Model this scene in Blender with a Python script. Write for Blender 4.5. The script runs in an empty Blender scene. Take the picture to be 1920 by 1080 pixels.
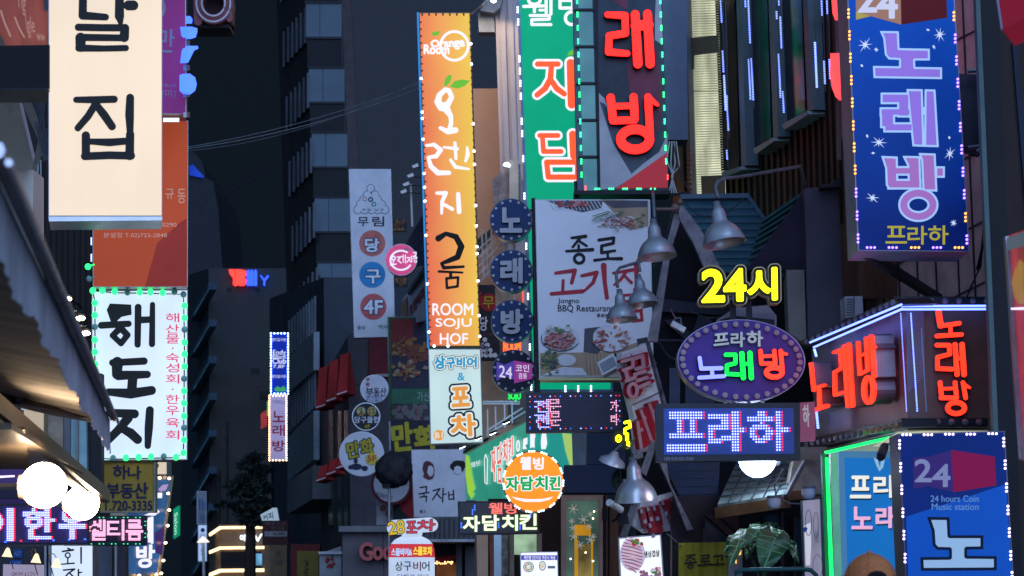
import bpy, math, random
import numpy as np
from mathutils import Vector, Matrix, geometry
random.seed(7)
R = math.radians
SC = bpy.context.scene
COL = SC.collection
# ---------------------------------------------------------------- camera
CP = Vector((0.0, 0.0, 1.6)); PITCH, ROLL, LENS = R(7.0), R(1.7), 85.0
FPX = LENS / 36.0 * 1920
_f = Vector((0, math.cos(PITCH), math.sin(PITCH))); _u0 = Vector((0, -math.sin(PITCH), math.cos(PITCH))); _r0 = Vector((1, 0, 0))
CR = _r0 * math.cos(ROLL) - _u0 * math.sin(ROLL)
CU = _r0 * math.sin(ROLL) + _u0 * math.cos(ROLL)
CF = _f
cam = bpy.data.cameras.new('camera'); cam.lens = LENS; cam.sensor_width = 36; cam.clip_start = 0.1; cam.clip_end = 1500
camo = bpy.data.objects.new('camera', cam); COL.objects.link(camo)
M = Matrix((CR, CU, -CF)).transposed().to_4x4(); M.translation = CP
camo.matrix_world = M; SC.camera = camo
cam.dof.use_dof = True; cam.dof.focus_distance = 24.0; cam.dof.aperture_fstop = 5.6
# ---------------------------------------------------------------- sky, added fill light, exposure
W = bpy.data.worlds.new('World'); SC.world = W; W.use_nodes = True
nt = W.node_tree; bg = nt.nodes['Background']
sky = nt.nodes.new('ShaderNodeTexSky'); sky.sky_type = 'NISHITA'; sky.sun_disc = False
sky.sun_elevation = R(-4.0); sky.sun_rotation = R(200)
mx = nt.nodes.new('ShaderNodeMix'); mx.data_type = 'RGBA'; mx.blend_type = 'ADD'; mx.inputs[0].default_value = 1.0
sc_ = nt.nodes.new('ShaderNodeMix'); sc_.data_type = 'RGBA'; sc_.blend_type = 'MULTIPLY'; sc_.inputs[0].default_value = 1.0
sc_.inputs[7].default_value = (0.06, 0.06, 0.06, 1)
nt.links.new(sky.outputs[0], sc_.inputs[6]); nt.links.new(sc_.outputs[2], mx.inputs[6])
mx.inputs[7].default_value = (0.0045, 0.0085, 0.0150, 1)
wtc = nt.nodes.new('ShaderNodeTexCoord'); wdot = nt.nodes.new('ShaderNodeVectorMath'); wdot.operation = 'DOT_PRODUCT'; wdot.inputs[1].default_value = (0.0, -0.85, 0.53)
wmr = nt.nodes.new('ShaderNodeMapRange'); wmr.inputs['From Min'].default_value = -.15; wmr.inputs['From Max'].default_value = .9; wgl = nt.nodes.new('ShaderNodeMix'); wgl.data_type = 'RGBA'
wgl.inputs[6].default_value = (0, 0, 0, 1); wgl.inputs[7].default_value = (0.10, 0.19, 0.37, 1)   # added fill: sky brightened out of view behind the camera to light the fronts
wad = nt.nodes.new('ShaderNodeMix'); wad.data_type = 'RGBA'; wad.blend_type = 'ADD'; wad.inputs[0].default_value = 1.0
nt.links.new(wtc.outputs['Generated'], wdot.inputs[0]); nt.links.new(wdot.outputs['Value'], wmr.inputs['Value']); nt.links.new(wmr.outputs[0], wgl.inputs[0])
nt.links.new(mx.outputs[2], wad.inputs[6]); nt.links.new(wgl.outputs[2], wad.inputs[7])
nt.links.new(wad.outputs[2], bg.inputs[0]); bg.inputs[1].default_value = 1.0
sun = bpy.data.lights.new('soft_fill_sun', 'SUN'); sun.energy = 2.3; sun.angle = R(60); sun.color = (0.42, 0.60, 1.0)  # added blue frontal fill, standing in for light from the street
so = bpy.data.objects.new('soft_fill_sun', sun); COL.objects.link(so); so.rotation_euler = (R(68), 0, R(16)); so.location = (0, -20, 40)
SC.view_settings.view_transform = 'Standard'; SC.view_settings.look = 'None'; SC.view_settings.exposure = 0.0; SC.view_settings.gamma = 1.0
SC.render.engine = 'CYCLES'
cy = SC.cycles; cy.use_denoising = True; cy.max_bounces = 5; cy.diffuse_bounces = 3; cy.glossy_bounces = 3; cy.transmission_bounces = 3; cy.volume_bounces = 0
cy.sample_clamp_indirect = 4.0; cy.caustics_reflective = False; cy.caustics_refractive = False; cy.use_light_tree = True
try: cy.denoiser = 'OPENIMAGEDENOISE'
except Exception: pass
# ---------------------------------------------------------------- helpers
def ray(px, py): return CF + CR * ((px - 960) / FPX) + CU * ((540 - py) / FPX)
def P3(px, py, d):
    r = ray(px, py); return CP + r * (d / r.y)
class Sheet:
    def __init__(s, px=960, py=540, d=20, yaw=0, lean=0, n=None):
        s.p = P3(px, py, d); s.d = d
        s.n = Vector(n).normalized() if n is not None else Vector((math.sin(R(yaw)) * math.cos(R(lean)), -math.cos(R(yaw)) * math.cos(R(lean)), math.sin(R(lean))))
    def at(s, px, py, off=0.0):
        r = ray(px, py); return CP + r * ((s.p + s.n * off - CP).dot(s.n) / r.dot(s.n))
def Sheet2(a, b):
    """vertical plane through two (px, py, depth) points, facing the camera side"""
    A, B = P3(*a), P3(*b); e = B - A; n = Vector((e.y, -e.x, 0))
    if n.dot(CP - A) < 0: n = -n
    s = Sheet(n=n, d=min(a[2], b[2])); s.p = A; return s
class MB:
    def __init__(s): s.v, s.f, s.m, s.mi = [], [], [], 0
    def add(s, vs, fs):
        o = len(s.v); s.v += [Vector(v) for v in vs]
        for f in fs: s.f.append([o + i for i in f]); s.m.append(s.mi)
    def flat(s, sh, v2, faces, off=0.0, th=0.0, bo=None):
        """2-D figure in photo pixels laid on a sheet, given thickness th"""
        n = len(v2); vs = [sh.at(x, y, off) for x, y in v2]; fs = [list(f) for f in faces]
        if th:
            vs += [sh.at(x, y, off) - sh.n * th for x, y in v2]
            cnt = {}
            for f in faces:
                for i in range(len(f)):
                    a, b = f[i], f[(i + 1) % len(f)]; k = (min(a, b), max(a, b)); cnt.setdefault(k, []).append((a, b))
            fs += [[i + n for i in reversed(f)] for f in faces]
            for k, l in cnt.items():
                if len(l) == 1: a, b = l[0]; fs.append([b, a, a + n, b + n])
        s.add(vs, fs)
    def poly(s, sh, pts, off=0.0, th=0.0): s.loops(sh, [pts], off, th) if len(pts) > 4 else s.flat(sh, pts, [list(range(len(pts)))], off, th)
    def loops(s, sh, lps, off=0.0, th=0.0):
        lps = [l for l in lps if len(l) > 2]
        if not lps: return
        pts = [Vector(p) for l in lps for p in l]; ed = []; o = 0
        for l in lps: ed += [(o + i, o + (i + 1) % len(l)) for i in range(len(l))]; o += len(l)
        r = geometry.delaunay_2d_cdt(pts, ed, [], 0, 1e-4); V = np.array([(v.x, v.y) for v in r[0]]); F = np.array([f for f in r[2] if len(f) == 3]); C = V[F].mean(1); ins = np.zeros(len(F), bool)
        for i, j in ed:
            (ax, ay), (bx, by) = pts[i], pts[j]
            if abs(by - ay) > 1e-12: ins ^= ((ay > C[:, 1]) != (by > C[:, 1])) & (C[:, 0] < (bx - ax) * (C[:, 1] - ay) / (by - ay) + ax)
        s.flat(sh, V.tolist(), F[ins].tolist(), off, th)
    def rect(s, sh, x0, y0, x1, y1, off=0.0, th=0.0): s.flat(sh, [(x0, y0), (x1, y0), (x1, y1), (x0, y1)], [[0, 1, 2, 3]], off, th)
    def disc(s, sh, cx, cy, r, off=0.0, th=0.0, n=24, ry=None, rot=0): s.poly(sh, ell(cx, cy, r, ry or r, n, rot), off, th)
    def box(s, a, b):
        (x0, y0, z0), (x1, y1, z1) = a, b
        s.add([(x0, y0, z0), (x1, y0, z0), (x1, y1, z0), (x0, y1, z0), (x0, y0, z1), (x1, y0, z1), (x1, y1, z1), (x0, y1, z1)],
              [(0, 3, 2, 1), (4, 5, 6, 7), (0, 1, 5, 4), (1, 2, 6, 5), (2, 3, 7, 6), (3, 0, 4, 7)])
    def hexa(s, c): s.add(c, [(0, 3, 2, 1), (4, 5, 6, 7), (0, 1, 5, 4), (1, 2, 6, 5), (2, 3, 7, 6), (3, 0, 4, 7)])
    def tube(s, pts, r, n=8, cap=True):
        pts = [Vector(p) for p in pts]; rs = r if isinstance(r, (list, tuple)) else [r] * len(pts); rings = []
        for i, p in enumerate(pts):
            t = (pts[min(i + 1, len(pts) - 1)] - pts[max(i - 1, 0)]).normalized()
            a = t.cross(Vector((0, 0, 1)) if abs(t.z) < .9 else Vector((1, 0, 0))).normalized(); b = t.cross(a)
            rings.append([p + (a * math.cos(k * 2 * math.pi / n) + b * math.sin(k * 2 * math.pi / n)) * rs[i] for k in range(n)])
        fs = [[i * n + k, i * n + (k + 1) % n, (i + 1) * n + (k + 1) % n, (i + 1) * n + k] for i in range(len(pts) - 1) for k in range(n)]
        if cap: fs += [list(range(n))[::-1], [(len(pts) - 1) * n + k for k in range(n)]]
        s.add([v for r_ in rings for v in r_], fs)
    def bar(s, a, b, w, h):
        """square bar from a to b, w wide sideways and h high"""
        a, b = Vector(a), Vector(b); t = (b - a).normalized(); sd = t.cross(Vector((0, 0, 1)))
        sd = (sd if sd.length > .05 else Vector((1, 0, 0))).normalized(); up = sd.cross(t)
        s.hexa([a - sd * w / 2 - up * h / 2, a + sd * w / 2 - up * h / 2, b + sd * w / 2 - up * h / 2, b - sd * w / 2 - up * h / 2,
                a - sd * w / 2 + up * h / 2, a + sd * w / 2 + up * h / 2, b + sd * w / 2 + up * h / 2, b - sd * w / 2 + up * h / 2])
    def lathe(s, prof, c, ax=(0, 0, 1), n=24):
        ax = Vector(ax).normalized(); a = ax.cross(Vector((0, 1, .01))).normalized(); b = ax.cross(a); c = Vector(c)
        vs = [c + ax * h + (a * math.cos(k * 2 * math.pi / n) + b * math.sin(k * 2 * math.pi / n)) * r for r, h in prof for k in range(n)]
        s.add(vs, [[i * n + k, i * n + (k + 1) % n, (i + 1) * n + (k + 1) % n, (i + 1) * n + k] for i in range(len(prof) - 1) for k in range(n)])
    def ball(s, c, r, n=20, sq=(1, 1, 1)):
        c = Vector(c); m = n // 2; vs = []
        for i in range(m + 1):
            t = math.pi * i / m
            for k in range(n):
                p = 2 * math.pi * k / n; vs.append(c + Vector((r * sq[0] * math.sin(t) * math.cos(p), r * sq[1] * math.sin(t) * math.sin(p), r * sq[2] * math.cos(t))))
        s.add(vs, [[i * n + k, i * n + (k + 1) % n, (i + 1) * n + (k + 1) % n, (i + 1) * n + k] for i in range(m) for k in range(n)])
    def text(s, sh, t, q, off=0.0, th=0.0, bold=0.0):
        c = quad(q)
        if bold > .011: return s.loops(sh, tsdf(t, q, bold * .75 * (c[3][1] - c[0][1]), 0, .55), off, th)
        v, f = glyph(t, bold)
        s.flat(sh, [bil(c, x, y) for x, y in v], f, off, th)
    def sdftext(s, sh, t, q, grow, off=0.0, th=0.0, bold=0.0, step=.8): s.loops(sh, tsdf(t, q, grow, bold, step), off, th)
    def strokes(s, sh, st, w=None, grow=0.0, off=0.0, th=0.0, polys=(), step=1.0): s.loops(sh, sdf_loops(st, w, polys, grow, step), off, th)
def quad(q): return [(q[0], q[1]), (q[2], q[1]), (q[2], q[3]), (q[0], q[3])] if not isinstance(q[0], (tuple, list)) else q
def bil(c, x, y):
    """x right, y up in the unit square -> photo pixel inside corners TL TR BR BL"""
    tl, tr, br, bl = c; k = 1 - y
    return (tl[0] * (1 - x) * y + tr[0] * x * y + br[0] * x * k + bl[0] * (1 - x) * k, tl[1] * (1 - x) * y + tr[1] * x * y + br[1] * x * k + bl[1] * (1 - x) * k)
def ell(cx, cy, rx, ry, n=24, rot=0):
    o = []
    for k in range(n):
        a = 2 * math.pi * k / n; x, y = rx * math.cos(a), ry * math.sin(a); o.append((cx + x * math.cos(rot) - y * math.sin(rot), cy + x * math.sin(rot) + y * math.cos(rot)))
    return o
def ring(cx, cy, rx, ry, n=28): e = ell(cx, cy, rx, ry, n); return e + [e[0]]
def blob(cx, cy, r, ry=None, n=11, j=.25):
    ry = ry or r; ph = random.random() * 6; return [(cx + r * math.cos(ph + 2 * math.pi * k / n) * (q := 1 + random.uniform(-j, j)), cy + ry * math.sin(ph + 2 * math.pi * k / n) * q) for k in range(n)]
_G = {}
def glyph(t, bold=0.0):
    k = (t, round(bold, 4))
    if k not in _G:
        c = bpy.data.curves.new('type', 'FONT'); c.body = t; c.offset = bold; c.resolution_u = 4
        o = bpy.data.objects.new('type', c); COL.objects.link(o); bpy.context.view_layer.update()
        me = bpy.data.meshes.new_from_object(o.evaluated_get(bpy.context.evaluated_depsgraph_get()))
        v = np.array([(p.co.x, p.co.y) for p in me.vertices]); f = [list(p.vertices) for p in me.polygons]
        lo, hi = v.min(0), v.max(0); v = (v - lo) / np.maximum(hi - lo, 1e-6)
        bpy.data.objects.remove(o); bpy.data.curves.remove(c); bpy.data.meshes.remove(me); _G[k] = (v.tolist(), f)
    return _G[k]
def tsdf(t, q, grow, bold=0.0, step=.8):
    v, f = glyph(t, bold); c = quad(q); v = [bil(c, x, y) for x, y in v]; cnt = {}
    for g in f:
        for i in range(len(g)):
            a, b = g[i], g[(i + 1) % len(g)]; k = (min(a, b), max(a, b)); cnt[k] = cnt.get(k, 0) + 1
    segs = [(v[a], v[b]) for (a, b), n in cnt.items() if n == 1]
    return sdf_loops([], None, [segs], grow, step, segmode=True)
def sdf_loops(st, w=None, polys=(), grow=0.0, step=1.0, segmode=False):
    caps, allp, mw = [], [], 0
    for s in st:
        pts, ww = (s if isinstance(s, tuple) and isinstance(s[0], list) else (s, w))
        pts = [(p[0], p[1], p[2] if len(p) > 2 else ww) for p in pts]
        for a, b in zip(pts, pts[1:] if len(pts) > 1 else pts): caps.append((a, b))
        mw = max(mw, max(p[2] for p in pts)); allp += [(p[0], p[1]) for p in pts]
    pl = []
    for p in polys:
        sg = p if segmode else list(zip(p, p[1:] + p[:1])); pl.append(sg); allp += [q for s_ in sg for q in s_]
    A = np.array(allp); m = mw / 2 + max(grow, 0) + 2 * step
    x0, y0 = A.min(0) - m; x1, y1 = A.max(0) + m
    nx, ny = int((x1 - x0) / step) + 2, int((y1 - y0) / step) + 2
    X, Y = np.meshgrid(x0 + np.arange(nx) * step, y0 + np.arange(ny) * step); D = np.full(X.shape, 1e9)
    for a, b in caps:
        dx, dy = b[0] - a[0], b[1] - a[1]; L = dx * dx + dy * dy
        t = np.clip(((X - a[0]) * dx + (Y - a[1]) * dy) / L, 0, 1) if L > 1e-9 else np.zeros_like(X)
        D = np.minimum(D, np.hypot(X - a[0] - t * dx, Y - a[1] - t * dy) - (a[2] * (1 - t) + b[2] * t) / 2)
    for sg in pl:
        d = np.full(X.shape, 1e9); ins = np.zeros(X.shape, bool)
        for a, b in sg:
            dx, dy = b[0] - a[0], b[1] - a[1]; L = dx * dx + dy * dy
            if L < 1e-12: continue
            t = np.clip(((X - a[0]) * dx + (Y - a[1]) * dy) / L, 0, 1); d = np.minimum(d, np.hypot(X - a[0] - t * dx, Y - a[1] - t * dy))
            if abs(dy) > 1e-9: ins ^= ((a[1] > Y) != (b[1] > Y)) & (X < dx * (Y - a[1]) / dy + a[0])
        D = np.minimum(D, np.where(ins, -d, d))
    D = D - grow; D[np.abs(D) < 1e-6] = 1e-6
    nxt = {}; pt = {}
    def E(i, j, h):
        k = (i, j, h)
        if k not in pt:
            a = D[j, i]; b = D[j, i + 1] if h else D[j + 1, i]; t = a / (a - b)
            pt[k] = (x0 + (i + (t if h else 0)) * step, y0 + (j + (0 if h else t)) * step)
        return k
    S = D < 0; code = S[:-1, :-1] * 1 + S[:-1, 1:] * 2 + S[1:, 1:] * 4 + S[1:, :-1] * 8
    T = {1: [('l', 't')], 2: [('t', 'r')], 3: [('l', 'r')], 4: [('r', 'b')], 5: [('l', 't'), ('r', 'b')], 6: [('t', 'b')], 7: [('l', 'b')],
         8: [('b', 'l')], 9: [('b', 't')], 10: [('t', 'r'), ('b', 'l')], 11: [('b', 'r')], 12: [('r', 'l')], 13: [('r', 't')], 14: [('t', 'l')]}
    for j, i in np.argwhere((code > 0) & (code < 15)):
        i, j = int(i), int(j); e = {'t': (i, j, 1), 'b': (i, j + 1, 1), 'l': (i, j, 0), 'r': (i + 1, j, 0)}
        for a, b in T[int(code[j, i])]: nxt[E(*e[a])] = E(*e[b])
    out = []
    while nxt:
        k0 = next(iter(nxt)); lp = []; k = k0
        while k in nxt: lp.append(pt[k]); k = nxt.pop(k)
        if len(lp) < 4: continue
        keep = []   # drop points that lie on a straight run
        for q in lp:
            while len(keep) > 1:
                a, b = keep[-2], keep[-1]; L = math.hypot(q[0] - a[0], q[1] - a[1]) or 1e-9
                if abs((q[0] - a[0]) * (b[1] - a[1]) - (q[1] - a[1]) * (b[0] - a[0])) / L < .045 and L < 30: keep.pop()
                else: break
            keep.append(q)
        if len(keep) > 2: out.append(keep)
    return out
ORG = {}
def thing(name, label, cat, loc, group=None):
    o = bpy.data.objects.new(name, None); COL.objects.link(o); o.empty_display_size = .2; o.location = loc; ORG[o.name] = Vector(loc)
    o['label'] = label; o['category'] = cat; o['kind'] = 'thing'
    if group: o['group'] = group
    return o
def obj(name, mb, mats, parent=None, smooth=False, label=None, cat=None, group=None, kind=None):
    mats = mats if isinstance(mats, (list, tuple)) else [mats]
    if parent is not None: org = ORG[parent.name]
    else:
        A = np.array([tuple(v) for v in mb.v]); lo, hi = A.min(0), A.max(0); org = Vector(((lo[0] + hi[0]) / 2, (lo[1] + hi[1]) / 2, lo[2]))
        if kind: org = Vector((0, 0, 0))
    me = bpy.data.meshes.new(name); me.from_pydata([tuple(v - org) for v in mb.v], [], mb.f)
    for m in mats: me.materials.append(m)
    if len(mats) > 1: me.polygons.foreach_set('material_index', mb.m)
    if smooth: me.polygons.foreach_set('use_smooth', [True] * len(me.polygons))
    me.update(); o = bpy.data.objects.new(name, me); COL.objects.link(o); ORG[o.name] = org
    if parent is not None: o.parent = parent
    else: o.location = org
    if label: o['label'] = label
    if cat: o['category'] = cat
    if group: o['group'] = group
    if kind or cat: o['kind'] = kind or 'thing'
    return o
def lin(h):
    h = h.lstrip('#'); c = [int(h[i:i + 2], 16) / 255 for i in (0, 2, 4)]; return tuple(x / 12.92 if x <= .04045 else ((x + .055) / 1.055) ** 2.4 for x in c)
_M = {}
def mat(name, col, rough=.6, metal=0.0, noise=.18, scale=2.5, spec=.16, streak=0.0, bump=0.0):
    """col: linear rgb or #sRGB; noise = patchy dirt, streak = vertical rain marks"""
    if name in _M: return _M[name]
    c = lin(col) if isinstance(col, str) else col
    m = bpy.data.materials.new(name); m.use_nodes = True; t = m.node_tree; p = t.nodes['Principled BSDF']; _M[name] = m
    p.inputs['Roughness'].default_value = rough; p.inputs['Metallic'].default_value = metal; p.inputs['Specular IOR Level'].default_value = spec
    tc = t.nodes.new('ShaderNodeTexCoord'); nz = t.nodes.new('ShaderNodeTexNoise'); nz.inputs['Scale'].default_value = scale; nz.inputs['Detail'].default_value = 5; nz.inputs['Roughness'].default_value = .65
    mp = t.nodes.new('ShaderNodeMapping'); mp.inputs['Scale'].default_value = (1, 1, 1 - .9 * streak)
    t.links.new(tc.outputs['Object'], mp.inputs[0]); t.links.new(mp.outputs[0], nz.inputs['Vector'])
    rp = t.nodes.new('ShaderNodeValToRGB'); rp.color_ramp.elements[0].position = .3; rp.color_ramp.elements[1].position = .72
    rp.color_ramp.elements[0].color = (*[x * (1 - noise * 1.6) for x in c], 1); rp.color_ramp.elements[1].color = (*[min(1, x * (1 + noise)) for x in c], 1)
    t.links.new(nz.outputs['Fac'], rp.inputs[0]); t.links.new(rp.outputs[0], p.inputs['Base Color'])
    rr = t.nodes.new('ShaderNodeMapRange'); rr.inputs['To Min'].default_value = max(.03, rough - .12); rr.inputs['To Max'].default_value = min(1, rough + .12)
    t.links.new(nz.outputs['Fac'], rr.inputs['Value']); t.links.new(rr.outputs[0], p.inputs['Roughness'])
    if bump:
        n2 = t.nodes.new('ShaderNodeTexNoise'); n2.inputs['Scale'].default_value = scale * 9; n2.inputs['Detail'].default_value = 3; t.links.new(mp.outputs[0], n2.inputs['Vector'])
        b = t.nodes.new('ShaderNodeBump'); b.inputs['Strength'].default_value = bump; b.inputs['Distance'].default_value = .02
        t.links.new(n2.outputs['Fac'], b.inputs['Height']); t.links.new(b.outputs[0], p.inputs['Normal'])
    return m
# lamps that burn the picture's strongest channel out: their main colour is that many times brighter than the picture can show
HOT = dict(red_channel_face=3.5, scarlet_channel_face=3.5, soft_red_face=2, blue_channel_glow=3, green_channel_glow=3, coral_channel_glow=3, acid_yellow_letters=2, acid_yellow_neon=3, green_neon_line=2.2, tangerine_sheet=1.7, vermilion_letters=2,
           blue_channel_face=2.5, green_bulb_lit=2, red_roof_letters=2, blue_roof_letters=2, orange_neon=3, green_neon=3, green_led=2, blue_white_tube=2.4, blue_white_strip=2, led_white=2.2, pale_blue_bulb=2, blue_white_string=2.5, violet_led=1.6, edge=1)
def emis(name, col, k=1.0, var=0.0, scale=1.2, base=.25, rough=.35, sample=True):
    """lit acrylic, tube or LED: gives off its own colour; var = unevenness of the tubes behind the sheet"""
    if name in _M: return _M[name]
    c = lin(col) if isinstance(col, str) else col
    m = bpy.data.materials.new(name); m.use_nodes = True; t = m.node_tree; p = t.nodes['Principled BSDF']; _M[name] = m
    p.inputs['Base Color'].default_value = (*[x * base for x in c], 1); p.inputs['Roughness'].default_value = rough; p.inputs['Specular IOR Level'].default_value = .08
    hf = HOT.get(name, 1.0); p.inputs['Emission Color'].default_value = (*[x * hf if x > .8 else x for x in c], 1); p.inputs['Emission Strength'].default_value = k
    if var:
        tc = t.nodes.new('ShaderNodeTexCoord'); nz = t.nodes.new('ShaderNodeTexNoise'); nz.inputs['Scale'].default_value = scale; nz.inputs['Detail'].default_value = 2
        mr = t.nodes.new('ShaderNodeMapRange'); mr.inputs['From Min'].default_value = .3; mr.inputs['From Max'].default_value = .7
        mr.inputs['To Min'].default_value = k * (1 - var); mr.inputs['To Max'].default_value = k * (1 + var)
        n2 = t.nodes.new('ShaderNodeTexNoise'); n2.inputs['Scale'].default_value = 9; n2.inputs['Detail'].default_value = 4; mp = t.nodes.new('ShaderNodeMapping'); mp.inputs['Scale'].default_value = (1, 1, .07)   # rain streaks and grime on the sheet
        m2 = t.nodes.new('ShaderNodeMapRange'); m2.inputs['From Min'].default_value = .35; m2.inputs['From Max'].default_value = .6; m2.inputs['To Min'].default_value = .985; m2.inputs['To Max'].default_value = 1.01; mu = t.nodes.new('ShaderNodeMath'); mu.operation = 'MULTIPLY'
        t.links.new(tc.outputs['Object'], mp.inputs[0]); t.links.new(mp.outputs[0], n2.inputs['Vector']); t.links.new(n2.outputs['Fac'], m2.inputs['Value']); t.links.new(mr.outputs[0], mu.inputs[0]); t.links.new(m2.outputs[0], mu.inputs[1])
        t.links.new(tc.outputs['Object'], nz.inputs['Vector']); t.links.new(nz.outputs['Fac'], mr.inputs['Value']); t.links.new(mu.outputs[0], p.inputs['Emission Strength'])
    if not sample: m.cycles.emission_sampling = 'NONE'
    return m
def copy_at(o, loc, parent=None):
    c = o.copy(); COL.objects.link(c); c.location = loc
    if parent: c.parent = parent
    ORG[c.name] = ORG[o.name]; return c
def base_of(sh, q):
    c = quad(q); a = sh.at(*c[3]); b = sh.at(*c[2]); return (a + b) / 2
METAL = mat('dull_aluminium', (.32, .33, .36), .42, .8, .25, 6)
DARKM = mat('dark_painted_steel', (.025, .026, .032), .5, .3, .3, 5)
BLACK = mat('black_vinyl', (.012, .012, .016), .5, 0, .2, 4)
GREYM = mat('grey_painted_metal', (.16, .17, .19), .5, .2, .25, 3, streak=.6)
def lightbox(name, label, cat, sh, q, th, face, cab=METAL, group=None, frame=3.0, rear=True, cat_=None):
    """projecting sign: cabinet, lit or printed sheet in front and the same sheet behind"""
    c = quad(q); root = thing(name, label, cat, base_of(sh, q), group)
    m = MB(); m.flat(sh, c, [[0, 1, 2, 3]], 0, th); obj('cabinet', m, cab, root)
    k = frame; cx = sum(p[0] for p in c) / 4; cy_ = sum(p[1] for p in c) / 4
    ins = [(x + (k if x < cx else -k), y + (k if y < cy_ else -k)) for x, y in c]
    m = MB(); m.flat(sh, ins, [[0, 1, 2, 3]], .006, .004); obj('front_sheet', m, face, root)
    if rear: m = MB(); m.flat(sh, ins, [[0, 1, 2, 3]], -th - .002, .004); obj('rear_sheet', m, face, root)
    return root
_LED = {}
def led_row(root, sh, pts, mats, spacing=0, dirv=(0, 1), n=1, r=2.0, name='led_module', off=.03, seg=8):
    """LED modules: n lights in a line each; every module a part, copies share their mesh"""
    mats = mats if isinstance(mats, list) else [mats]; proto = {}
    for i, (x, y) in enumerate(pts):
        mt = mats[i % len(mats)]
        if mt.name in proto:
            o0, p0 = proto[mt.name]; copy_at(o0, sh.at(x, y) - p0, root); continue
        m = MB()
        for k in range(n):
            t = (k - (n - 1) / 2) * spacing; cx, cy_ = x + dirv[0] * t, y + dirv[1] * t
            m.disc(sh, cx, cy_, r, off, .008, seg); m.disc(sh, cx, cy_, r * .6, off + .006, .006, seg)
        proto[mt.name] = (obj(name, m, mt, root), sh.at(x, y))
def line(a, b, n, e0=0.0, e1=1.0): return [(a[0] + (b[0] - a[0]) * (e0 + (e1 - e0) * (i / (n - 1) if n > 1 else .5)), a[1] + (b[1] - a[1]) * (e0 + (e1 - e0) * (i / (n - 1) if n > 1 else .5))) for i in range(n)]
def inside(t, nx, ny, bold=0.0):
    """sample a word on an LED grid: True where a diode is lit"""
    v, f = glyph(t, bold); cnt = {}
    for g in f:
        for i in range(len(g)):
            a, b = g[i], g[(i + 1) % len(g)]; k = (min(a, b), max(a, b)); cnt[k] = cnt.get(k, 0) + 1
    X, Y = np.meshgrid((np.arange(nx) + .5) / nx, 1 - (np.arange(ny) + .5) / ny); ins = np.zeros(X.shape, bool)
    for (a, b), n in cnt.items():
        if n != 1: continue
        (ax, ay), (bx, by) = v[a], v[b]
        if abs(by - ay) > 1e-9: ins ^= ((ay > Y) != (by > Y)) & (X < (bx - ax) * (Y - ay) / (by - ay) + ax)
    return ins
def dots(m, sh, c, grid, r, off=.012, seg=6, sub=None):
    ny, nx = grid.shape
    for j in range(ny):
        for i in range(nx):
            if grid[j, i]: x, y = bil(c, (i + .5) / nx, 1 - (j + .5) / ny); m.disc(sh, x, y, r, off, .004, seg)
# ================================================================ the setting
m = MB(); m.add([(-34, -7, 0), (34, -7, 0), (34, 255, 0), (-34, 255, 0)], [(0, 1, 2, 3)])
obj('street', m, mat('wet_asphalt', (.045, .046, .05), .45, 0, .3, 1.5, bump=.3), kind='structure')
# wall materials
def tiled(name, col, w, h, joint, mort=.02, rough=.5, var=.12):
    m = mat(name, col, rough, 0, var, 1.2); t = m.node_tree; p = t.nodes['Principled BSDF']; rp = [n for n in t.nodes if n.type == 'VALTORGB'][0]
    tc = [n for n in t.nodes if n.type == 'TEX_COORD'][0]; mp = t.nodes.new('ShaderNodeMapping'); mp.inputs['Rotation'].default_value = (R(90), 0, 0)
    b = t.nodes.new('ShaderNodeTexBrick'); b.offset = 0.0; b.inputs['Scale'].default_value = 1; b.inputs['Brick Width'].default_value = w; b.inputs['Row Height'].default_value = h; b.inputs['Mortar Size'].default_value = mort
    b.inputs['Mortar'].default_value = (*(lin(joint) if isinstance(joint, str) else joint), 1)
    t.links.new(tc.outputs['Object'], mp.inputs[0]); t.links.new(mp.outputs[0], b.inputs['Vector']); t.links.new(rp.outputs[0], b.inputs['Color1']); t.links.new(rp.outputs[0], b.inputs['Color2'])
    t.links.new(b.outputs['Color'], p.inputs['Base Color']); return m
def block(root, name, x0, x1, ytop, d, depth, mt, ybot=1160, sheet=None):
    sh = sheet or Sheet((x0 + x1) / 2, 700, d); m = MB(); m.flat(sh, [(x0, ytop), (x1, ytop), (x1, ybot), (x0, ybot)], [[0, 1, 2, 3]], 0, depth); return obj(name, m, mt, root)
TILE = tiled('dark_granite_tile', (.032, .034, .038), 6.0, 2.95, (.03, .03, .033), .05)
PANEL = mat('blue_grey_glass_panel', (.075, .11, .14), .35, 0, .12, .6, spec=.15)
NIGHTGLASS = mat('unlit_window_glass', (.008, .010, .014), .14, 0, .2, 1, spec=.06)
BROWNW = mat('dull_brown_wall', (.040, .034, .034), .7, 0, .2, .8)
SLATE = mat('slate_blue_wall', (.036, .046, .060), .7, 0, .2, .6)
# --- tall tower in the middle distance
sh = Sheet(600, 400, 110); L = Sheet2((590, 400, 110), (540, 400, 120))
def twx(y): return 572 + y * 28 / 620
tower = thing('office_tower', 'tall dark office tower with a column of alternating glass panels and black windows', 'building', P3(760, 1100, 110))
m = MB(); m.flat(sh, [(twx(-80), -80), (960, -80), (1000, 1200), (twx(1200), 1200)], [[0, 1, 2, 3]], 0, 14); obj('wall', m, TILE, tower)
m = MB(); m.flat(L, [(516, -80), (twx(-80) - .5, -80), (twx(1200) - .5, 1200), (560, 1200)], [[0, 1, 2, 3]], -.05, .3); obj('side_wall', m, BROWNW, tower)
DR = mat('dark_red_mosaic_band', (.062, .05, .052), .7)
m = MB(); m.flat(sh, [(twx(-80) + 68, -80), (twx(-80) + 86, -80), (twx(620) + 86, 620), (twx(620) + 68, 620)], [[0, 1, 2, 3]], .1, .1); obj('corner_band', m, DR, tower)
w0 = p0 = w00 = p00 = None
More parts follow.
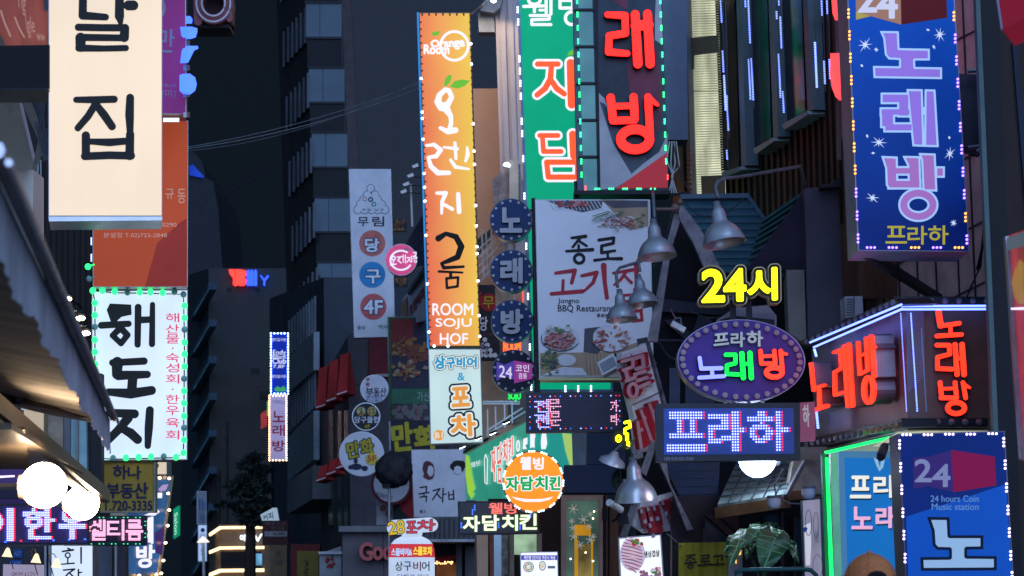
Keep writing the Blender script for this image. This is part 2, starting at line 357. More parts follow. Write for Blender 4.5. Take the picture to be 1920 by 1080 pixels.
for k in range(-1, 7):
    y = 7 + k * 121.5
    for kind, ya, yb, off in (('panel', y, y + 62, .06), ('window', y + 63, y + 120.5, .06)):
        x = twx((ya + yb) / 2)
        m = MB()
        if kind == 'panel':
            m.rect(sh, x, ya, x + 25.5, yb, off, .05); m.rect(sh, x + 26.5, ya, x + 67, yb, off, .05); o = obj('panel', m, PANEL, tower)
        else:
            m.rect(sh, x, ya, x + 67, yb, .03, .02); o = obj('window', m, NIGHTGLASS, tower)
            m = MB(); m.rect(sh, x, ya, x + 67, ya + 2.5, .14, .1); m.rect(sh, x, yb - 2, x + 67, yb, .14, .1); m.rect(sh, x + 64, ya + 2.5, x + 67, yb - 2, .14, .1); obj('frame', m, mat('dark_bronze_frame', (.02, .021, .024), .4), o)
FIN = mat('pale_metal_fin', (.085, .10, .12), .45, .2, .2, 1)
for k in range(-1, 6):
    y = 15 + k * 121.5; m = MB()
    for i in range(6):
        t = i / 5; x = twx(y) - 3 - t * 40; yy = y + t * 44
        m.rect(L, x - .55, yy, x + .55, yy + 66, .25, .1)
    obj('louvre_row', m, FIN, tower)
    m = MB(); xa, xb = twx(y + 30) - 2, twx(y + 30) - 46
    m.flat(L, [(xb, y + 44), (xa, y), (xa, y + 66), (xb, y + 110)], [[0, 1, 2, 3]], .06, .05); obj('window_strip', m, NIGHTGLASS, tower)
# --- annexe of the tower with railings and a balcony box
AX = Sheet2((588, 700, 84), (540, 700, 93))
annex = thing('railing_annexe', 'low grey annexe with stacked railings and a boxed balcony beside the tower', 'building', P3(575, 1100, 84))
m = MB(); m.flat(AX, [(505, 560), (607, 520), (612, 1200), (512, 1200)], [[0, 1, 2, 3]], -.4, 3); obj('wall', m, SLATE, annex)
BALU = mat('ribbed_metal_balustrade', (.22, .25, .28), .3, .35, .15, 2)
for ya, yb, hh in ((622, 674, 72), (770, 822, 92)):
    m = MB(); m.flat(AX, [(539, yb), (588, ya), (588, ya + hh), (539, yb + hh * .88)], [[0, 1, 2, 3]], .2, .2); obj('balustrade', m, BALU, annex)
for ya in (555, 697, 845):
    m = MB()
    for i in range(10):
        t = i / 9; x = 588 - t * 48; yy = ya + t * 46; m.rect(AX, x - .6, yy, x + .6, yy + 66, .1, .08)
    obj('railing', m, FIN, annex)
m = MB(); m.flat(AX, [(539, 903), (586, 874), (586, 936), (539, 964)], [[0, 1, 2, 3]], 1.2, 1.2); obj('balcony_box', m, mat('pale_balcony_panel', (.12, .13, .14), .6), annex)
m = MB(); s2 = Sheet(598, 900, 83); m.rect(s2, 586, 873, 608, 936, 0, 1.0); obj('balcony_end', m, mat('pale_balcony_panel', (.12, .13, .14), .6), annex)
# --- distant blocks at the end of the street
far = thing('rounded_tower', 'black far tower with a rounded shoulder behind the orange signboard', 'building', P3(382, 1100, 190))
m = MB(); s2 = Sheet(380, 500, 190); m.poly(s2, [(346, 284), (366, 287), (380, 306), (386, 334), (400, 340), (409, 392), (417, 505), (424, 1200), (346, 1200)], 0, 16); obj('wall', m, mat('black_far_wall', (.022, .026, .032), .7), far)
m = MB(); m.poly(s2, [(354, 312), (362, 308), (372, 320), (381, 329), (381, 333), (368, 331), (355, 328)], .3, .2); obj('window_glow', m, emis('blue_tower_glow', (.01, .05, .5), .7, .8, .3), far)
mid = thing('corner_block', 'plain dark block with blue lit louvre bands down its left side', 'building', P3(450, 1100, 150))
s2 = Sheet(450, 700, 150); MS = Sheet2((392, 700, 150), (352, 700, 166))
MIDW = tiled('charcoal_panel_wall', (.036, .040, .042), 1.6, 2.4, (.035, .038, .04), .04)
m = MB(); m.flat(s2, [(391, 503), (640, 503), (640, 1200), (394, 1200)], [[0, 1, 2, 3]], 0, 10); obj('wall', m, MIDW, mid)
m = MB(); m.flat(s2, [(393, 702), (640, 698), (640, 1200), (394, 1200)], [[0, 1, 2, 3]], .8, .8); obj('lower_wall', m, mat('taupe_far_wall', (.052, .048, .045), .8, 0, .2, .4), mid)
m = MB(); m.flat(MS, [(340, 520), (391, 503), (394, 1200), (340, 1200)], [[0, 1, 2, 3]], -.05, 1); obj('side_wall', m, mat('navy_side_wall', (.04, .05, .06), .6), mid)
BAND = mat('glossy_louvre_band', (.05, .09, .13), .35, .1); GL = emis('cold_blue_louvre', '#2d5570', .35, .5, .3)
for k in range(9):
    y = 530 + k * 69; m = MB(); m.flat(MS, [(357, y + 60), (391, y), (391, y + 13), (357, y + 73)], [[0, 1, 2, 3]], .5, .5); o = obj('louvre_band', m, BAND, mid)
    m = MB(); m.flat(MS, [(363, y + 58), (390, y + 12), (390, y + 15), (363, y + 62)], [[0, 1, 2, 3]], .6, .05); obj('strip_light', m, GL, o)
for x in (386, 391, 397, 404, 411): m = MB(); m.rect(s2, x, 880, x + 2.4, 990, .9, .06); obj('window', m, NIGHTGLASS, mid)
for x, y, w, h in ((425, 790, 3, 200), (488, 733, 22, 14), (470, 690, 16, 9), (425, 540, 9, 7), (478, 540, 9, 7)): m = MB(); m.rect(s2, x, y, x + w, y + h, .9, .06); obj('window', m, NIGHTGLASS, mid)
s3 = Sheet(465, 520, 149.6); ys = thing('rooftop_sign', 'small red and blue glowing roof sign high on the dark far block', 'sign', s3.at(465, 533))
m = MB()
for pg in ([(429, 505), (439, 505), (439, 532), (437, 534), (437, 522), (431, 514)], [(441, 505), (447, 505), (447, 533), (439.6, 536), (441, 530)], [(448, 505), (460, 507), (461, 514), (458, 519), (461, 524), (460, 532), (456, 535), (448, 535)]): m.poly(s3, pg, .1, .3)
obj('red_letters', m, emis('red_roof_letters', '#ff4a40', 1.4), ys)
m = MB()
for x in (462.5, 469, 476): m.poly(s3, [(x, 508), (x + 3.6, 505), (x + 5.2, 509), (x + 5.2, 535), (x, 535)], .1, .3)
m.strokes(s3, [([(489, 517), (495, 526)], 2.6), ([(502, 517), (495, 526), (495, 534)], 2.6)], off=.1, th=.3, step=.5)
obj('blue_letters', m, emis('blue_roof_letters', '#3a66ff', 1.4), ys)
# lit shop at the end of the street
s3 = Sheet(450, 1000, 138); cs = thing('lit_corner_shop', 'far corner shop outlined with three warm light strips', 'shop', P3(450, 1090, 138))
m = MB(); m.flat(s3, [(411, 984), (600, 984), (600, 1160), (411, 1160)], [[0, 1, 2, 3]], 0, 5); obj('wall', m, mat('shop_fascia_grey', (.15, .12, .09), .7), cs)
SS = Sheet2((411, 1000, 138), (392, 1000, 143)); m = MB(); m.flat(SS, [(392, 1003), (411, 990), (411, 1160), (392, 1160)], [[0, 1, 2, 3]], -.02, 1); obj('side_wall', m, mat('shop_fascia_grey', (.15, .12, .09), .7), cs)
WARM = emis('warm_light_strip', '#ffd9a0', 2.6)
for a, b, c in ((1000, 987, 5), (1033, 1025, 5), (1075, 1067, 6)):
    m = MB(); m.flat(SS, [(392, a), (411, b), (411, b + c), (392, a + c)], [[0, 1, 2, 3]], .35, .1); m.flat(s3, [(411, b), (495, b - 1), (495, b + c - 1), (411, b + c)], [[0, 1, 2, 3]], .35, .1); obj('light_strip', m, WARM, cs)
m = MB(); m.text(s3, '에이', (450, 1002, 474, 1015), .3, .1, .02); m.strokes(s3, [([(478, 1003), (483, 1014), (490, 1002)], 3)], off=.3, th=.1, step=.5); obj('lettering', m, emis('white_shop_letters', '#e8f2ff', 2), cs)
m = MB(); m.rect(s3, 414, 1034, 490, 1066, .1, .05); obj('window', m, NIGHTGLASS, cs)
m = MB(); m.rect(s3, 480, 1038, 491, 1060, .2, .05); obj('poster', m, emis('pale_blue_poster', '#6fb4e0', .8, .5, 1.5), cs)
# thin vertical signs by the far kerb, street lamp
s3 = Sheet(380, 990, 120); t = lightbox('street_sign', 'narrow pale blue vertical sign at the foot of the louvred block', 'sign', s3, (371, 984, 388, 1053), .5, emis('pale_blue_sheet', '#a9c4f0', .85, .15), frame=1)
m = MB(); m.disc(s3, 380, 994, 4, .03, .02); m.text(s3, '어', (376, 1000, 384, 1012), .03); m.text(s3, '학', (376, 1014, 384, 1026), .03); m.text(s3, '원', (376, 1028, 384, 1040), .03); obj('lettering', m, mat('navy_print', (.02, .04, .16), .5), t)
t = lightbox('street_sign', 'narrow unlit grey vertical sign above the pale blue one', 'sign', s3, (369, 921, 387, 983), .5, mat('grey_sign_sheet', (.24, .27, .31)), frame=1, rear=False)
m = MB(); m.text(s3, 'YBM', [(384, 962), (384, 980), (374, 980), (374, 962)], .03); m.rect(s3, 373, 935, 376, 956, .03, .01); m.rect(s3, 378, 938, 381, 956, .03, .01); m.rect(s3, 383, 941, 385, 956, .03, .01); obj('lettering', m, mat('blue_print', (.05, .12, .3), .5), t)
s3 = Sheet(382, 1020, 118); t = thing('street_lamp', 'slim white street lamp with a small cap beside the pale blue sign', 'lamp', P3(383, 1106, 118))
m = MB(); m.tube([P3(383, 1120, 118), P3(381, 1018, 118)], .07); obj('pole', m, mat('pale_pole', (.5, .5, .5)), t)
m = MB(); m.lathe([(0.02, .3), (.28, .05), (.3, 0), (0, 0)], P3(381, 1017, 118)); obj('lamp_head', m, emis('lamp_cap_glow', '#fff2dc', 1.2), t)
s3 = Sheet(329, 980, 95); t = thing('shop_sign', 'thin green lit sign hanging at the far left pavement', 'sign', s3.at(329, 1005))
m = MB(); m.poly(s3, [(325, 955), (335, 948), (335, 1003), (325, 1010)], 0, .4); obj('sheet', m, emis('deep_green_sheet', '#08a070', .7), t)
m = MB(); m.text(s3, 'Salon', [(333, 960), (333, 1000), (327, 1003), (327, 963)], .02); obj('lettering', m, emis('white_green_letters', '#c8ffe8', 1), t)
# tree in the dark
tr = thing('street_tree', 'dark spreading pine standing before the far grey block', 'tree', P3(470, 1100, 105))
b0 = P3(468, 1120, 105); m = MB(); m.tube([b0, P3(470, 1000, 105), P3(466, 920, 105), P3(474, 858, 105)], [.28, .22, .16, .05])
random.seed(3); lay = []
for (cx, cy_, rx, ry) in ((478, 858, 16, 8), (462, 872, 18, 7), (490, 880, 22, 8), (470, 896, 30, 8), (440, 908, 22, 6), (495, 915, 22, 10), (455, 925, 28, 7), (425, 945, 24, 5), (480, 940, 30, 9), (500, 955, 20, 8), (460, 962, 26, 7), (478, 978, 30, 8)):
    m.tube([P3(468, cy_ + 14, 105), P3(cx, cy_ + 2, 105)], [.08, .03], 5); lay.append((cx, cy_, rx, ry))
obj('trunk', m, mat('pine_bark', (.05, .035, .03), .9), tr)
m = MB()
for cx, cy_, rx, ry in lay:
    for i in range(170):
        a = random.random() * 6.283; q = math.sqrt(random.random()); c = P3(cx + rx * q * math.cos(a), cy_ + ry * q * math.sin(a), 105 + random.uniform(-1.3, 1.3)); u = Vector((random.uniform(-1, 1), random.uniform(-1, 1), random.uniform(-.3, .9))).normalized() * random.uniform(.12, .3); v = Vector((random.uniform(-1, 1), random.uniform(-1, 1), random.uniform(-.5, .5))).normalized() * .07
        m.add([c - u, c + v, c + u, c - v], [(0, 1, 2, 3)])
obj('crown', m, mat('dark_pine_needles', (.028, .042, .035), .7), tr)
# wires across the sky
for k, (a, b, c) in enumerate((((352, 279, 40), (560, 236, 60), (790, 165, 34)), ((352, 276, 40), (570, 228, 60), (790, 155, 34)), ((352, 283, 40), (600, 240, 55), (790, 150, 34)))):
    m = MB(); A, B, Cc = P3(*a), P3(*b), P3(*c); pts = [P3(a[0] + (c[0] - a[0]) * t, (1 - t) ** 2 * a[1] + 2 * t * (1 - t) * (2 * b[1] - (a[1] + c[1]) / 2) + t * t * c[1], 42 - 7 * t) for t in np.linspace(0, 1, 14)]
    m.tube(pts, .009 - .002 * k, 5)
    obj('overhead_cable', m, mat('grey_cable', (.3, .32, .34), .5), label=('lowest, brightest', 'middle', 'uppermost')[k] + ' grey cable strung from the orange signboard to the bright orange lit sign', cat='cable', group='cables strung across the street')
for k, (a, b) in enumerate((((400, 360), (530, 292)), ((404, 370), (530, 300)))):
    m = MB(); m.tube([P3(a[0] + (b[0] - a[0]) * t, a[1] + (b[1] - a[1]) * t + 6 * math.sin(t * 3.14), 100) for t in np.linspace(0, 1, 8)], .03, 5)
    obj('overhead_cable', m, mat('black_cable', (.015, .015, .018), .5), label=('upper', 'lower')[k] + ' of two thin black cables rising to the side of the far dark tower', cat='cable', group='cables by the far tower')
# ================================================================ middle distance: brick house, its signs
bh = thing('brick_house', 'dark brick house with red awnings and a pink lettered fascia', 'building', P3(730, 1100, 66))
DBRICK = mat('dark_brick_wall', (.055, .050, .058), .75, 0, .2, 2.5)
s2 = Sheet(720, 800, 66); m = MB(); m.flat(s2, [(652, 625), (960, 625), (970, 1180), (660, 1180)], [[0, 1, 2, 3]], 0, 9); obj('wall', m, DBRICK, bh)
BS = Sheet2((655, 800, 66), (600, 800, 80)); m = MB(); m.flat(BS, [(600, 720), (652, 630), (662, 1180), (606, 1180)], [[0, 1, 2, 3]], 0, .6); obj('side_wall', m, mat('sooty_side_wall', (.06, .055, .06), .8), bh)
for x0, x1 in ((616, 624), (633, 640), (645, 652)): m = MB(); m.rect(BS, x0, 770, x1, 985, .05, .05); obj('window', m, mat('dim_side_window', (.05, .06, .06), .25), bh)
m = MB(); m.rect(s2, 692, 633, 745, 702, .1, .1); m.rect(s2, 705, 707, 745, 726, .1, .1); obj('red_wall_panel', m, mat('deep_red_panel', (.12, .012, .018), .5), bh)
m = MB(); m.rect(s2, 706, 701, 745, 706, .2, .2); obj('pale_trim', m, mat('pale_trim', (.3, .26, .28)), bh)
RED = mat('red_awning_cloth', (.30, .022, .022), .8, 0, .2, 2)
def small_awning(x0, y0, x1, y1, d, n, lab):
    t = thing('window_awning', lab, 'awning', P3((x0 + x1) / 2, y1, d)); m = MB(); e = MB()
    for i in range(n):
        xa, xb = x0 + (x1 - x0) * i / n, x0 + (x1 - x0) * (i + .92) / n; up = (x1 - x0) * .62 / n * i
        ya = y1 - up; h = (y1 - y0) * .68; dd = d + 4 - 4 * i / n
        A, B, Cc, D = P3(xa, ya, dd), P3(xb, ya - 6, dd), P3(xb + 4, ya - h - 6, dd + .5), P3(xa + 6, ya - h, dd + .5)
        m.add([A, B, Cc, D, A + Vector((.2, .8, 0)), B + Vector((.2, .8, 0)), Cc + Vector((0, .5, .02)), D + Vector((0, .5, .02))], [(0, 1, 2, 3), (4, 7, 6, 5), (0, 4, 5, 1), (1, 5, 6, 2), (3, 2, 6, 7), (0, 3, 7, 4)])
        e.bar(A + Vector((0, -.03, .05)), B + Vector((0, -.03, .05)), .02, .03)
    obj('cloth', m, RED, t); obj('white_piping', e, mat('white_piping', (.6, .5, .5)), t)
small_awning(592, 655, 652, 768, 63, 3, 'upper red cloth window awnings on the dark brick house')
small_awning(593, 862, 650, 905, 62, 3, 'lower red cloth awning just left of the white comic sign')
# fascia with pink 3-D letters
fa = thing('shop_fascia', 'grey stone shop fascia with big pink raised letters', 'shop front', P3(720, 1090, 60)); s2 = Sheet(720, 1030, 60)
m = MB(); m.flat(s2, [(642, 995), (800, 995), (800, 1180), (642, 1180)], [[0, 1, 2, 3]], 0, 3); obj('wall', m, tiled('mauve_stone', (.13, .115, .125), 1.1, 2.2, (.06, .055, .06), .02), fa)
m = MB(); m.rect(s2, 635, 986, 800, 997, .25, 3.2); obj('cornice', m, mat('grey_cornice', (.2, .19, .2)), fa)
PINKL = mat('salmon_pink_letter', (.62, .14, .13), .5)
for ch, q in (('G', (675, 1018, 697, 1050)), ('o', (700, 1026, 717, 1049)), ('o', (719, 1026, 735, 1049)), ('d', (738, 1016, 754, 1049))):
    m = MB(); m.sdftext(s2, ch, q, 1.4, .32, .3, step=.6); obj('raised_letter', m, PINKL, fa)
wb = thing('box_sign', 'white box sign with a red and green fruit print left of the pink letters', 'sign', P3(618, 1090, 61)); s2 = Sheet(618, 1050, 61)
m = MB(); m.flat(s2, [(599, 1038), (640, 1024), (640, 1100), (599, 1100)], [[0, 1, 2, 3]], 0, .6); obj('cabinet', m, mat('off_white_sheet', (.33, .33, .34)), wb)
m = MB(); m.rect(s2, 597, 1034, 641, 1039, .1, .7); obj('cap', m, METAL, wb)
m = MB(); random.seed(5)
for i in range(16): x, y = random.uniform(612, 626), random.uniform(1046, 1068); m.poly(s2, blob(x, y, 2.6), .02 + i * .001)
obj('fruit_print', m, mat('berry_red', (.3, .03, .04)), wb); m = MB(); m.rect(s2, 620, 1039, 626, 1048, .015); obj('leaf_print', m, mat('leaf_green_print', (.03, .2, .08)), wb)
t = thing('shop_sign', 'red framed yellow sign with black sideways lettering', 'sign', P3(572, 1090, 72)); s2 = Sheet(570, 1050, 72)
m = MB(); m.rect(s2, 545, 1020, 600, 1100, 0, .5); obj('frame', m, mat('dull_red_frame', (.14, .02, .02)), t)
m = MB(); m.rect(s2, 557, 1033, 597, 1100, .03, .03); obj('sheet', m, mat('dull_mustard_sheet', (.19, .15, .03)), t)
m = MB(); m.text(s2, 'Alpi', [(579, 1049), (579, 1086), (569, 1086), (569, 1049)], .05); obj('lettering', m, BLACK, t)
t = thing('shop_sign', 'dim brown sign with faded writing left of the red framed sign', 'sign', P3(525, 1090, 80)); s2 = Sheet(525, 1050, 80)
m = MB(); m.rect(s2, 507, 1022, 538, 1100, 0, .4); obj('sheet', m, mat('faded_tan_sheet', (.16, .11, .06)), t); m = MB(); m.text(s2, '명', (516, 1032, 526, 1043), .02); m.text(s2, '식당', (512, 1049, 530, 1058), .02); obj('lettering', m, mat('faded_purple_print', (.07, .04, .08)), t)
t = thing('price_sign', 'dark maroon sign board with a pale price strip over the street', 'sign', P3(515, 1020, 90)); s2 = Sheet(515, 1000, 90)
m = MB(); m.rect(s2, 492, 976, 541, 1022, 0, .4); obj('board', m, mat('maroon_board', (.07, .022, .025)), t)
m = MB(); m.rect(s2, 496, 996, 538, 1006, .03, .03); obj('price_strip', m, mat('pale_strip', (.30, .27, .27)), t)
m = MB(); m.text(s2, '16,900', (512, 998, 534, 1004), .05); obj('lettering', m, BLACK, t)
m = MB(); m.text(s2, '맥주소주', (497, 979, 537, 986), .02); m.text(s2, '행사중', (508, 987, 534, 994), .02); obj('faded_lettering', m, mat('faded_grey_print', (.2, .14, .13)), t)
t = thing('shop_sign', 'small tilted white sign with black brush writing above the price board', 'sign', P3(500, 985, 92)); s2 = Sheet(500, 965, 92, yaw=-25)
m = MB(); m.poly(s2, [(488, 965), (512, 952), (516, 976), (492, 978)], 0, .3); obj('sheet', m, emis('cool_white_small_sheet', '#9fb8d0', .8), t); m = MB(); m.text(s2, '커피', [(492, 967), (511, 959), (513, 973), (494, 976)], .02, 0, .03); obj('lettering', m, BLACK, t)
# vertical club signs with chasing lights
s2 = Sheet(522, 680, 78); t = lightbox('club_sign', 'narrow royal blue vertical sign edged with white chasing lights', 'sign', s2, [(507, 624), (541, 624), (541, 739), (507, 739)], .5, emis('royal_blue_sheet', '#1030b8', .55, .25), frame=1)
LW = emis('pale_blue_bulb', '#a8dcff', 9.0); WB = emis('warm_bulb', '#ffcf90', 7.0)
def chase(t, sh, x0, y0, x1, y1, mt, sp, r, sides='tlbr'):
    pts = []
    if 't' in sides: pts += line((x0, y0), (x1, y0), max(2, int((x1 - x0) / sp)))
    if 'b' in sides: pts += line((x0, y1), (x1, y1), max(2, int((x1 - x0) / sp)))
    if 'l' in sides: pts += line((x0, y0 + sp), (x0, y1 - sp), max(2, int((y1 - y0) / sp)))
    if 'r' in sides: pts += line((x1, y0 + sp), (x1, y1 - sp), max(2, int((y1 - y0) / sp)))
    led_row(t, sh, pts, mt, n=1, r=r, name='bulb', off=.05, seg=6)
chase(t, s2, 508, 625, 540, 738, LW, 5.2, 1.5)
m = MB(); m.text(s2, 'Endy', (512, 656, 536, 668), .02); m.text(s2, 'Billiard', (511, 665, 535, 673), .021); m.text(s2, 'Club', (511, 672, 536, 682), .02, 0, .02); m.text(s2, '앤디당구장', (510, 634, 536, 640), .02); m.text(s2, '앤디당구장', (510, 703, 536, 709), .02); m.text(s2, '7,8F', (512, 684, 534, 691), .02); obj('lettering', m, emis('white_print_glow', '#e8ecff', .95), t)
m = MB(); m.poly(s2, [(513, 730), (520, 724), (526, 727), (532, 723), (538, 732), (533, 734), (517, 734)], .02); obj('leaf_print', m, emis('green_print_glow', '#3fae6a', .7), t)
t = lightbox('karaoke_sign', 'narrow pale violet vertical sign edged with warm bulbs below the blue club sign', 'sign', s2, [(504, 741), (538, 741), (538, 864), (504, 864)], .5, emis('pale_violet_sheet', '#a7a2d6', .62, .3), frame=1)
chase(t, s2, 505, 742, 537, 863, WB, 4.6, 1.4)
m = MB()
for ch, y in (('노', 771), ('래', 797), ('방', 826)): m.text(s2, ch, (511, y, 534, y + 20), .02, 0, .03)
obj('red_lettering', m, mat('crimson_vinyl', (.45, .02, .06), .5), t)
m = MB(); m.text(s2, '구척피', (509, 750, 527, 758), .02); m.text(s2, '노래', (528, 751, 537, 758), .02); obj('blue_lettering', m, mat('navy_vinyl', (.02, .06, .2), .5), t)
s2 = Sheet(488, 790, 100); t = thing('shop_sign', 'small red and green lit sign peeping out left of the violet karaoke sign', 'sign', P3(497, 800, 100))
m = MB(); m.poly(s2, [(489, 776), (499, 768), (499, 798), (489, 803)], 0, .4); obj('sheet', m, emis('dim_red_sheet', '#c8424a', .5, .6, 2), t); m = MB(); m.rect(s2, 501, 752, 503, 780, .1, .1); obj('green_tube', m, emis('green_tube', '#28d070', 1.2), t)
# ================================================================ mid signs in front of the brick house
PW = mat('unlit_white_sheet', (.55, .55, .59), .5, 0, .12, 1.5)
NAVYV = mat('navy_vinyl_print', (.012, .02, .05), .45)
def circ(name, label, sh, cx, cy, r, th, rim, face, group=None, cat='sign', k=.92, rear=False):
    t = thing(name, label, cat, sh.at(cx, cy + r), group); m = MB(); m.disc(sh, cx, cy, r, 0, th, 40); obj('rim', m, rim, t)
    m = MB(); m.disc(sh, cx, cy, r * k, .008, .006, 40); obj('front_sheet', m, face, t)
    if rear: m = MB(); m.disc(sh, cx, cy, r * k, -th - .002, .006, 40); obj('rear_sheet', m, face, t)
    return t
# billiard hall sign with a pyramid of balls
s = Sheet(700, 470, 62); t = lightbox('billiard_sign', 'tall unlit white sign with a pyramid of billiard balls and round coloured badges', 'sign', s, [(654, 317), (733, 317), (741, 631), (664, 633)], .35, PW, frame=1.5, rear=False)
m = MB(); pyr = [(695, 353, 6.5)] + [(689 + 14 * i, 365, 6.5) for i in range(2)] + [(682 + 13 * i, 374, 6.5) for i in range(3)] + [(676 + 13 * i, 383, 7) for i in range(4)] + [(671 + 12.6 * i, 393, 7) for i in range(5)]
PY = sdf_loops([([(x, y), (x + .1, y)], 2 * r) for x, y, r in pyr], None, (), 1.2, .6); m.loops(s, PY, .014, .003); obj('pyramid_outline', m, NAVYV, t)
m = MB(); m.loops(s, sdf_loops([([(x, y), (x + .1, y)], 2 * r) for x, y, r in pyr], None, (), .2, .6), .018, .003); obj('pyramid', m, PW, t)
m = MB(); m.strokes(s, [(ring(684, 373, 3.6, 3.6), 1.2)], off=.022, th=.002, step=.5); m.mi = 1; m.strokes(s, [(ring(695, 374, 3.6, 3.6), 2.4)], off=.022, th=.002, step=.5); m.mi = 2; m.strokes(s, [(ring(701, 383, 3.6, 3.6), 2.2)], off=.022, th=.002, step=.5); m.mi = 1; m.text(s, '무림 당구', (678, 391, 720, 396), .022)
obj('ball_print', m, [mat('brown_ball', (.3, .1, .08)), NAVYV, mat('teal_ball', (.02, .22, .2))], t)
m = MB(); m.text(s, '무', (671, 407, 691, 424), .014, 0, .025); m.text(s, '림', (698, 406, 720, 424), .014, 0, .025); m.text(s, '종로', (670, 611, 685, 618), .014); m.text(s, '역세', (709, 609, 728, 617), .014); obj('lettering', m, NAVYV, t)
for (cx, cy_, col, ch, q) in ((698, 456, mat('coral_badge', (.50, .14, .12)), '당', (685, 447, 711, 472)), (698, 515, mat('sky_badge', (.03, .22, .46)), '구', (686, 506, 713, 531)), (700, 575, mat('red_badge', (.5, .10, .10)), '4F', (683, 563, 717, 588))):
    m = MB(); m.disc(s, cx, cy_, 24.5, .014, .003, 32); b = obj('round_badge', m, col, t)
    m = MB(); m.sdftext(s, ch, q, 2.6, .02, .002); obj('letter_outline', m, NAVYV, b); m = MB(); m.sdftext(s, ch, q, 1.0, .024, .002); obj('letter', m, mat('pale_letter_print', (.62, .64, .7)), b)
# floodlights on a mast between
for i, (x, y, w) in enumerate(((788, 290, 0), (777, 313, 0), (768, 331, 0), (760, 347, 0), (755, 361, 0))):
    if i == 0: continue
    A = P3(x, y, 45); t = thing('floodlight', ('', 'topmost', 'second', 'third', 'lowest')[i] + ' small white floodlight on the slim mast left of the bright orange sign', 'lamp', A, 'floodlights on the mast')
    m = MB(); m.hexa([P3(x - 5, y - 2, 45), P3(x + 6, y - 7, 45), P3(x + 8, y - 1, 45), P3(x - 2, y + 2, 45), P3(x - 6, y + 5, 45.3), P3(x + 2, y - 4, 45.3), P3(x + 4, y, 45.3), P3(x - 4, y + 8, 45.3)]); obj('head', m, mat('white_lamp_housing', (.7, .7, .72), .4), t)
    m = MB(); m.tube([P3(x + 4, y, 45.1), P3(790, y + 2, 45.1)], .01, 5); obj('arm', m, DARKM, t)
t = thing('lamp_mast', 'slim pale mast that carries the small white floodlights', 'mast', P3(772, 420, 45)); m = MB(); m.tube([P3(770, 345, 45.2), P3(773, 425, 45.2)], .022, 6); obj('pole', m, mat('pale_pole', (.5, .5, .5)), t)
# banner behind, leaning away
s = Sheet2((800, 560, 52), (738, 620, 66)); t = thing('wall_sign', 'long white wall sign seen steeply with red and navy lettering left of the orange sign', 'sign', s.at(770, 640))
m = MB(); m.poly(s, [(741, 615), (756, 560), (800, 504), (800, 600)], 0, .2); obj('sheet', m, PW, t)
m = MB(); m.text(s, '포장마차', [(766, 576), (794, 536), (796, 556), (768, 596)], .02, 0, .03); obj('lettering', m, [mat('dull_red_print', (.3, .05, .07))], t)
m = MB(); m.poly(s, [(751, 572), (763, 555), (765, 594), (754, 602)], .02); obj('photo_print', m, mat('tan_food_print', (.3, .17, .06), .6, 0, .5, 8), t)
s = Sheet2((802, 440, 50), (758, 500, 60)); t = thing('wall_sign', 'dark violet wall sign with faint writing behind the pink round sign', 'sign', s.at(785, 500))
m = MB(); m.poly(s, [(762, 455), (800, 390), (800, 495), (768, 500)], 0, .2); obj('sheet', m, mat('dark_violet_sheet', (.06, .055, .11)), t); m = MB(); m.text(s, '그집', [(773, 462), (795, 430), (796, 462), (775, 490)], .02); obj('lettering', m, mat('faint_violet_print', (.17, .16, .24)), t)
m = MB(); m.flat(s, [(764, 545), (800, 490), (800, 498), (764, 553)], [[0, 1, 2, 3]], .05, .1); obj('lower_trim', m, mat('grey_green_trim', (.09, .11, .1)), t)
# rusty poster scraps on the tower foot
s = Sheet(750, 425, 64)
for q, lab in (((736, 411, 762, 434), 'small rusty brown poster between the white billiard sign and the orange sign'), ((739, 517, 764, 537), 'small rusty brown poster just under the pink round sign')):
    t = thing('poster', lab, 'poster', s.at((q[0] + q[2]) / 2, q[3])); m = MB(); m.rect(s, *q, 0, .1); obj('board', m, DARKM, t)
    m = MB(); random.seed(q[0])
    for i in range(26): x, y = random.uniform(q[0] + 3, q[2] - 3), random.uniform(q[1] + 3, q[3] - 3); m.mi = i % 3; m.poly(s, blob(x, y, random.uniform(2, 4)), .004 + .001 * i)
    obj('photo_print', m, [mat('rust_print', (.16, .06, .03)), mat('ochre_print', (.22, .11, .04)), mat('dark_rust_print', (.06, .03, .025))], t)
# pink round sign
s = Sheet(752, 487, 48); PINK = emis('hot_pink_sheet', '#d8508f', .75, .25, 3)
t = circ('round_sign', 'pink round sign with a white crescent ring and brush lettering', s, 752, 487, 30, .25, METAL, PINK, k=.95, rear=True)
WP = emis('white_print_glow', '#e8ecff', .95)
m = MB(); m.strokes(s, [([(752 + 20 * math.cos(a), 488 + 18 * math.sin(a)) for a in np.linspace(.55, 5.3, 24)], 3.4)], off=.022, th=.002, step=.5)
m.strokes(s, [(ring(738, 484, 3, 3.6), 2.4), ([(738, 488), (737, 494)], 2), ([(732, 497), (743, 495)], 2.2), ([(745, 482), (751, 482), (746, 488), (752, 493)], 2.2), ([(752, 481), (756, 481)], 2), ([(756, 478), (756, 492)], 1.8), ([(760, 478), (760, 493)], 1.8), ([(763, 483), (769, 483), (763, 492)], 2), ([(767, 487), (770, 491)], 1.8), ([(772, 480), (772, 491)], 2), ([(775, 474), (780, 473), (780, 478), (775, 481), (781, 482)], 2.2), ([(775, 485), (782, 484)], 1.7), (ring(779, 490, 2.4, 2.2), 1.5)], off=.022, th=.002, step=.4)
obj('lettering', m, WP, t); m = MB(); m.poly(s, [(756, 468), (762, 465), (768, 467), (762, 471)], .02); obj('leaf_print', m, mat('dull_rose_print', (.4, .25, .3)), t)
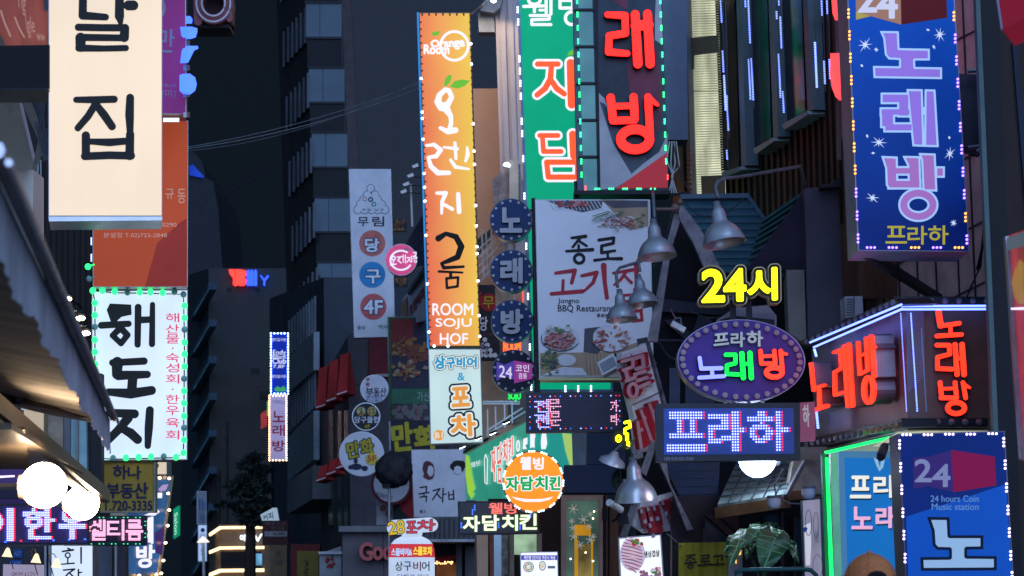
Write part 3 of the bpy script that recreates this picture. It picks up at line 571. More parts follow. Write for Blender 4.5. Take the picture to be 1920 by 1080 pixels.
# chicken poster, green signs
s = Sheet(766, 690, 56); t = thing('food_poster', 'tall poster of fried chicken and fries framed in green on the brick house', 'poster', s.at(766, 790))
m = MB(); m.flat(s, [(726, 594), (806, 594), (806, 790), (730, 790)], [[0, 1, 2, 3]], 0, .3); obj('cabinet', m, mat('pale_green_edge', (.24, .30, .27)), t)
m = MB(); m.rect(s, 728.5, 595, 806, 789, .01, .005); obj('green_border', m, mat('bottle_green_print', (.03, .09, .05)), t)
m = MB(); m.rect(s, 733, 598, 806, 640, .016, .003); m.mi = 1; m.rect(s, 733, 640, 806, 728, .016, .003); m.mi = 2; m.rect(s, 776, 597, 806, 650, .02, .003); m.rect(s, 734, 664, 806, 728, .019, .002); random.seed(11)
FOOD = [mat('brick_red_print', (.19, .03, .03)), mat('dull_red_print2', (.15, .035, .03)), mat('night_print', (.03, .03, .05)), mat('ochre_food', (.24, .12, .045)), mat('chicken_red', (.18, .05, .035)), mat('cream_food', (.27, .19, .11)), mat('chicken_brown', (.15, .06, .035))]
for i in range(90):
    z = i % 3
    if z == 0: x, y, r, c = random.gauss(748, 7), random.gauss(650, 8), 4.5, random.choice((3, 3, 5, 4))
    elif z == 1: x, y, r, c = random.gauss(783, 9), random.gauss(660, 11), 8, random.choice((4, 4, 6, 3))
    else: x, y, r, c = random.gauss(764, 16), random.gauss(692, 8), 6.5, random.choice((3, 5, 6, 5, 4))
    if not (736 < x < 801 and 634 < y < 724): continue
    m.mi = c; m.poly(s, blob(x, y, r * random.uniform(.5, 1.1), r * random.uniform(.4, .9)), .022 + i * .0005)
m.mi = 5; m.strokes(s, [([(742, 650), (760, 631)], 1)], off=.12, th=.002, step=.4); m.mi = 0; m.poly(s, [(779, 610), (783, 596), (790, 598), (786, 612)], .1)
obj('photo_print', m, FOOD, t)
m = MB(); m.rect(s, 734, 729, 806, 757, .03, .01); obj('lower_green_band', m, mat('dark_green_print', (.035, .12, .07)), t)
m = MB(); m.text(s, '가산', (782, 734, 806, 752), .045); obj('lettering', m, mat('pale_green_letters', (.3, .36, .32)), t)
m = MB(); random.seed(2); m.rect(s, 734, 758, 806, 790, .03, .01); 
for i in range(30): m.mi = 1 + i % 2; m.poly(s, blob(random.uniform(740, 800), random.uniform(762, 786), random.uniform(3, 7)), .045 + i * .0005)
obj('lower_photo_print', m, [mat('murky_print', (.05, .045, .05)), mat('murky_rose_print', (.16, .10, .10)), mat('murky_grey_print', (.12, .12, .12))], t)
# yellow comic sign on black
s = Sheet(780, 815, 54); t = thing('comic_sign', 'black sign with huge yellow block lettering above the white sign with portraits', 'sign', s.at(780, 872))
m = MB(); m.flat(s, [(730, 788), (840, 788), (842, 872), (732, 872)], [[0, 1, 2, 3]], 0, .3); obj('cabinet', m, mat('black_sheet', (.02, .022, .03)), t)
m = MB(); m.sdftext(s, '만', [(734, 797), (770, 792), (774, 842), (738, 846)], 2.2, .02, .004); m.sdftext(s, '화', [(776, 802), (814, 798), (820, 840), (780, 842)], 2.6, .02, .004); obj('lettering', m, mat('mustard_vinyl', (.36, .30, .02), .5), t)
# round trade signs
s = Sheet(703, 729, 55); SILV = mat('silver_rim', (.5, .52, .56), .35, .7)
t = circ('round_sign', 'unlit white round sign with two red letters over navy lettering', s, 702, 729, 26.5, .15, SILV, PW, k=.97)
m = MB(); m.text(s, '부', (686, 708 + 19, 700, 709 + 34), .02, 0, .02); m.text(s, '동산', (701, 727, 724, 743), .02, 0, .02); obj('lettering', m, NAVYV, t)
m = MB(); m.text(s, '부', (686, 708, 693, 715), .02, 0, .03); m.text(s, '동', (686, 717, 693, 724), .02, 0, .03); obj('red_lettering', m, mat('red_print', (.38, .04, .04)), t)
m = MB(); m.text(s, '중개법인', (687, 738 + 3, 716, 748), .02); m.text(s, 'T.723-8877', (686, 743 + 6, 716, 754), .02); obj('small_lettering', m, mat('blue_small_print', (.06, .09, .3)), t)
s = Sheet(686, 780, 55); t = circ('round_sign', 'black round sign with a silver rim and two billiard balls above its lettering', s, 686.5, 781, 26.5, .15, SILV, mat('black_round_sheet', (.014, .016, .022), .35), k=.93)
m = MB(); random.seed(8)
for cx in (677, 697):
    m.mi = 1; m.disc(s, cx, 771, 8.5, .016, .002, 20)
    for i in range(14): m.mi = i % 4; m.poly(s, blob(cx + random.uniform(-5, 5), 771 + random.uniform(-5, 5), 2.2), .02 + i * .0006)
obj('ball_print', m, [mat('ball_red', (.3, .05, .04)), mat('ball_yellow', (.36, .32, .08)), mat('ball_green', (.10, .2, .07)), mat('ball_white', (.5, .5, .45))], t)
m = MB(); m.text(s, '당구클럽', (665, 781, 710, 793), .02, 0, .03); obj('lettering', m, PW, t); m = MB(); m.text(s, '4F', (683, 796, 694, 803), .02, 0, .02); obj('floor_lettering', m, mat('yellow_print', (.45, .35, .03)), t)
s = Sheet(678, 851, 53); t = circ('round_sign', 'large white round sign with yellow outlined lettering and a spiky yellow burst', s, 678, 851, 42, .2, SILV, PW, k=.98)
for ch, q in (('만', [(650, 831), (671, 827), (674, 855), (653, 860)]), ('화', [(675, 826), (697, 822), (702, 850), (679, 854)])):
    m = MB(); m.sdftext(s, ch, q, 3.0, .016, .004); obj('letter_outline', m, NAVYV, t); m = MB(); m.sdftext(s, ch, q, 1.2, .024, .004); obj('letter', m, mat('mustard_vinyl', (.36, .30, .02), .5), t)
m = MB(); m.poly(s, [(697 + (13.5 if i % 2 else 9) * math.cos(i * math.pi / 14), 860 + (14 if i % 2 else 9.5) * math.sin(i * math.pi / 14)) for i in range(28)], .03, .004); obj('spiky_burst', m, mat('sun_yellow_print', (.55, .42, .03)), t)
m = MB(); m.text(s, '5F', (689, 854, 705, 865), .04, 0, .02); obj('floor_lettering', m, mat('red_print', (.38, .04, .04)), t)
m = MB(); m.poly(s, ell(668, 875, 11, 6), .02, .002); m.poly(s, ell(667, 864, 4, 5), .024, .002); m.poly(s, ell(684, 878, 6, 5), .022, .002); m.poly(s, ell(657, 876, 4, 4), .021, .002); obj('dark_print', m, NAVYV, t)
# roasted and hand-cooked signs behind the folded umbrella
s = Sheet(735, 905, 55); t = circ('round_sign', 'white round sign with a maroon rim half hidden by the black bundle', s, 734, 908, 39, .15, mat('maroon_rim', (.13, .02, .03)), PW, k=.86)
m = MB(); m.text(s, 'ROASTED', [(707, 922), (737, 931), (734, 938), (704, 929)], .02); obj('lettering', m, NAVYV, t)
s = Sheet(720, 960, 55.6); t = thing('menu_board', 'narrow white board printed with orange discs under the maroon rimmed sign', 'sign', s.at(720, 985)); m = MB(); m.rect(s, 706, 925, 737, 984, 0, .12); obj('board', m, mat('pale_cream_sheet', (.5, .47, .5)), t)
m = MB()
for x, y, r in ((729, 938, 8), (718, 953, 6), (729, 963, 7)): m.disc(s, x, y, r, .01, .002, 14)
obj('disc_print', m, mat('dull_orange_print', (.36, .15, .07)), t)
s = Sheet(770, 930, 55.3); t = thing('round_sign', 'dark board with a big red disc and white letters curved along its edge', 'sign', s.at(760, 985)); m = MB(); m.rect(s, 737, 862, 800, 988, 0, .12); obj('board', m, mat('black_sheet', (.02, .022, .03)), t)
m = MB(); m.poly(s, [(x, y) for x, y in ell(790, 925, 46, 52, 36) if x < 800 or True], .01, .004); obj('red_disc', m, mat('disc_red', (.26, .018, .025)), t)
m = MB()
for i, ch in enumerate('HAND COOKED'):
    if ch == ' ': continue
    a = math.pi + .12 + i * .155; cx, cy_ = 790 + 38 * math.cos(a), 925 + 44 * math.sin(a); ux, uy = -math.sin(a), math.cos(a); vx, vy = math.cos(a), math.sin(a); g = lambda p, q: (cx + ux * p + vx * q, cy_ + uy * p + vy * q)
    m.text(s, ch, [g(-2.4, 3.4), g(2.4, 3.4), g(2.4, -3.4), g(-2.4, -3.4)], .02)
obj('lettering', m, PW, t)
# folded black bundle
t = thing('folded_umbrella', 'black cloth bundle of a folded umbrella tied on a thin pole', 'umbrella', P3(738, 985, 50)); m = MB(); c = P3(738, 881, 50); random.seed(4); N = 28; K = 14; vs = []
for i in range(K + 1):
    th = math.pi * i / K
    for k in range(N):
        a = 2 * math.pi * k / N; r = .37 * (1 + .07 * math.sin(9 * a + 3 * th) + .05 * math.sin(5 * a - 7 * th)); vs.append(c + Vector((r * math.sin(th) * math.cos(a) * 1.02, r * .9 * math.sin(th) * math.sin(a), r * .95 * math.cos(th))))
m.add(vs, [[i * N + k, i * N + (k + 1) % N, (i + 1) * N + (k + 1) % N, (i + 1) * N + k] for i in range(K) for k in range(N)]); obj('cloth', m, mat('black_bundle_cloth', (.028, .026, .032), .75, 0, .4, 6), t, True)
m = MB(); m.tube([P3(729, 1150, 50), P3(730, 885, 50)], .03, 7); m.tube([P3(730, 790, 50), P3(731, 845, 50)], .025, 7); obj('pole', m, METAL, t)
m = MB(); m.tube([P3(724 + 7 * math.cos(a), 912 + 2 * math.sin(a), 49.7) for a in np.linspace(0, 6, 10)], .03, 5); obj('tie', m, DARKM, t)
# white sign with portraits
s = Sheet(822, 905, 52); t = lightbox('portrait_sign', 'large unlit white sign with two printed curly haired heads and black brush lettering', 'sign', s, [(771, 843), (874, 842), (874, 969), (776, 970)], .4, PW, frame=1.2, rear=False)
m = MB(); m.poly(s, [(794, 868), (799, 864), (806, 865), (812, 870), (815, 880), (814, 892), (811, 898), (804, 900), (797, 897), (793, 894), (795, 888), (792, 880)], .015, .002); obj('brown_hair_print', m, mat('hair_brown_print', (.11, .035, .035)), t)
m = MB(); m.poly(s, [(803, 874), (809, 873), (813, 878), (813, 886), (810, 893), (805, 893), (801, 886)], .019, .002); m.poly(s, [(852, 876), (858, 873), (864, 876), (866, 886), (858, 890), (851, 886)], .03, .002); obj('face_print', m, PW, t)
m = MB(); m.poly(s, blob(859, 874, 14, 12, 22, .12), .015, .01); obj('black_hair_print', m, BLACK, t)
m = MB(); m.strokes(s, [([(788, 914), (800, 912), (799, 924)], 2.4), ([(785, 926, 2), (804, 923, 2.6)], 2.4), ([(795, 925), (795, 931)], 2), ([(788, 932), (800, 930), (799, 940)], 2.4), ([(812, 920), (825, 916), (811, 937)], 2.4), ([(819, 925), (827, 934)], 2.4), ([(831, 916), (830, 941)], 2.6), ([(831, 927), (837, 926)], 2), ([(841, 922), (842, 936)], 2.2), ([(850, 919), (851, 936)], 2.4), ([(842, 928), (850, 927)], 2), ([(842, 936), (851, 935)], 2)], off=.02, th=.002, step=.5); m.text(s, 'B1', (788, 956, 797, 962), .02); obj('lettering', m, BLACK, t)
# dark canopy below
t = thing('shop_canopy', 'dark ribbed canopy over the shop mouth behind the inflatable sign', 'canopy', P3(850, 1015, 48)); s = Sheet(850, 990, 48); m = MB(); m.rect(s, 800, 970, 920, 1016, 0, 2.5); obj('fascia', m, mat('ribbed_grey_fascia', (.10, .105, .115), .6, 0, .2, 3), t)
m = MB(); m.rect(s, 800, 1011, 920, 1016, .08, .1); obj('lower_lip', m, METAL, t); m = MB()
for x in range(806, 920, 9): m.rect(s, x, 972, x + 2, 1010, .03, .03)
obj('ribs', m, mat('dark_rib', (.05, .052, .058)), t)
ps = thing('storefront', 'dim little shop mouth with posts and warm glints under the ribbed canopy', 'shop', P3(850, 1100, 50)); s = Sheet(850, 1050, 50.5); m = MB(); m.rect(s, 800, 1014, 930, 1140, 0, 1); obj('wall', m, mat('dark_shop_wall', (.04, .035, .035), .8), ps)
m = MB(); m.rect(s, 855, 1020, 866, 1140, .3, .25); obj('post', m, mat('grey_wood_post', (.16, .15, .16), .8), ps); m = MB(); m.rect(s, 872, 1024, 906, 1140, .2, .15); obj('shutter', m, mat('grey_wood_post', (.16, .15, .16), .8), ps)
m = MB(); m.poly(s, [(812, 1046), (855, 1040), (855, 1046), (812, 1056)], .3, .2); obj('red_valance', m, RED, ps)
m = MB(); m.rect(s, 818, 1056, 855, 1140, .05, .04); obj('window', m, emis('brown_lit_glass', '#6a4024', .5, .6, 3), ps)  # shop light is put into the pane as emission
random.seed(6); m = MB()
for i in range(16): m.ball(s.at(random.uniform(816, 854), random.uniform(1052, 1058), .3), .018, 8)
obj('fairy_lights', m, emis('amber_fairy_light', '#ffc07a', 3), ps)
# inflatable sign
s = Sheet(770, 1030, 40); t = thing('inflatable_sign', 'white bottle shaped inflatable sign with a red band of lettering', 'sign', P3(771, 1130, 40))
def puff(m, prof, sx, sy, cx, cy_, d, n=32):
    """rounded column: profile of (half width px, y px)"""
    k = d / FPX; vs = []; c0 = P3(cx, cy_, d)
    for hw, y in prof:
        c = P3(cx, y, d)
        for i in range(n): a = 2 * math.pi * i / n; vs.append(c + CR * hw * k * math.cos(a) + Vector((0, 1, 0)) * hw * k * sy * math.sin(a))
    m.add(vs, [[i * n + q, i * n + (q + 1) % n, (i + 1) * n + (q + 1) % n, (i + 1) * n + q] for i in range(len(prof) - 1) for q in range(n)])
INF = emis('inflatable_white', '#cdddf6', .72, .1, 2, base=.5)
m = MB(); puff(m, [(1, 1004), (20, 1006), (32, 1012), (39, 1020)], 1, .35, 772, 1020, 40); m.add([], []); puff(m, [(43, 1045), (43, 1150)], 1, .35, 772, 1045, 40); obj('body', m, INF, t, True)
m = MB(); puff(m, [(39, 1020), (42, 1030), (43, 1045)], 1, .35, 772, 1030, 40); obj('red_band', m, emis('inflatable_red', '#d83c4a', .75, .1, 2), t, True)
m = MB(); m.loops(s, sdf_loops([([(738, 990), (808, 984)], 25), ([(738, 976 + 7), (806, 978)], 16), ([(760, 1002), (784, 1000)], 14)], None, (), 0, .8), .12, .22); obj('head_board', m, INF, t)
for ch, q, col in (('2', [(727, 980), (741, 977), (744, 1001), (729, 1003)], 'amber_letter'), ('8', [(743, 977), (757, 975), (759, 999), (745, 1001)], 'amber_letter'), ('포', [(762, 978), (780, 977), (781, 999), (763, 999)], 'rose_letter'), ('차', [(783, 976), (816, 974), (815, 994), (782, 996)], 'rose_letter')):
    m = MB(); m.sdftext(s, ch, q, 1.7, .14, .01, step=.5); o = obj('letter_outline', m, NAVYV, t); m = MB(); m.sdftext(s, ch, q, .5, .16, .01, step=.5); obj('letter', m, emis(col, '#e8c53a' if col[0] == 'a' else '#d8455e', .75), t)
sb = Sheet(772, 1030, 40); sb.p = sb.p - Vector((0, .16, 0))
m = MB(); m.text(sb, '스몰비어&', (734, 1028, 772, 1042), .02, .01, .05); obj('band_lettering', m, emis('pale_blue_letters', '#b8d4ff', .9), t)
m = MB(); m.text(sb, '스몰포차', (775, 1025, 810, 1041), .02, .01, .05); obj('yellow_lettering', m, emis('yellow_letters', '#ffe24a', .9), t)
for ch, x, col in (('상', 741, '#1f7a4a'), ('구', 757, '#2b4aa0'), ('비', 775, '#cc3a50'), ('어', 791, '#2b3f66')):
    m = MB(); m.text(sb, ch, (x, 1053, x + 14, 1070), .02, .01, .02); obj('letter', m, mat('inflatable_print_' + ('green', 'blue', 'rose', 'slate')[(x - 741) // 16 % 4], lin(col)), t)
m = MB(); m.text(sb, '단체석 완비', (745, 1076, 803, 1090), .02, .01); obj('purple_lettering', m, mat('purple_print', (.2, .03, .16)), t)
# ================================================================ bright orange sign and the beer sign below it
s = Sheet(842, 340, 35, yaw=0)
def gradient_sheet(name, left, mid_, right, k, x0, x1, base=.25, kx=1.0, kz=.028):
    """printed colour wash across a lit sheet, in the sheet's own metres from its base point"""
    m = emis(name, mid_, k, .05, .8); t = m.node_tree; p = t.nodes['Principled BSDF']; tc = t.nodes.new('ShaderNodeTexCoord'); sp = t.nodes.new('ShaderNodeSeparateXYZ'); mr = t.nodes.new('ShaderNodeMapRange')
    nz = t.nodes.new('ShaderNodeTexNoise'); nz.inputs['Scale'].default_value = 1.3; ad = t.nodes.new('ShaderNodeMath'); ad.operation = 'MULTIPLY_ADD'; ad.inputs[1].default_value = (x1 - x0) * .35; 
    mr.inputs['From Min'].default_value = x0 + (x1 - x0) * .17; mr.inputs['From Max'].default_value = x1 + (x1 - x0) * .17
    rp = t.nodes.new('ShaderNodeValToRGB'); rp.color_ramp.elements[0].color = (*lin(left), 1); rp.color_ramp.elements[1].color = (*lin(right), 1); e = rp.color_ramp.elements.new(.5); e.color = (*lin(mid_), 1)
    sh = t.nodes.new('ShaderNodeMath'); sh.operation = 'MULTIPLY_ADD'; sh.inputs[1].default_value = kz; hx = t.nodes.new('ShaderNodeMath'); hx.operation = 'MULTIPLY'; hx.inputs[1].default_value = kx; t.links.new(sp.outputs['X'], hx.inputs[0])
    t.links.new(tc.outputs['Object'], sp.inputs[0]); t.links.new(tc.outputs['Object'], nz.inputs['Vector']); t.links.new(nz.outputs['Fac'], ad.inputs[0])
    t.links.new(sp.outputs['Z'], sh.inputs[0]); t.links.new(hx.outputs[0], sh.inputs[2]); t.links.new(sh.outputs[0], ad.inputs[2]); t.links.new(ad.outputs[0], mr.inputs['Value']); t.links.new(mr.outputs[0], rp.inputs[0])
    t.links.new(rp.outputs[0], p.inputs['Emission Color']); return m
ORS = gradient_sheet('orange_wash_sheet', '#e4604a', '#ee9c56', '#ecc450', .95, -.36, .40)
t = lightbox('bar_sign', 'tall glowing orange sign fading from red to yellow with a ring logo and brush lettering', 'sign', s, [(785, 23), (882, 23), (901, 650), (804, 650)], .35, ORS, frame=2, cab=mat('rusty_cabinet', (.18, .13, .10), .6, .4))
m = MB(); m.flat(s, [(781.5, 23), (785, 23), (804, 650), (801, 650)], [[0, 1, 2, 3]], -.02, .3); obj('blue_edge_light', m, emis('blue_edge', '#2c8ee0', .9), t)
WL = emis('white_lit_letters', '#f4f2fb', 1.0)
m = MB(); m.strokes(s, [(ring(852, 86, 26, 27), 5)], off=.014, th=.002); obj('ring_logo', m, WL, t)
m = MB(); m.sdftext(s, 'Orange', [(808, 76), (868, 70), (872, 92), (808, 92)], .9, .02, .002, step=.6); m.sdftext(s, 'Room', [(795, 84), (842, 84), (842, 101), (795, 101)], .9, .024, .002, step=.6); obj('logo_lettering', m, WL, t)
m = MB()
for pg in ([(832, 160), (835, 147), (843, 139), (847, 143), (845, 152), (838, 161)], [(843, 163), (852, 152), (866, 149), (881, 151), (872, 161), (858, 166)], [(808, 62), (816, 59), (825, 58), (822, 66), (812, 67)]): m.poly(s, pg, .014, .002)
obj('leaf_print', m, emis('leaf_green_glow', '#6fbf3c', .9), t)
m = MB(); S = dict(off=.014, th=.002)
m.strokes(s, [([(835, 168, 9), (824, 178, 10), (821, 191, 13), (828, 201, 15), (840, 195, 11), (847, 182, 9), (842, 170, 9), (835, 168, 9)], 10), ([(836, 203, 15), (845, 217, 9), (846, 230, 8), (843, 243, 9)], 9), ([(826, 240, 7), (840, 247, 10), (854, 244, 11)], 9)], **S)
m.strokes(s, [([(799, 273, 5), (814, 271, 7), (826, 281, 9), (818, 293, 8), (803, 295, 6), (808, 312, 9), (821, 324, 10), (842, 324, 8)], 8), ([(832, 276, 4), (857, 279, 7)], 6), ([(853, 268, 6), (855, 297, 6)], 7), ([(876, 276, 4), (877, 290, 8), (873, 302, 5)], 7), ([(845, 300, 6), (854, 313, 7), (879, 317, 4)], 6)], **S)
m.strokes(s, [([(819, 362, 6), (836, 362, 8), (829, 378, 7), (828, 400, 5)], 7), ([(832, 383, 6), (848, 392, 7)], 6), ([(859, 364, 8), (861, 397, 9)], 9)], **S)
obj('white_brush_lettering', m, WL, t)
m = MB(); m.strokes(s, [([(822, 447, 12), (836, 438, 8), (855, 444, 11), (865, 462, 12), (858, 482, 11), (841, 489, 9), (828, 494, 6), (832, 502, 7), (869, 500, 5)], 10), ([(823, 509, 5), (867, 511, 4)], 5), ([(845, 512), (845, 520)], 6), ([(837, 522, 5), (859, 520, 5), (858, 537, 5), (838, 540, 5), (837, 522, 5)], 5)], **S); obj('black_brush_lettering', m, mat('soft_black_print', (.02, .018, .016), .5), t)
m = MB()
for w_, q in (('ROOM', (811, 569, 887, 591)), ('SOJU', (817, 597, 884, 617)), ('HOF', (825, 625, 877, 645))): m.text(s, w_, q, .014, 0, .025)
obj('latin_lettering', m, WL, t)
WLED = emis('blue_white_led', '#e4ecff', 5)
pts = [(785 + (y - 23) * .0303 + 1, y) for y in (147, 210, 222, 261, 325, 351, 377, 441, 532, 622)] + [(882 + (y - 23) * .0303 - 1, y) for y in (82, 120, 232, 283, 308, 385, 423, 462, 475, 526, 591, 630)] + [(814, 648), (840, 648)]
led_row(t, s, pts, WLED, n=1, r=2.6, off=.04)
m = MB()
for y in range(40, 640, 13): m.rect(s, 787 + (y - 23) * .0303, y, 790 + (y - 23) * .0303, y + 2.5, .03, .02); m.rect(s, 879 + (y - 23) * .0303, y, 882 + (y - 23) * .0303, y + 2.5, .03, .02)
for x in range(790, 882, 13): m.rect(s, x, 24, x + 3, 29, .03, .02)
obj('edge_clips', m, mat('rusty_clip', (.16, .09, .05)), t)
s = Sheet(853, 743, 34.6); t = lightbox('bar_sign', 'pale mint lit sign with blue bubble lettering hung below the orange sign', 'sign', s, [(803, 654), (901, 654), (906, 830), (807, 833)], .35, emis('mint_sheet', '#cde8ea', .85, .1), frame=1.5)
CB = emis('cyan_blue_letters', '#2f9fd0', .8); OB = emis('orange_letters', '#f0a24a', .85); OO = mat('orange_outline', (.5, .17, .05)); PALEL = emis('pale_mint_outline', '#e6f2f0', .85)
for lp, mt, g, off in ((0, OO, 4.2, .012), (1, PALEL, 3.0, .016), (2, CB, 1.1, .02)):
    m = MB()
    for ch, q in (('상', [(814, 669), (833, 667), (835, 690), (816, 692)]), ('구', [(837, 672), (852, 670), (853, 690), (838, 690)]), ('비', [(857, 670), (871, 670), (871, 688), (857, 688)]), ('어', [(876, 671), (893, 669), (893, 688), (876, 688)])): m.sdftext(s, ch, q, g, off, .003, step=.6)
    obj(('letter_outline', 'pale_outline', 'blue_lettering')[lp], m, mt, t)
m = MB(); m.text(s, '&', (858, 699, 871, 713), .02, 0, .03); obj('ampersand', m, CB, t)
for lp, mt, g, off in ((0, NAVYV, 8.5, .012), (1, PALEL, 5.2, .016), (2, OB, 1.9, .02)):
    m = MB()
    for ch, q in (('포', [(847, 728), (878, 726), (880, 760), (849, 762)]), ('차', [(847, 781), (889, 777), (892, 816), (847, 818)])): m.sdftext(s, ch, q, g, off, .003)
    obj(('navy_outline', 'pale_outline', 'orange_lettering')[lp], m, mt, t)
m = MB(); m.disc(s, 823, 816, 10, .012, .003); obj('orange_badge', m, OB, t); m = MB(); m.text(s, 'B1', (816, 811, 830, 821), .02, 0, .03); obj('floor_lettering', m, PALEL, t)
# ================================================================ left side of the street
# house fronts behind the signs
lh = thing('plank_house', 'dark plank fronted house on the left behind the awning', 'building', P3(60, 1110, 27)); s = Sheet(110, 500, 27)
m = MB(); m.rect(s, -200, -60, 178, 1160, 0, 1.0); obj('wall', m, mat('black_brown_plank', (.022, .019, .020), .6, 0, .3, 4, streak=1), lh)
m = MB()
for x in range(72, 178, 11): m.rect(s, x, 280, x + 1.4, 700, .02, .02)
obj('plank_joints', m, mat('plank_joint', (.008, .008, .009)), lh)
m = MB(); m.tube([s.at(71, 300, .1), s.at(69, 380, .1), s.at(70, 470, .1)], .012, 5); m.tube([s.at(76, 300, .1), s.at(78, 400, .1), s.at(75, 500, .1)], .01, 5); obj('wall_cable', m, mat('grey_cable', (.3, .32, .34), .5), lh)
ov = thing('overhang', 'pale metal house overhang with ribbed soffit at the upper left edge', 'building part', P3(30, 320, 21.20))
WM = mat('pale_blue_soffit', (.80, .82, .82), .5, 0, .1, 1.2); CRM = mat('cream_metal_wall', (.85, .79, .68), .55, 0, .12, 1.5, streak=.6)
s = Sheet(30, 320, 21.7); m = MB(); m.poly(s, [(-60, 315), (62, 317), (62, 440), (62, 700), (-60, 700)], 0, .5); obj('cream_wall', m, CRM, ov)
A = [P3(-60, 168, 19.40), P3(30, 170, 19.40), P3(66, 318, 21.60), P3(-60, 316, 21.60)]; m = MB(); m.add(A + [a + Vector((0, 0, .12)) for a in A], [(0, 1, 2, 3), (7, 6, 5, 4), (0, 4, 5, 1), (1, 5, 6, 2), (2, 6, 7, 3), (3, 7, 4, 0)]); obj('soffit', m, WM, ov)
m = MB(); m.add([P3(4, 170, 19.35), P3(12, 170, 19.35), P3(44, 268, 20.90), P3(35, 268, 20.90)], [(0, 1, 2, 3)]); m.add([P3(30, 170, 19.30), P3(52, 172, 19.30), P3(88, 268, 20.80), P3(66, 320, 21.50), P3(60, 316, 21.50), P3(72, 262, 20.75)], [(0, 1, 2, 5), (5, 2, 3, 4)]); obj('panel_trim', m, mat('bright_trim', (.55, .6, .62), .4), ov)
m = MB(); 
for i in range(12):
    x = 50 + i * 4.2; m.bar(P3(x, 172, 19.50), P3(x + 33, 300, 21.10), .008, .02)
m.add([P3(48, 170, 19.60), P3(100, 170, 19.60), P3(130, 300, 21.20), P3(82, 300, 21.20)], [(0, 1, 2, 3)]); obj('ribbed_sheet', m, mat('blue_lit_ribbed_sheet', (.25, .36, .62), .35, .2), ov)  # blue light on the ribs is put into the sheet colour
m = MB(); m.tube([P3(80, 172, 19.20), P3(87, 190, 19.20), P3(86, 225, 19.20), P3(88, 240, 19.20)], .008, 6); obj('wire', m, BLACK, ov)
# salmon sign, top left
s = Sheet2((0, 40, 11.5), (90, 40, 13)); t = thing('banner_sign', 'salmon pink sign with pale slanted script in the top left corner', 'sign', s.at(40, 86)); m = MB(); m.poly(s, [(-80, -60), (92, -60), (90, 84), (-80, 86)], 0, .1); obj('sheet', m, emis('salmon_sheet', '#9a4a4a', .5, .3, 2.5), t)
m = MB(); m.text(s, 'Ylg', [(30, -20), (48, -10), (48, 30), (32, 24)], .02, 0, 0); m.text(s, 'lgle', [(47, 28), (64, 32), (66, 70), (52, 72)], .02); m.text(s, 'ww', [(68, 62), (84, 66), (84, 78), (70, 76)], .02); m.strokes(s, [([(2, 20), (8, 40), (20, 68)], 2.6), ([(28, 32), (36, 52), (46, 70)], 2.2)], off=.02, th=.002); obj('lettering', m, emis('pale_salmon_letters', '#d9a9a4', .5), t)
m = MB(); m.poly(s, [(-80, 60), (4, 68), (10, 85), (-80, 86)], .015); obj('cream_corner', m, mat('cream_print', (.35, .33, .25)), t); m = MB(); m.poly(s, [(80, -40), (92, -40), (90, 22), (82, 18)], .012); obj('teal_corner', m, mat('teal_print', (.14, .24, .27)), t)
# dark bracket box carrying the cream sign
t = thing('sign_bracket', 'thick black steel bracket that holds the big cream sign', 'bracket', P3(40, 168, 16.9)); s = Sheet(40, 125, 16.9); m = MB(); m.rect(s, -80, 84, 92, 165, 0, .4); obj('beam', m, mat('black_beam', (.010, .010, .012), .55), t)
m = MB(); m.rect(s, -80, 165, 90, 169, .03, .45); obj('lower_lip', m, DARKM, t)
# big cream sign
s = Sheet(198, 200, 17, yaw=9.4); CREAM = emis('cream_lit_sheet', '#f5e0c6', .95, .06, .9); t = lightbox('restaurant_sign', 'big glowing cream sign with fat black hand drawn lettering at the upper left', 'sign', s, (91, -120, 304, 405), .42, CREAM, frame=1.2)
m = MB(); m.flat(s, [(91, 405), (304, 405), (304, 413), (92, 415)], [[0, 1, 2, 3]], -.01, .42); obj('bottom_tray', m, mat('bright_aluminium', (.5, .5, .55), .3, .8), t)
m = MB(); m.strokes(s, [([(156, -30), (155, 29, 14), (198, 32, 11)], 13), ([(224, -40, 13), (224, 30, 16), (226, 42, 8)], 14), ([(241, 10, 17), (250, 10, 17)], 17), ([(147, 51, 12), (190, 52, 12), (235, 52, 12)], 12), ([(234, 53, 15), (233, 70, 16)], 15), ([(233, 71, 11), (150, 70, 12)], 11), ([(151, 71, 18), (151, 88, 17)], 17), ([(148, 90, 12), (195, 91, 10), (236, 90, 10)], 11)], grow=.9, off=.014, th=.003)
m.strokes(s, [([(143, 187, 10), (180, 187, 12), (214, 186, 12)], 11), ([(181, 192, 12), (165, 218, 12), (146, 240, 11)], 12), ([(180, 196, 12), (195, 215, 14), (210, 237, 13)], 13), ([(244, 183, 13), (243, 215, 15), (244, 248, 11)], 14), ([(161, 254, 14), (161, 292, 14)], 14), ([(244, 252, 14), (243, 292, 15)], 14), ([(163, 265, 9), (205, 267, 13), (243, 264, 11)], 11), ([(159, 293, 13), (205, 291, 13), (246, 292, 13)], 13)], grow=.9, off=.014, th=.003)
obj('brush_lettering', m, mat('sign_black_vinyl', (.02, .019, .018), .5), t)
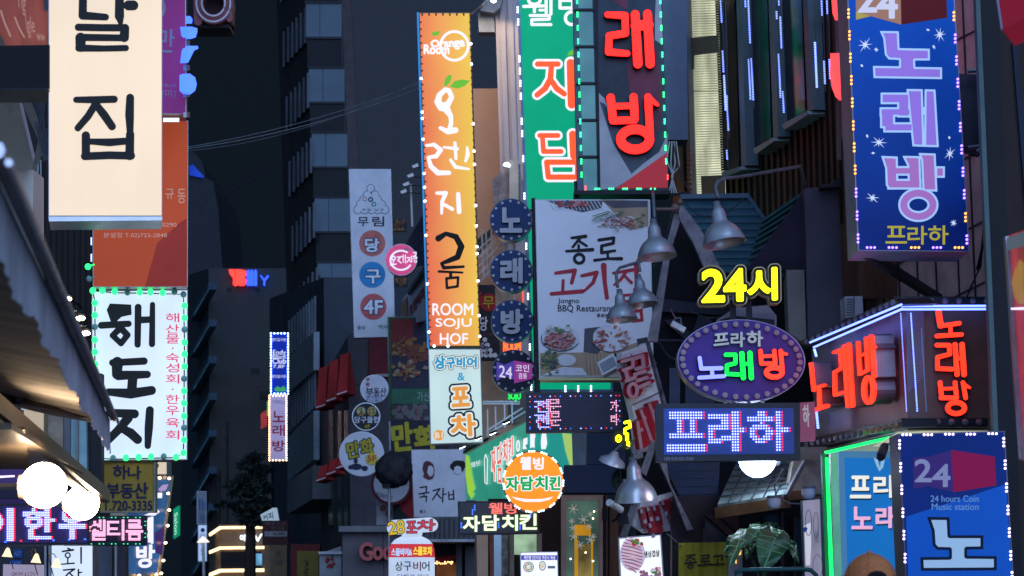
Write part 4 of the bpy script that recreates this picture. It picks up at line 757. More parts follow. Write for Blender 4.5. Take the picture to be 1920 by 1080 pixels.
# purple sign, blue letters and a dead neon letter behind it
s = Sheet(325, 110, 22, yaw=8); t = lightbox('cafe_sign', 'purple sign with grey letters peeping out behind the cream sign', 'sign', s, [(250, -120), (348, -120), (349, 214), (250, 212)], .35, emis('purple_sheet', '#7a3080', .7, .25), cab=METAL, frame=1.2)
m = MB(); m.text(s, '만', [(296, 52), (328, 56), (326, 98), (296, 98)], .014, .002, .02); m.strokes(s, [(ring(293, 14, 15, 20), 5)], off=.014, th=.002); m.text(s, '하루나무', (300, 157, 331, 164), .014); m.text(s, '[미]', (303, 168, 329, 184), .014); obj('lettering', m, mat('grey_lilac_vinyl', (.30, .27, .33)), t)
m = MB(); m.rect(s, 306, 221, 336, 227, -.05, .04); obj('under_light', m, emis('cold_strip', '#cfe4ff', 1.6), t)
s = Sheet2((348, 90, 22.3), (372, 90, 23.2)); t = thing('letter_sign', 'vertical row of glowing blue channel letters seen nearly edge on beside the purple sign', 'sign', s.at(360, 185)); BL = emis('blue_channel_face', '#5c9cff', 1.0)
m = MB(); m.flat(s, [(348, -60), (351, -60), (351, 216), (348, 216)], [[0, 1, 2, 3]], -.05, .02); obj('rail', m, METAL, t)
for pg in ([(350, 50), (352, 66), (358, 73), (367, 70), (370, 60), (370, 53), (360, 50)], [(350, 118), (353, 95), (358, 86), (371, 86), (372, 91), (364, 95), (358, 107), (353, 117)], [(349, 140), (356, 138), (366, 145), (369, 158), (366, 170), (357, 177), (349, 170)], [(356, 42), (357, 30), (361, 36), (360, 44)]):
    m = MB(); m.poly(s, pg, .08, .06); obj('channel_letter', m, BL, t)
m = MB()
for y in (76, 122, 172, 210): m = MB(); m.rect(s, 350, y, 356, y + 10, .05, .03); obj('standoff', m, METAL, t)
s = Sheet(400, 20, 24); t = thing('neon_letter', 'unlit round pink neon letter on a dark box at the top beside the blue letters', 'sign', s.at(400, 50)); m = MB(); m.rect(s, 360, -60, 436, 46, -.1, .25); obj('box', m, mat('maroon_box', (.05, .02, .028)), t)
m = MB(); m.strokes(s, [(ring(400, 6, 28, 30, 30), 18), ([(370, -40), (371, 40)], 15), ([(430, -40), (430, 36)], 10)], off=.1, th=.2); obj('channel_letter', m, mat('dusty_pink_acrylic', (.25, .09, .10), .45), t)
m = MB(); m.tube([s.at(400 + 32 * math.cos(a), 6 + 35 * math.sin(a), .14) for a in np.linspace(0, 6.28, 26)], .010, 6); m.tube([s.at(400 + 22 * math.cos(a), 6 + 24 * math.sin(a), .14) for a in np.linspace(0, 6.28, 24)], .010, 6); obj('neon_tube', m, mat('white_unlit_tube', (.6, .55, .6), .3), t)
m = MB(); m.rect(s, 352, 45, 430, 52, .02, .4); obj('tray', m, DARKM, t)
# orange brown sign
s = Sheet(263, 400, 23, yaw=8.5); t = lightbox('clinic_sign', 'unlit orange brown sign with phone numbers above the green bulb sign', 'sign', s, [(173, 226), (353, 226), (352, 538), (174, 538)], .35, emis('burnt_orange_sheet', '#ac4a2e', .80, .2, .9), frame=1.2)  # sheet of the unlit sign glows; its brightness is put in as emission
m = MB(); m.poly(s, [(272, 537), (295, 455), (340, 415), (350, 410), (350, 536)], .012, .002); obj('swoosh_print', m, emis('brick_swoosh', '#8c3330', .75, .12), t)
m = MB(); m.text(s, '규', (310, 354, 326, 373), .016); m.text(s, '동', (333, 354, 348, 381), .016); m.text(s, '시청문의 T.02)598-0290', (194, 416, 331, 428), .016); m.text(s, '분설점 T.02)722-2848', (194, 436, 313, 447), .016); obj('lettering', m, emis('pale_rose_letters', '#d9b0a8', .55), t)
for y in (445, 476): m = MB(); m.rect(s, 170, y, 172.4, y + 14, .02, .02); obj('edge_light', m, emis('cold_strip', '#cfe4ff', 1.6), t)
# sign with green bulbs
s = Sheet(262, 700, 23.2, yaw=8.5); t = lightbox('seafood_sign', 'white glowing sign bordered with green bulbs and fat black brush lettering', 'sign', s, [(172, 545), (352, 543), (351, 862), (172, 864)], .4, emis('ice_white_sheet', '#d8e8ff', .97, .10, 1.1), frame=1.5)
m = MB(); m.strokes(s, [([(190, 610, 13), (241, 607, 12)], 13), ([(226, 615, 13), (211, 629, 11), (227, 644, 11), (239, 628, 12), (226, 615, 13)], 11), ([(259, 576, 13), (258, 646, 12)], 13), ([(286, 571, 10), (285, 645, 12)], 12), ([(262, 600, 13), (284, 599, 12)], 12)], polys=[[(200, 581), (206, 569), (246, 571), (247, 590), (228, 594), (217, 604), (208, 604)]], off=.014, th=.003)
m.strokes(s, [([(211, 680, 13), (270, 677, 14)], 13), ([(220, 680, 22), (219, 702, 18)], 20), ([(222, 704, 18), (276, 702, 14)], 16), ([(249, 706, 18), (247, 732, 18)], 18), ([(204, 735, 14), (245, 738, 19), (284, 732, 17)], 16)], off=.014, th=.003)
m.strokes(s, [([(206, 774, 15), (252, 776, 17)], 16), ([(240, 784, 18), (222, 806, 16), (202, 826, 15)], 16), ([(226, 802, 14), (245, 812, 18), (258, 824, 17)], 16), ([(281, 769, 15), (279, 802, 16), (277, 836, 12)], 15)], off=.014, th=.003); obj('brush_lettering', m, mat('sign_black_vinyl', (.02, .019, .018), .5), t)
m = MB()
for ch, y in zip('해산물·숙성회·한우육회', (596, 617, 636, 653, 671, 690, 711, 730, 749, 770, 793, 816)):
    if ch == '·': m.disc(s, 324, y, 1.7, .014, .002, 8)
    else: m.text(s, ch, (311, y - 9, 336, y + 8), .014, .002, .012)
obj('red_lettering', m, emis('rose_red_letters', '#e0476a', .9), t)
GB = emis('green_bulb_lit', '#35f08e', 1.7); GO = mat('green_bulb_unlit', (.22, .40, .36), .25)
pl = [(174, 545), (192, 545), (215, 547), (239, 548, 0), (262, 548), (282, 548), (305, 549), (327, 547, 0), (344, 552, 0), (178, 568), (178, 591), (178, 613, 0), (178, 637), (178, 660), (178, 683), (177, 798, 0), (177, 823), (176, 846), (346, 573), (346, 596), (346, 618, 0), (346, 642), (346, 664), (346, 687), (345, 710, 0), (345, 733), (345, 756), (345, 780), (345, 802, 0), (345, 825), (344, 849), (189, 861), (212, 859, 0), (236, 858), (260, 857), (283, 856), (307, 856, 0), (330, 857), (178, 706), (178, 729), (178, 752), (178, 775)]
pr = {}
for q in pl:
    mt = GO if len(q) > 2 else GB; c = s.at(q[0], q[1], .07)
    if mt.name in pr: copy_at(pr[mt.name][0], c - pr[mt.name][1], t)
    else:
        m = MB(); m.ball(c, .030, 14, (1, 1, 1.08)); m.tube([c, c - s.n * .07], .012, 6); pr[mt.name] = (obj('bulb', m, mt, t, True), c)
m = MB(); rd = lambda L: [s.at(x, y, .04) for x, y in L]
m.tube(rd([(174, 545), (215, 549), (282, 550), (344, 552), (346, 640), (345, 760), (344, 849), (330, 858), (212, 861), (178, 858), (176, 780), (178, 660), (178, 568), (174, 545)]), .006, 5); obj('bulb_cord', m, BLACK, t)
for q, lit in (((165, 500), 1), ((167, 523), 0)):
    c = P3(q[0], q[1], 22.9); m = MB(); m.ball(c, .03, 14); m.tube([c, c + Vector((.06, 0, .02))], .006, 5); obj('string_bulb', m, GB if lit else GO, None, True, ('lit' if lit else 'unlit') + ' green bulb on the cord at the left edge of the orange brown sign', 'bulb')
# agent sign
s = Sheet(238, 912, 24); t = thing('agent_sign', 'weathered yellow sign with navy block lettering and a phone number', 'sign', s.at(238, 960)); m = MB(); m.rect(s, 188, 866, 290, 960, 0, .12); obj('board', m, mat('weathered_yellow_board', (.50, .36, .075), .6, 0, .2, 2, streak=.7), t)
m = MB(); m.rect(s, 187, 864, 291, 866.5, .03, .16); m.rect(s, 187, 959, 291, 961, .03, .16); m.rect(s, 289, 866, 291, 960, .03, .16); obj('rim', m, METAL, t)
m = MB(); m.text(s, '하', (212, 872, 238, 898), .012, .002, .035); m.text(s, '나', (240, 874, 264, 898), .012, .002, .035); m.text(s, '부', (200, 907, 224, 934), .012, .002, .035); m.text(s, '동', (226, 908, 250, 934), .012, .002, .035); m.text(s, '산', (252, 905, 277, 934), .012, .002, .035); m.text(s, 'T.720-3335', (193, 939, 285, 957), .012, .002, .035); obj('lettering', m, mat('navy_board_paint', (.035, .04, .12), .6), t)
# cream box and karaoke sign with warm bulbs behind it
s = Sheet(300, 880, 30); t = lightbox('shop_sign', 'small cream lit box sign behind the yellow agent sign', 'sign', s, (270, 864, 313, 890), .4, emis('cream_box_sheet', '#f0d9bd', .8, .1), frame=1); m = MB(); m.strokes(s, [([(290, 867), (296, 872), (293, 880)], 4)], off=.014, th=.002); obj('lettering', m, mat('brown_print', (.12, .04, .03)), t)
s = Sheet2((230, 990, 28), (318, 990, 29.6)); t = lightbox('karaoke_sign', 'slanting blue karaoke sign framed with warm bulbs behind the yellow agent sign', 'sign', s, [(236, 892), (326, 892), (300, 1082), (228, 1082)], .3, emis('dusk_blue_sheet', '#3565a0', .62, .4, 1.6), cab=mat('cream_border_sheet', (.6, .5, .34)), frame=6)
m = MB(); m.text(s, '래', [(268, 972), (286, 970), (286, 1018), (268, 1018)], .02, 0, .05); m.text(s, '방', [(256, 1024), (290, 1022), (288, 1063), (258, 1064)], .02, 0, .05); m.poly(s, [(270, 966), (296, 955), (300, 960), (290, 967)], .02); m.rect(s, 290, 924, 304, 934, .02); obj('lettering', m, WL, t)
m = MB(); m.poly(s, [(296, 918), (305, 909), (316, 908), (311, 919), (301, 922)], .02); obj('leaf_print', m, emis('lilac_print', '#b59ad0', .8), t); m = MB(); m.poly(s, [(290, 1000), (309, 985), (304, 1040), (292, 1036)], .014); obj('violet_print', m, emis('violet_patch', '#4a2f7a', .6), t)
pts = [(318, 897), (316, 925), (318, 956), (315, 985), (311, 1017), (307, 1050), (300, 896), (280, 895), (232, 1040), (231, 1072), (262, 1078), (294, 1076), (303, 1074)]
led_row(t, s, pts, WB, n=1, r=2.6, name='bulb', off=.06)
# awning
aw = thing('shop_awning', 'beige folding awning with a wavy grey valance over the near left shop', 'awning', P3(100, 1106, 12))
def aw_front(u): d = 5.4 + (14.2 - 5.4) * u; k = u * 14.2 / d ; return P3(-25 + (206 + 25) * k, 290 + (787 - 290) * k, d)
A0, A1 = aw_front(0), aw_front(1); fr = lambda u: A0.lerp(A1, u)
NU, NV = 150, 14; vs = []
for i in range(NU + 1):
    for j in range(NV + 1):
        u, v = i / NU, j / NV; p = fr(u) + Vector((-1.9 * v - .02, -.15 * v, .70 * v - .03)); w = math.sin(u * 118 + 1.5 * math.sin(3 * v)) * .5 + .5 * math.sin(u * 61 + 2 * v)
        vs.append(p + Vector((0, 0, .011 * w * math.sin(min(1, v * 3) * 1.57) - .09 * math.sin(v * 3.14))))
m = MB(); m.add(vs, [[i * (NV + 1) + j, (i + 1) * (NV + 1) + j, (i + 1) * (NV + 1) + j + 1, i * (NV + 1) + j + 1] for i in range(NU) for j in range(NV)])
CL = mat('beige_awning_cloth', (.72, .62, .52), .85, 0, .14, 2); tcl = CL.node_tree; wv = tcl.nodes.new('ShaderNodeTexWave'); wv.bands_direction = 'Y'; wv.inputs['Scale'].default_value = .9; wv.inputs['Distortion'].default_value = 1.0
tcc = [n for n in tcl.nodes if n.type == 'TEX_COORD'][0]; tcl.links.new(tcc.outputs['Object'], wv.inputs[0]); rp = [n for n in tcl.nodes if n.type == 'VALTORGB'][0]; mxx = tcl.nodes.new('ShaderNodeMix'); mxx.data_type = 'RGBA'; mxx.blend_type = 'MULTIPLY'; mxx.inputs[0].default_value = .25
tcl.links.new(rp.outputs[0], mxx.inputs[6]); tcl.links.new(wv.outputs['Color'], mxx.inputs[7]); tcl.links.new(mxx.outputs[2], tcl.nodes['Principled BSDF'].inputs['Base Color'])
obj('cloth', m, CL, aw, True)
NU = 260; vs = []
for i in range(NU + 1):
    u = i / NU; p = fr(u); sc = .008 * math.sin(u * 130) + .006 * math.sin(u * 57)
    for j, k in enumerate((0, .35, .7, 1)):
        vs.append(p + Vector((.004 * math.sin(u * 330) * k + .01 * k * math.sin(u * 41), 0, -(.205 + sc) * k)))
m = MB(); m.add(vs, [[i * 4 + j, (i + 1) * 4 + j, (i + 1) * 4 + j + 1, i * 4 + j + 1] for i in range(NU) for j in range(3)]); obj('valance', m, mat('blue_lit_valance', (.78, .78, .84), .85, 0, .15, 3), aw, True)  # blue cast of the street light is put into the valance colour
m = MB(); m.tube([fr(0) + Vector((.02, 0, .01)), fr(1) + Vector((.02, 0, .01))], .022, 8); m.tube([fr(0) + Vector((.05, 0, -.02)), fr(1) + Vector((.05, 0, -.02))], .010, 6); obj('front_tube', m, mat('bright_aluminium', (.5, .5, .55), .3, .8), aw)
ARM = mat('brown_steel_arm', (.055, .045, .042), .45, .3, .25, 4)
m = MB(); m.bar(P3(-40, 642, 10.4), P3(104, 640, 10.6), .05, .105); obj('arm', m, ARM, aw)
m = MB(); m.bar(P3(-40, 738, 13), P3(34, 742, 13.2), .05, .10); m.ball(P3(38, 742, 13.2), .055, 12); obj('arm', m, ARM, aw); m = MB(); m.bar(P3(38, 742, 13.1), P3(180, 776, 14), .05, .088); obj('forearm', m, ARM, aw)
# shop front beneath the awning
sf = thing('storefront', 'cluttered near left shop front with cream panels and dark posts below the awning', 'shop', P3(80, 1110, 21)); s = Sheet(80, 800, 21)
for q, mt, nm, off in (((-60, 660, 26, 900), CRM, 'cream_panel', 0), ((24, 700, 38, 900), DARKM, 'post', .25), ((38, 700, 82, 882), emis('warm_cream_panel', '#e6d2b8', .55, .2), 'lit_panel', .1), ((82, 720, 90, 900), mat('tan_post', (.25, .19, .12)), 'post', .2), ((90, 720, 118, 900), mat('stone_pillar', (.30, .24, .17), .8, 0, .3, 4, bump=.3), 'pillar', .3), ((118, 720, 131, 900), GREYM, 'post', .25), ((162, 700, 190, 930), DARKM, 'wall_return', .1)):
    m = MB(); m.rect(s, *q, off, .15); obj(nm, m, mt, sf)
m = MB(); m.poly(s, [(130, 742), (161, 742), (163, 885), (152, 878), (130, 862)], .2, .08); w_ = obj('window', m, mat('green_reflection_glass', (.30, .50, .52), .12, 0, .2, 3), sf)  # green reflection is put into the glass colour
m = MB(); m.rect(s, 144, 742, 146, 876, .26, .05); m.poly(s, [(128, 861), (152, 877), (164, 886), (160, 900), (128, 878)], .3, .2); obj('frame', m, mat('grey_brown_frame', (.28, .24, .22), .5), w_)
m = MB(); m.rect(s, 40, 720, 60, 768, .3, .02); m.rect(s, 66, 722, 84, 765, .3, .02); obj('papers', m, emis('pale_blue_paper', '#c4d8f0', .7, .4, 6), sf)
m = MB(); m.bar(P3(36, 785, 20.6), P3(92, 838, 20.6), .06, .05); obj('sill', m, mat('pale_blue_sill', (.3, .36, .42)), sf)
# floodlights behind the awning
for x, y, lab in ((125, 561, 'uppermost warm floodlight shining behind the awning edge'), (150, 597, 'middle warm floodlight of the three behind the awning edge'), (160, 625, 'lowest warm floodlight of the three behind the awning edge')):
    c = P3(x, y, 25.5); t = thing('floodlight', lab, 'lamp', c, 'floodlights behind the awning'); m = MB(); m.lathe([(0, -.06), (.05, -.05), (.085, 0), (.08, .02)], c + Vector((-.02, .05, .04)), (0.25, .3, .9), 14); obj('shade', m, DARKM, t); m = MB(); m.ball(c, .034, 12, (1.6, 1, .7)); obj('lamp', m, emis('warm_flood', '#ffe8c4', 40), t)
    m = MB(); m.tube([c + Vector((0, .05, .08)), c + Vector((-.1, .5, .1)), c + Vector((-.12, 1.5, .1))], .012, 5); obj('arm', m, DARKM, t)
# fascia beams, globes
fb = thing('metal_fascia', 'brown metal fascia beam running behind the two globe lamps', 'fascia', P3(90, 930, 14)); BRZ = mat('bronze_fascia', (.20, .15, .10), .35, .5, .2, 4)
m = MB(); m.bar(P3(-30, 752, 11), P3(190, 930, 17), .12, .09); obj('upper_beam', m, BRZ, fb); m = MB(); m.bar(P3(-30, 800, 11.2), P3(120, 885, 15), .25, .03); obj('lower_plate', m, BRZ, fb); m = MB(); m.bar(P3(-30, 768, 10.8), P3(186, 938, 16.8), .02, .02); obj('edge_trim', m, METAL, fb)
m = MB(); m.hexa([P3(-40, 806, 11.6), P3(46, 806, 11.6), P3(56, 880, 13.5), P3(-40, 880, 13.5), P3(-40, 800, 11.7), P3(46, 800, 11.7), P3(56, 872, 13.6), P3(-40, 872, 13.6)]); obj('soffit', m, BRZ, fb)
def shell(name, col, k):
    """added skin round a globe lamp that imitates its coloured halo, mostly clear"""
    if name in _M: return _M[name]
    m = bpy.data.materials.new(name); m.use_nodes = True; t = m.node_tree; _M[name] = m; t.nodes.remove(t.nodes['Principled BSDF']); mx_ = t.nodes.new('ShaderNodeMixShader'); tr_ = t.nodes.new('ShaderNodeBsdfTransparent'); tl = t.nodes.new('ShaderNodeBsdfTranslucent'); tl.inputs[0].default_value = (*col, 1)
    mx_.inputs[0].default_value = k; t.links.new(tr_.outputs[0], mx_.inputs[1]); t.links.new(tl.outputs[0], mx_.inputs[2]); t.links.new(mx_.outputs[0], t.nodes['Material Output'].inputs['Surface']); return m
GLB = emis('opal_globe', '#ffe4c0', 40, 0)
for (x, y, r, d, lab) in ((82, 910, 42.5, 12.4, 'larger nearer glowing white globe lamp on the brown fascia'), (154, 943, 32, 16.2, 'smaller farther glowing white globe lamp on the brown fascia')):
    c = P3(x, y, d); t = thing('globe_lamp', lab, 'lamp', c - Vector((0, 0, r * d / FPX)), 'globe lamps on the fascia'); m = MB(); m.ball(c, r * d / FPX, 36); obj('globe', m, GLB, t, True)
    rr = r * d / FPX; m = MB(); m.ball(c, rr * 1.045, 36); obj('halo_shell', m, shell('amber_halo_shell', (1, .46, .14), .013), t, True); m = MB(); m.lathe([(0, -.02), (.06, -.02), (.062, .02), (0, .025)], c + Vector((-rr * .98, .05, 0)), (1, 0, 0)); m.tube([c + Vector((-rr, .05, 0)), c + Vector((-rr - .3, .3, .02))], .02, 6); obj('bracket', m, mat('pale_lamp_bracket', (.5, .42, .34)), t)  # added shell imitates the amber halo round the globe
# purple lit interior behind the globes
pi_ = thing('shop_interior', 'dark shop ceiling with violet light tubes behind the nearer globe', 'shop', P3(20, 950, 19)); s = Sheet(20, 900, 19.5)
m = MB(); m.rect(s, -60, 840, 60, 950, 0, .3); obj('ceiling_panel', m, emis('violet_lit_ceiling', '#4a3f86', .35, .3, 2), pi_); m = MB(); m.poly(s, [(-20, 872), (18, 868), (18, 876), (-20, 880)], .1, .03); m.poly(s, [(-20, 893), (26, 891), (26, 894), (-20, 897)], .1, .03); obj('light_tube', m, emis('pink_white_tube', '#f4e2ff', 1.5), pi_); m = MB(); m.rect(s, -60, 915, 70, 935, .2, .1); obj('bar_front', m, mat('dark_violet_bar', (.03, .025, .05)), pi_)  # violet light on the ceiling panel is put in as emission
# LED boards
LEDW = emis('led_white', '#cdd8ff', 1.7); LEDR = emis('led_red', '#ff3048', 1.6); LEDB = emis('led_blue', '#3a6cff', 2.2); LEDG = emis('led_green', '#38e0a0', 1.8, sample=False); LEDP = emis('led_pink', '#ffb4d8', 1.6); LEDOFF = mat('led_unlit', (.10, .10, .15), .3)
def ledboard(name, label, sh, q, th, inner, nx, ny, word_grids, r, group=None, border=None, tint=(.022, .018, .05)):
    t = thing(name, label, 'LED sign', base_of(sh, q), group); m = MB(); m.flat(sh, quad(q), [[0, 1, 2, 3]], 0, th); obj('case', m, mat('led_board_case', (.04, .045, .06), .4), t)
    c = quad(inner); m = MB(); m.flat(sh, c, [[0, 1, 2, 3]], .005, .003); obj('screen', m, mat('led_board_screen_%d' % int(tint[2] * 1000), tint, .3), t)
    G = np.zeros((ny, nx), int)
    for (w_, x0, y0, wd, h, col) in word_grids:
        b = inside(w_, wd, h, .03)
        for j in range(h):
            for i in range(wd):
                if b[j, i] and 0 <= y0 + j < ny and 0 <= x0 + i < nx:
                    G[y0 + j, x0 + i] = col
                    if col == 1 and x0 + i + 1 < nx and (i == wd - 1 or not b[j, i + 1]) and G[y0 + j, x0 + i + 1] == 0: G[y0 + j, x0 + i + 1] = 2
    if border:
        for j in range(ny):
            for i in range(nx):
                if (j in (0, ny - 1) and i % 3 == 0) or (i in (0, nx - 1) and j % 3 == 0): G[j, i] = border[(i + j) // 3 % len(border)]
    for k, mt, nm in ((0, LEDOFF, 'dark_diodes'), (1, LEDW, 'white_diodes'), (2, LEDR, 'red_diodes'), (3, LEDB, 'blue_diodes'), (4, LEDG, 'green_diodes'), (5, LEDP, 'pink_diodes')):
        g = G == k
        if g.any(): m = MB(); dots(m, sh, c, g, r * (.6 if k == 0 else 1), .024 if k else .010); obj(nm, m, mt, t)
    return t
s = Sheet2((-30, 980, 18.2), (168, 980, 19)); ledboard('led_board', 'LED board with white and red glowing syllables under the globe lamps', s, [(-60, 944), (167, 944), (167, 1021), (-60, 1023)], .2, (-58, 949, 164, 1018), 66, 21, [('이', -3 + 9, 1, 19, 19, 1), ('한', 30, 1, 18, 18, 1), ('우', 50, 1, 15, 18, 1)], 1.35, border=None, tint=(.08, .05, .18))  # violet tint puts the spill of the diodes into the screen colour
t = [o for o in COL.objects if o.name.startswith('led_board')][-1]
led_row(bpy.data.objects['led_board'], s, [(11, 1016), (101, 1013), (130, 1012), (160, 1011), (159, 989)], LEDB, n=1, r=1.8, off=.02); led_row(bpy.data.objects['led_board'], s, [(40, 1014), (70, 1013)], LEDR, n=1, r=1.6, off=.02)
s = Sheet2((164, 996, 20.5), (276, 996, 21.6)); ledboard('led_board', 'LED board with pink and white syllables inside a green diode border', s, (160, 967, 276, 1022), .2, (163, 969, 274, 1021), 44, 21, [('셀', 2, 2, 12, 16, 5), ('티', 15, 2, 13, 16, 5), ('룸', 29, 2, 13, 16, 5)], 1.15, border=[4, 4, 0])
# brush lettered white sign, tulip lamps, stickers
s = Sheet(135, 1050, 22); t = lightbox('restaurant_sign', 'white lit sign with thin navy brush lettering cut by the lower frame edge', 'sign', s, (96, 1020, 174, 1160), .3, emis('ice_white_sheet', '#d8e8ff', .97, .10, 1.1), frame=1)
m = MB(); m.strokes(s, [([(127, 1028), (133, 1031)], 3), ([(117, 1034, 3), (137, 1031, 4)], 3), (ring(127, 1041, 4.5, 4.5), 2.6), ([(127, 1047), (127, 1056)], 2.6), ([(115, 1058, 2.4), (139, 1056, 3)], 3), ([(152, 1027, 3.4), (152, 1056, 3)], 3), ([(119, 1069, 3), (140, 1067, 3), (128, 1075), (120, 1084)], 3), ([(130, 1074), (139, 1083)], 3), ([(147, 1068), (147, 1090)], 3), ([(147, 1074), (153, 1073)], 2.6)], off=.014, th=.003, step=.6); obj('brush_lettering', m, NAVYV, t)
ws = thing('shop_window', 'dark shop window with posts below the LED boards', 'shop', P3(60, 1110, 24)); s = Sheet(60, 1050, 24); m = MB(); m.rect(s, -60, 1020, 235, 1160, 0, .2); obj('wall', m, mat('grey_violet_wall', (.055, .05, .065), .5), ws); m = MB(); m.rect(s, 178, 1024, 210, 1160, .05, .03); obj('window', m, mat('violet_grey_glass', (.10, .11, .15), .15), ws)
for x in (83, 91, 215): m = MB(); m.rect(s, x, 1018, x + 4, 1160, .2, .1); obj('post', m, METAL, ws)
t = thing('shop_sticker', 'blue shield shaped security sticker with pale letters on the dark window', 'sticker', s.at(31, 1060, .03)); m = MB(); m.rect(s, 25, 1030, 42, 1046, .03, .004); m.rect(s, 17, 1050, 41, 1062, .03, .004); obj('sheet', m, mat('sticker_blue', (.02, .09, .32)), t); m = MB(); m.text(s, 'ADT', (27, 1034, 40, 1042), .04, 0, .02); m.text(s, 'CAPS', (19, 1053, 39, 1060), .04, 0, .02); obj('lettering', m, mat('sticker_pale', (.2, .32, .6)), t)
s = Sheet(42, 1070, 21); t = thing('notice_board', 'pale lilac notice board at the lower left corner', 'sign', s.at(42, 1130)); m = MB(); m.flat(s, [(6, 1058), (80, 1059), (80, 1140), (4, 1140)], [[0, 1, 2, 3]], 0, .06); obj('board', m, emis('lilac_board', '#c3b8d6', .5, .1), t); m = MB(); m.text(s, '영업시간', (22, 1072, 66, 1086), .01); obj('lettering', m, mat('rose_print', (.4, .14, .2)), t)
for x, y, ax, lab in ((14, 1036, 0, 'tulip shaped wall lamp farthest left, hanging straight from the LED board'), (68, 1047, -8, 'tulip shaped wall lamp on a hooked arm between two posts'), (106, 1056, -14, 'tulip shaped wall lamp on a curled arm before the brush lettered white sign')):
    c = P3(x, y, 20.5); k = 20.5 / FPX; t = thing('wall_lamp', lab, 'lamp', c - Vector((0, 0, 8 * k)), 'tulip wall lamps'); m = MB(); m.lathe([(2 * k, 9 * k), (4 * k, 6 * k), (7 * k, -2 * k), (10 * k, -8 * k)], c, (.1, 0, 1), 10); obj('shade', m, emis('opal_tulip', '#ffdfb4', 1.5), t); m = MB(); m.ball(c - Vector((0, 0, 3 * k)), 4.2 * k, 12); obj('bulb', m, emis('warm_bulb_core', '#ffe6bd', 5), t)
    m = MB(); m.tube([c + Vector((0, 0, 9 * k)), c + Vector(((ax * .3) * k, 0, 17 * k)), c + Vector((ax * k, 0.02, 19 * k)), c + Vector(((ax - 3) * k, .05, 12 * k)), c + Vector(((ax - 3) * k, .3, -30 * k))], 1.0 * k, 6); obj('arm', m, mat('brass_arm', (.4, .3, .18), .35, .7), t)
# ================================================================ centre right
# warm lit house side behind the orange sign
wh = thing('warm_house', 'salmon plastered house side glowing in warm light right of the orange sign', 'building', P3(930, 1100, 40)); s = Sheet(930, 400, 40)
m = MB(); m.flat(s, [(880, 166), (940, 166), (960, 1160), (896, 1160)], [[0, 1, 2, 3]], 0, 2); obj('wall', m, mat('salmon_plaster', (.62, .36, .24), .7, 0, .08, 1), wh)
s = Sheet(950, 200, 38.5); m = MB()
for i, (a, b) in enumerate(((926, 935), (935, 944), (944, 950), (950, 959), (959, 972), (972, 985))): m.flat(s, [(a, -60), (b, -60), (b + 24, 700), (a + 24, 700)], [[0, 1, 2, 3]], .06 * (i % 2) + .002 * i, 1.5)
obj('ribbed_column', m, mat('ribbed_cream_column', (.42, .36, .36), .5, 0, .15, 1.5, streak=.8), wh)
m = MB(); m.flat(s, [(896, 24), (926, 24), (928, 60), (898, 60)], [[0, 1, 2, 3]], .05, .3); obj('vent_box', m, mat('grey_vent', (.25, .26, .28)), wh)
m = MB(); m.poly(s, [(900, 20), (918, -10), (944, -10), (938, 14), (926, 24)], .3, .6); obj('eave_box', m, mat('grey_vent', (.25, .26, .28)), wh)
c = s.at(925, -1, .75); t = thing('eave_lamp', 'bright warm eave lamp at the top edge over the ribbed column', 'lamp', c); m = MB(); m.ball(c, .05, 12); obj('lamp', m, emis('warm_flood', '#ffe8c4', 40), t); m = MB(); m.lathe([(.08, .0), (.05, .07), (0, .08)], c, n=14); obj('shade', m, DARKM, t)
L_ = bpy.data.lights.new('eave_lamp_light', 'SPOT'); L_.energy = 150; L_.spot_size = R(120); L_.color = (1, .78, .55); L_.shadow_soft_size = .05; lo = bpy.data.objects.new('eave_lamp_light', L_); COL.objects.link(lo); lo.location = c + Vector((-.35, -.9, -.15)); lo.rotation_euler = (R(32), 0, 0)
m = MB(); m.tube([s.at(877 + 2, 30, .3), s.at(905, 8, .4), s.at(915, -5, .4)], .02, 5); obj('pipe', m, METAL, wh)
for q, lab in (([(922, 338), (954, 308), (976, 308), (976, 420), (930, 420)], 'dusty grey slanted panel box on the warm house side'),):
    t = thing('wall_box', lab, 'box', s.at(950, 420)); m = MB(); m.poly(s, q, .6, .5); obj('body', m, mat('marbled_grey_box', (.28, .24, .25), .7, 0, .45, 5), t); m = MB(); m.rect(s, 955, 300, 972, 420, .7, .1); obj('edge', m, mat('cream_edge', (.5, .46, .38)), t)
    m = MB(); m.lathe([(0, .03), (.05, 0), (.06, -.04)], s.at(951, 307, .7), (.3, 0, 1), 10); obj('lamp', m, emis('cold_spot', '#d8ecff', 4), t)
rl = thing('stair_railing', 'dark metal stair flight with railings right of the orange sign', 'stairs', P3(900, 1000, 39)); s2 = Sheet(920, 500, 39)
m = MB()
for k in range(5): m.bar(s2.at(886 + 2 * k, 478 + 14 * k, .2), s2.at(945, 425 + 14 * k, .2), .03, .03)
for x in (903, 911, 921): m.bar(s2.at(x, 430, .2), s2.at(x + 4, 520, .2), .025, .025)
obj('railing', m, METAL, rl); m = MB(); m.poly(s2, [(886, 455), (925, 425), (925, 445), (886, 492)], .1, .05); obj('panel', m, mat('rubbish_grey_panel', (.10, .13, .12), .7, 0, .5, 9), rl)
s = Sheet(905, 620, 38); t = thing('billiard_sign', 'black board with a red badge and a white pyramid print behind the round karaoke discs', 'sign', s.at(905, 672)); m = MB(); m.flat(s, [(888, 534), (932, 534), (938, 675), (898, 675)], [[0, 1, 2, 3]], 0, .2); obj('board', m, mat('black_sheet', (.02, .022, .03)), t)
m = MB(); m.disc(s, 916, 567, 17, .012, .003); m.poly(s, [(889, 552), (904, 546), (898, 582), (889, 572)], .016); obj('red_badge', m, mat('disc_red', (.26, .018, .025)), t)
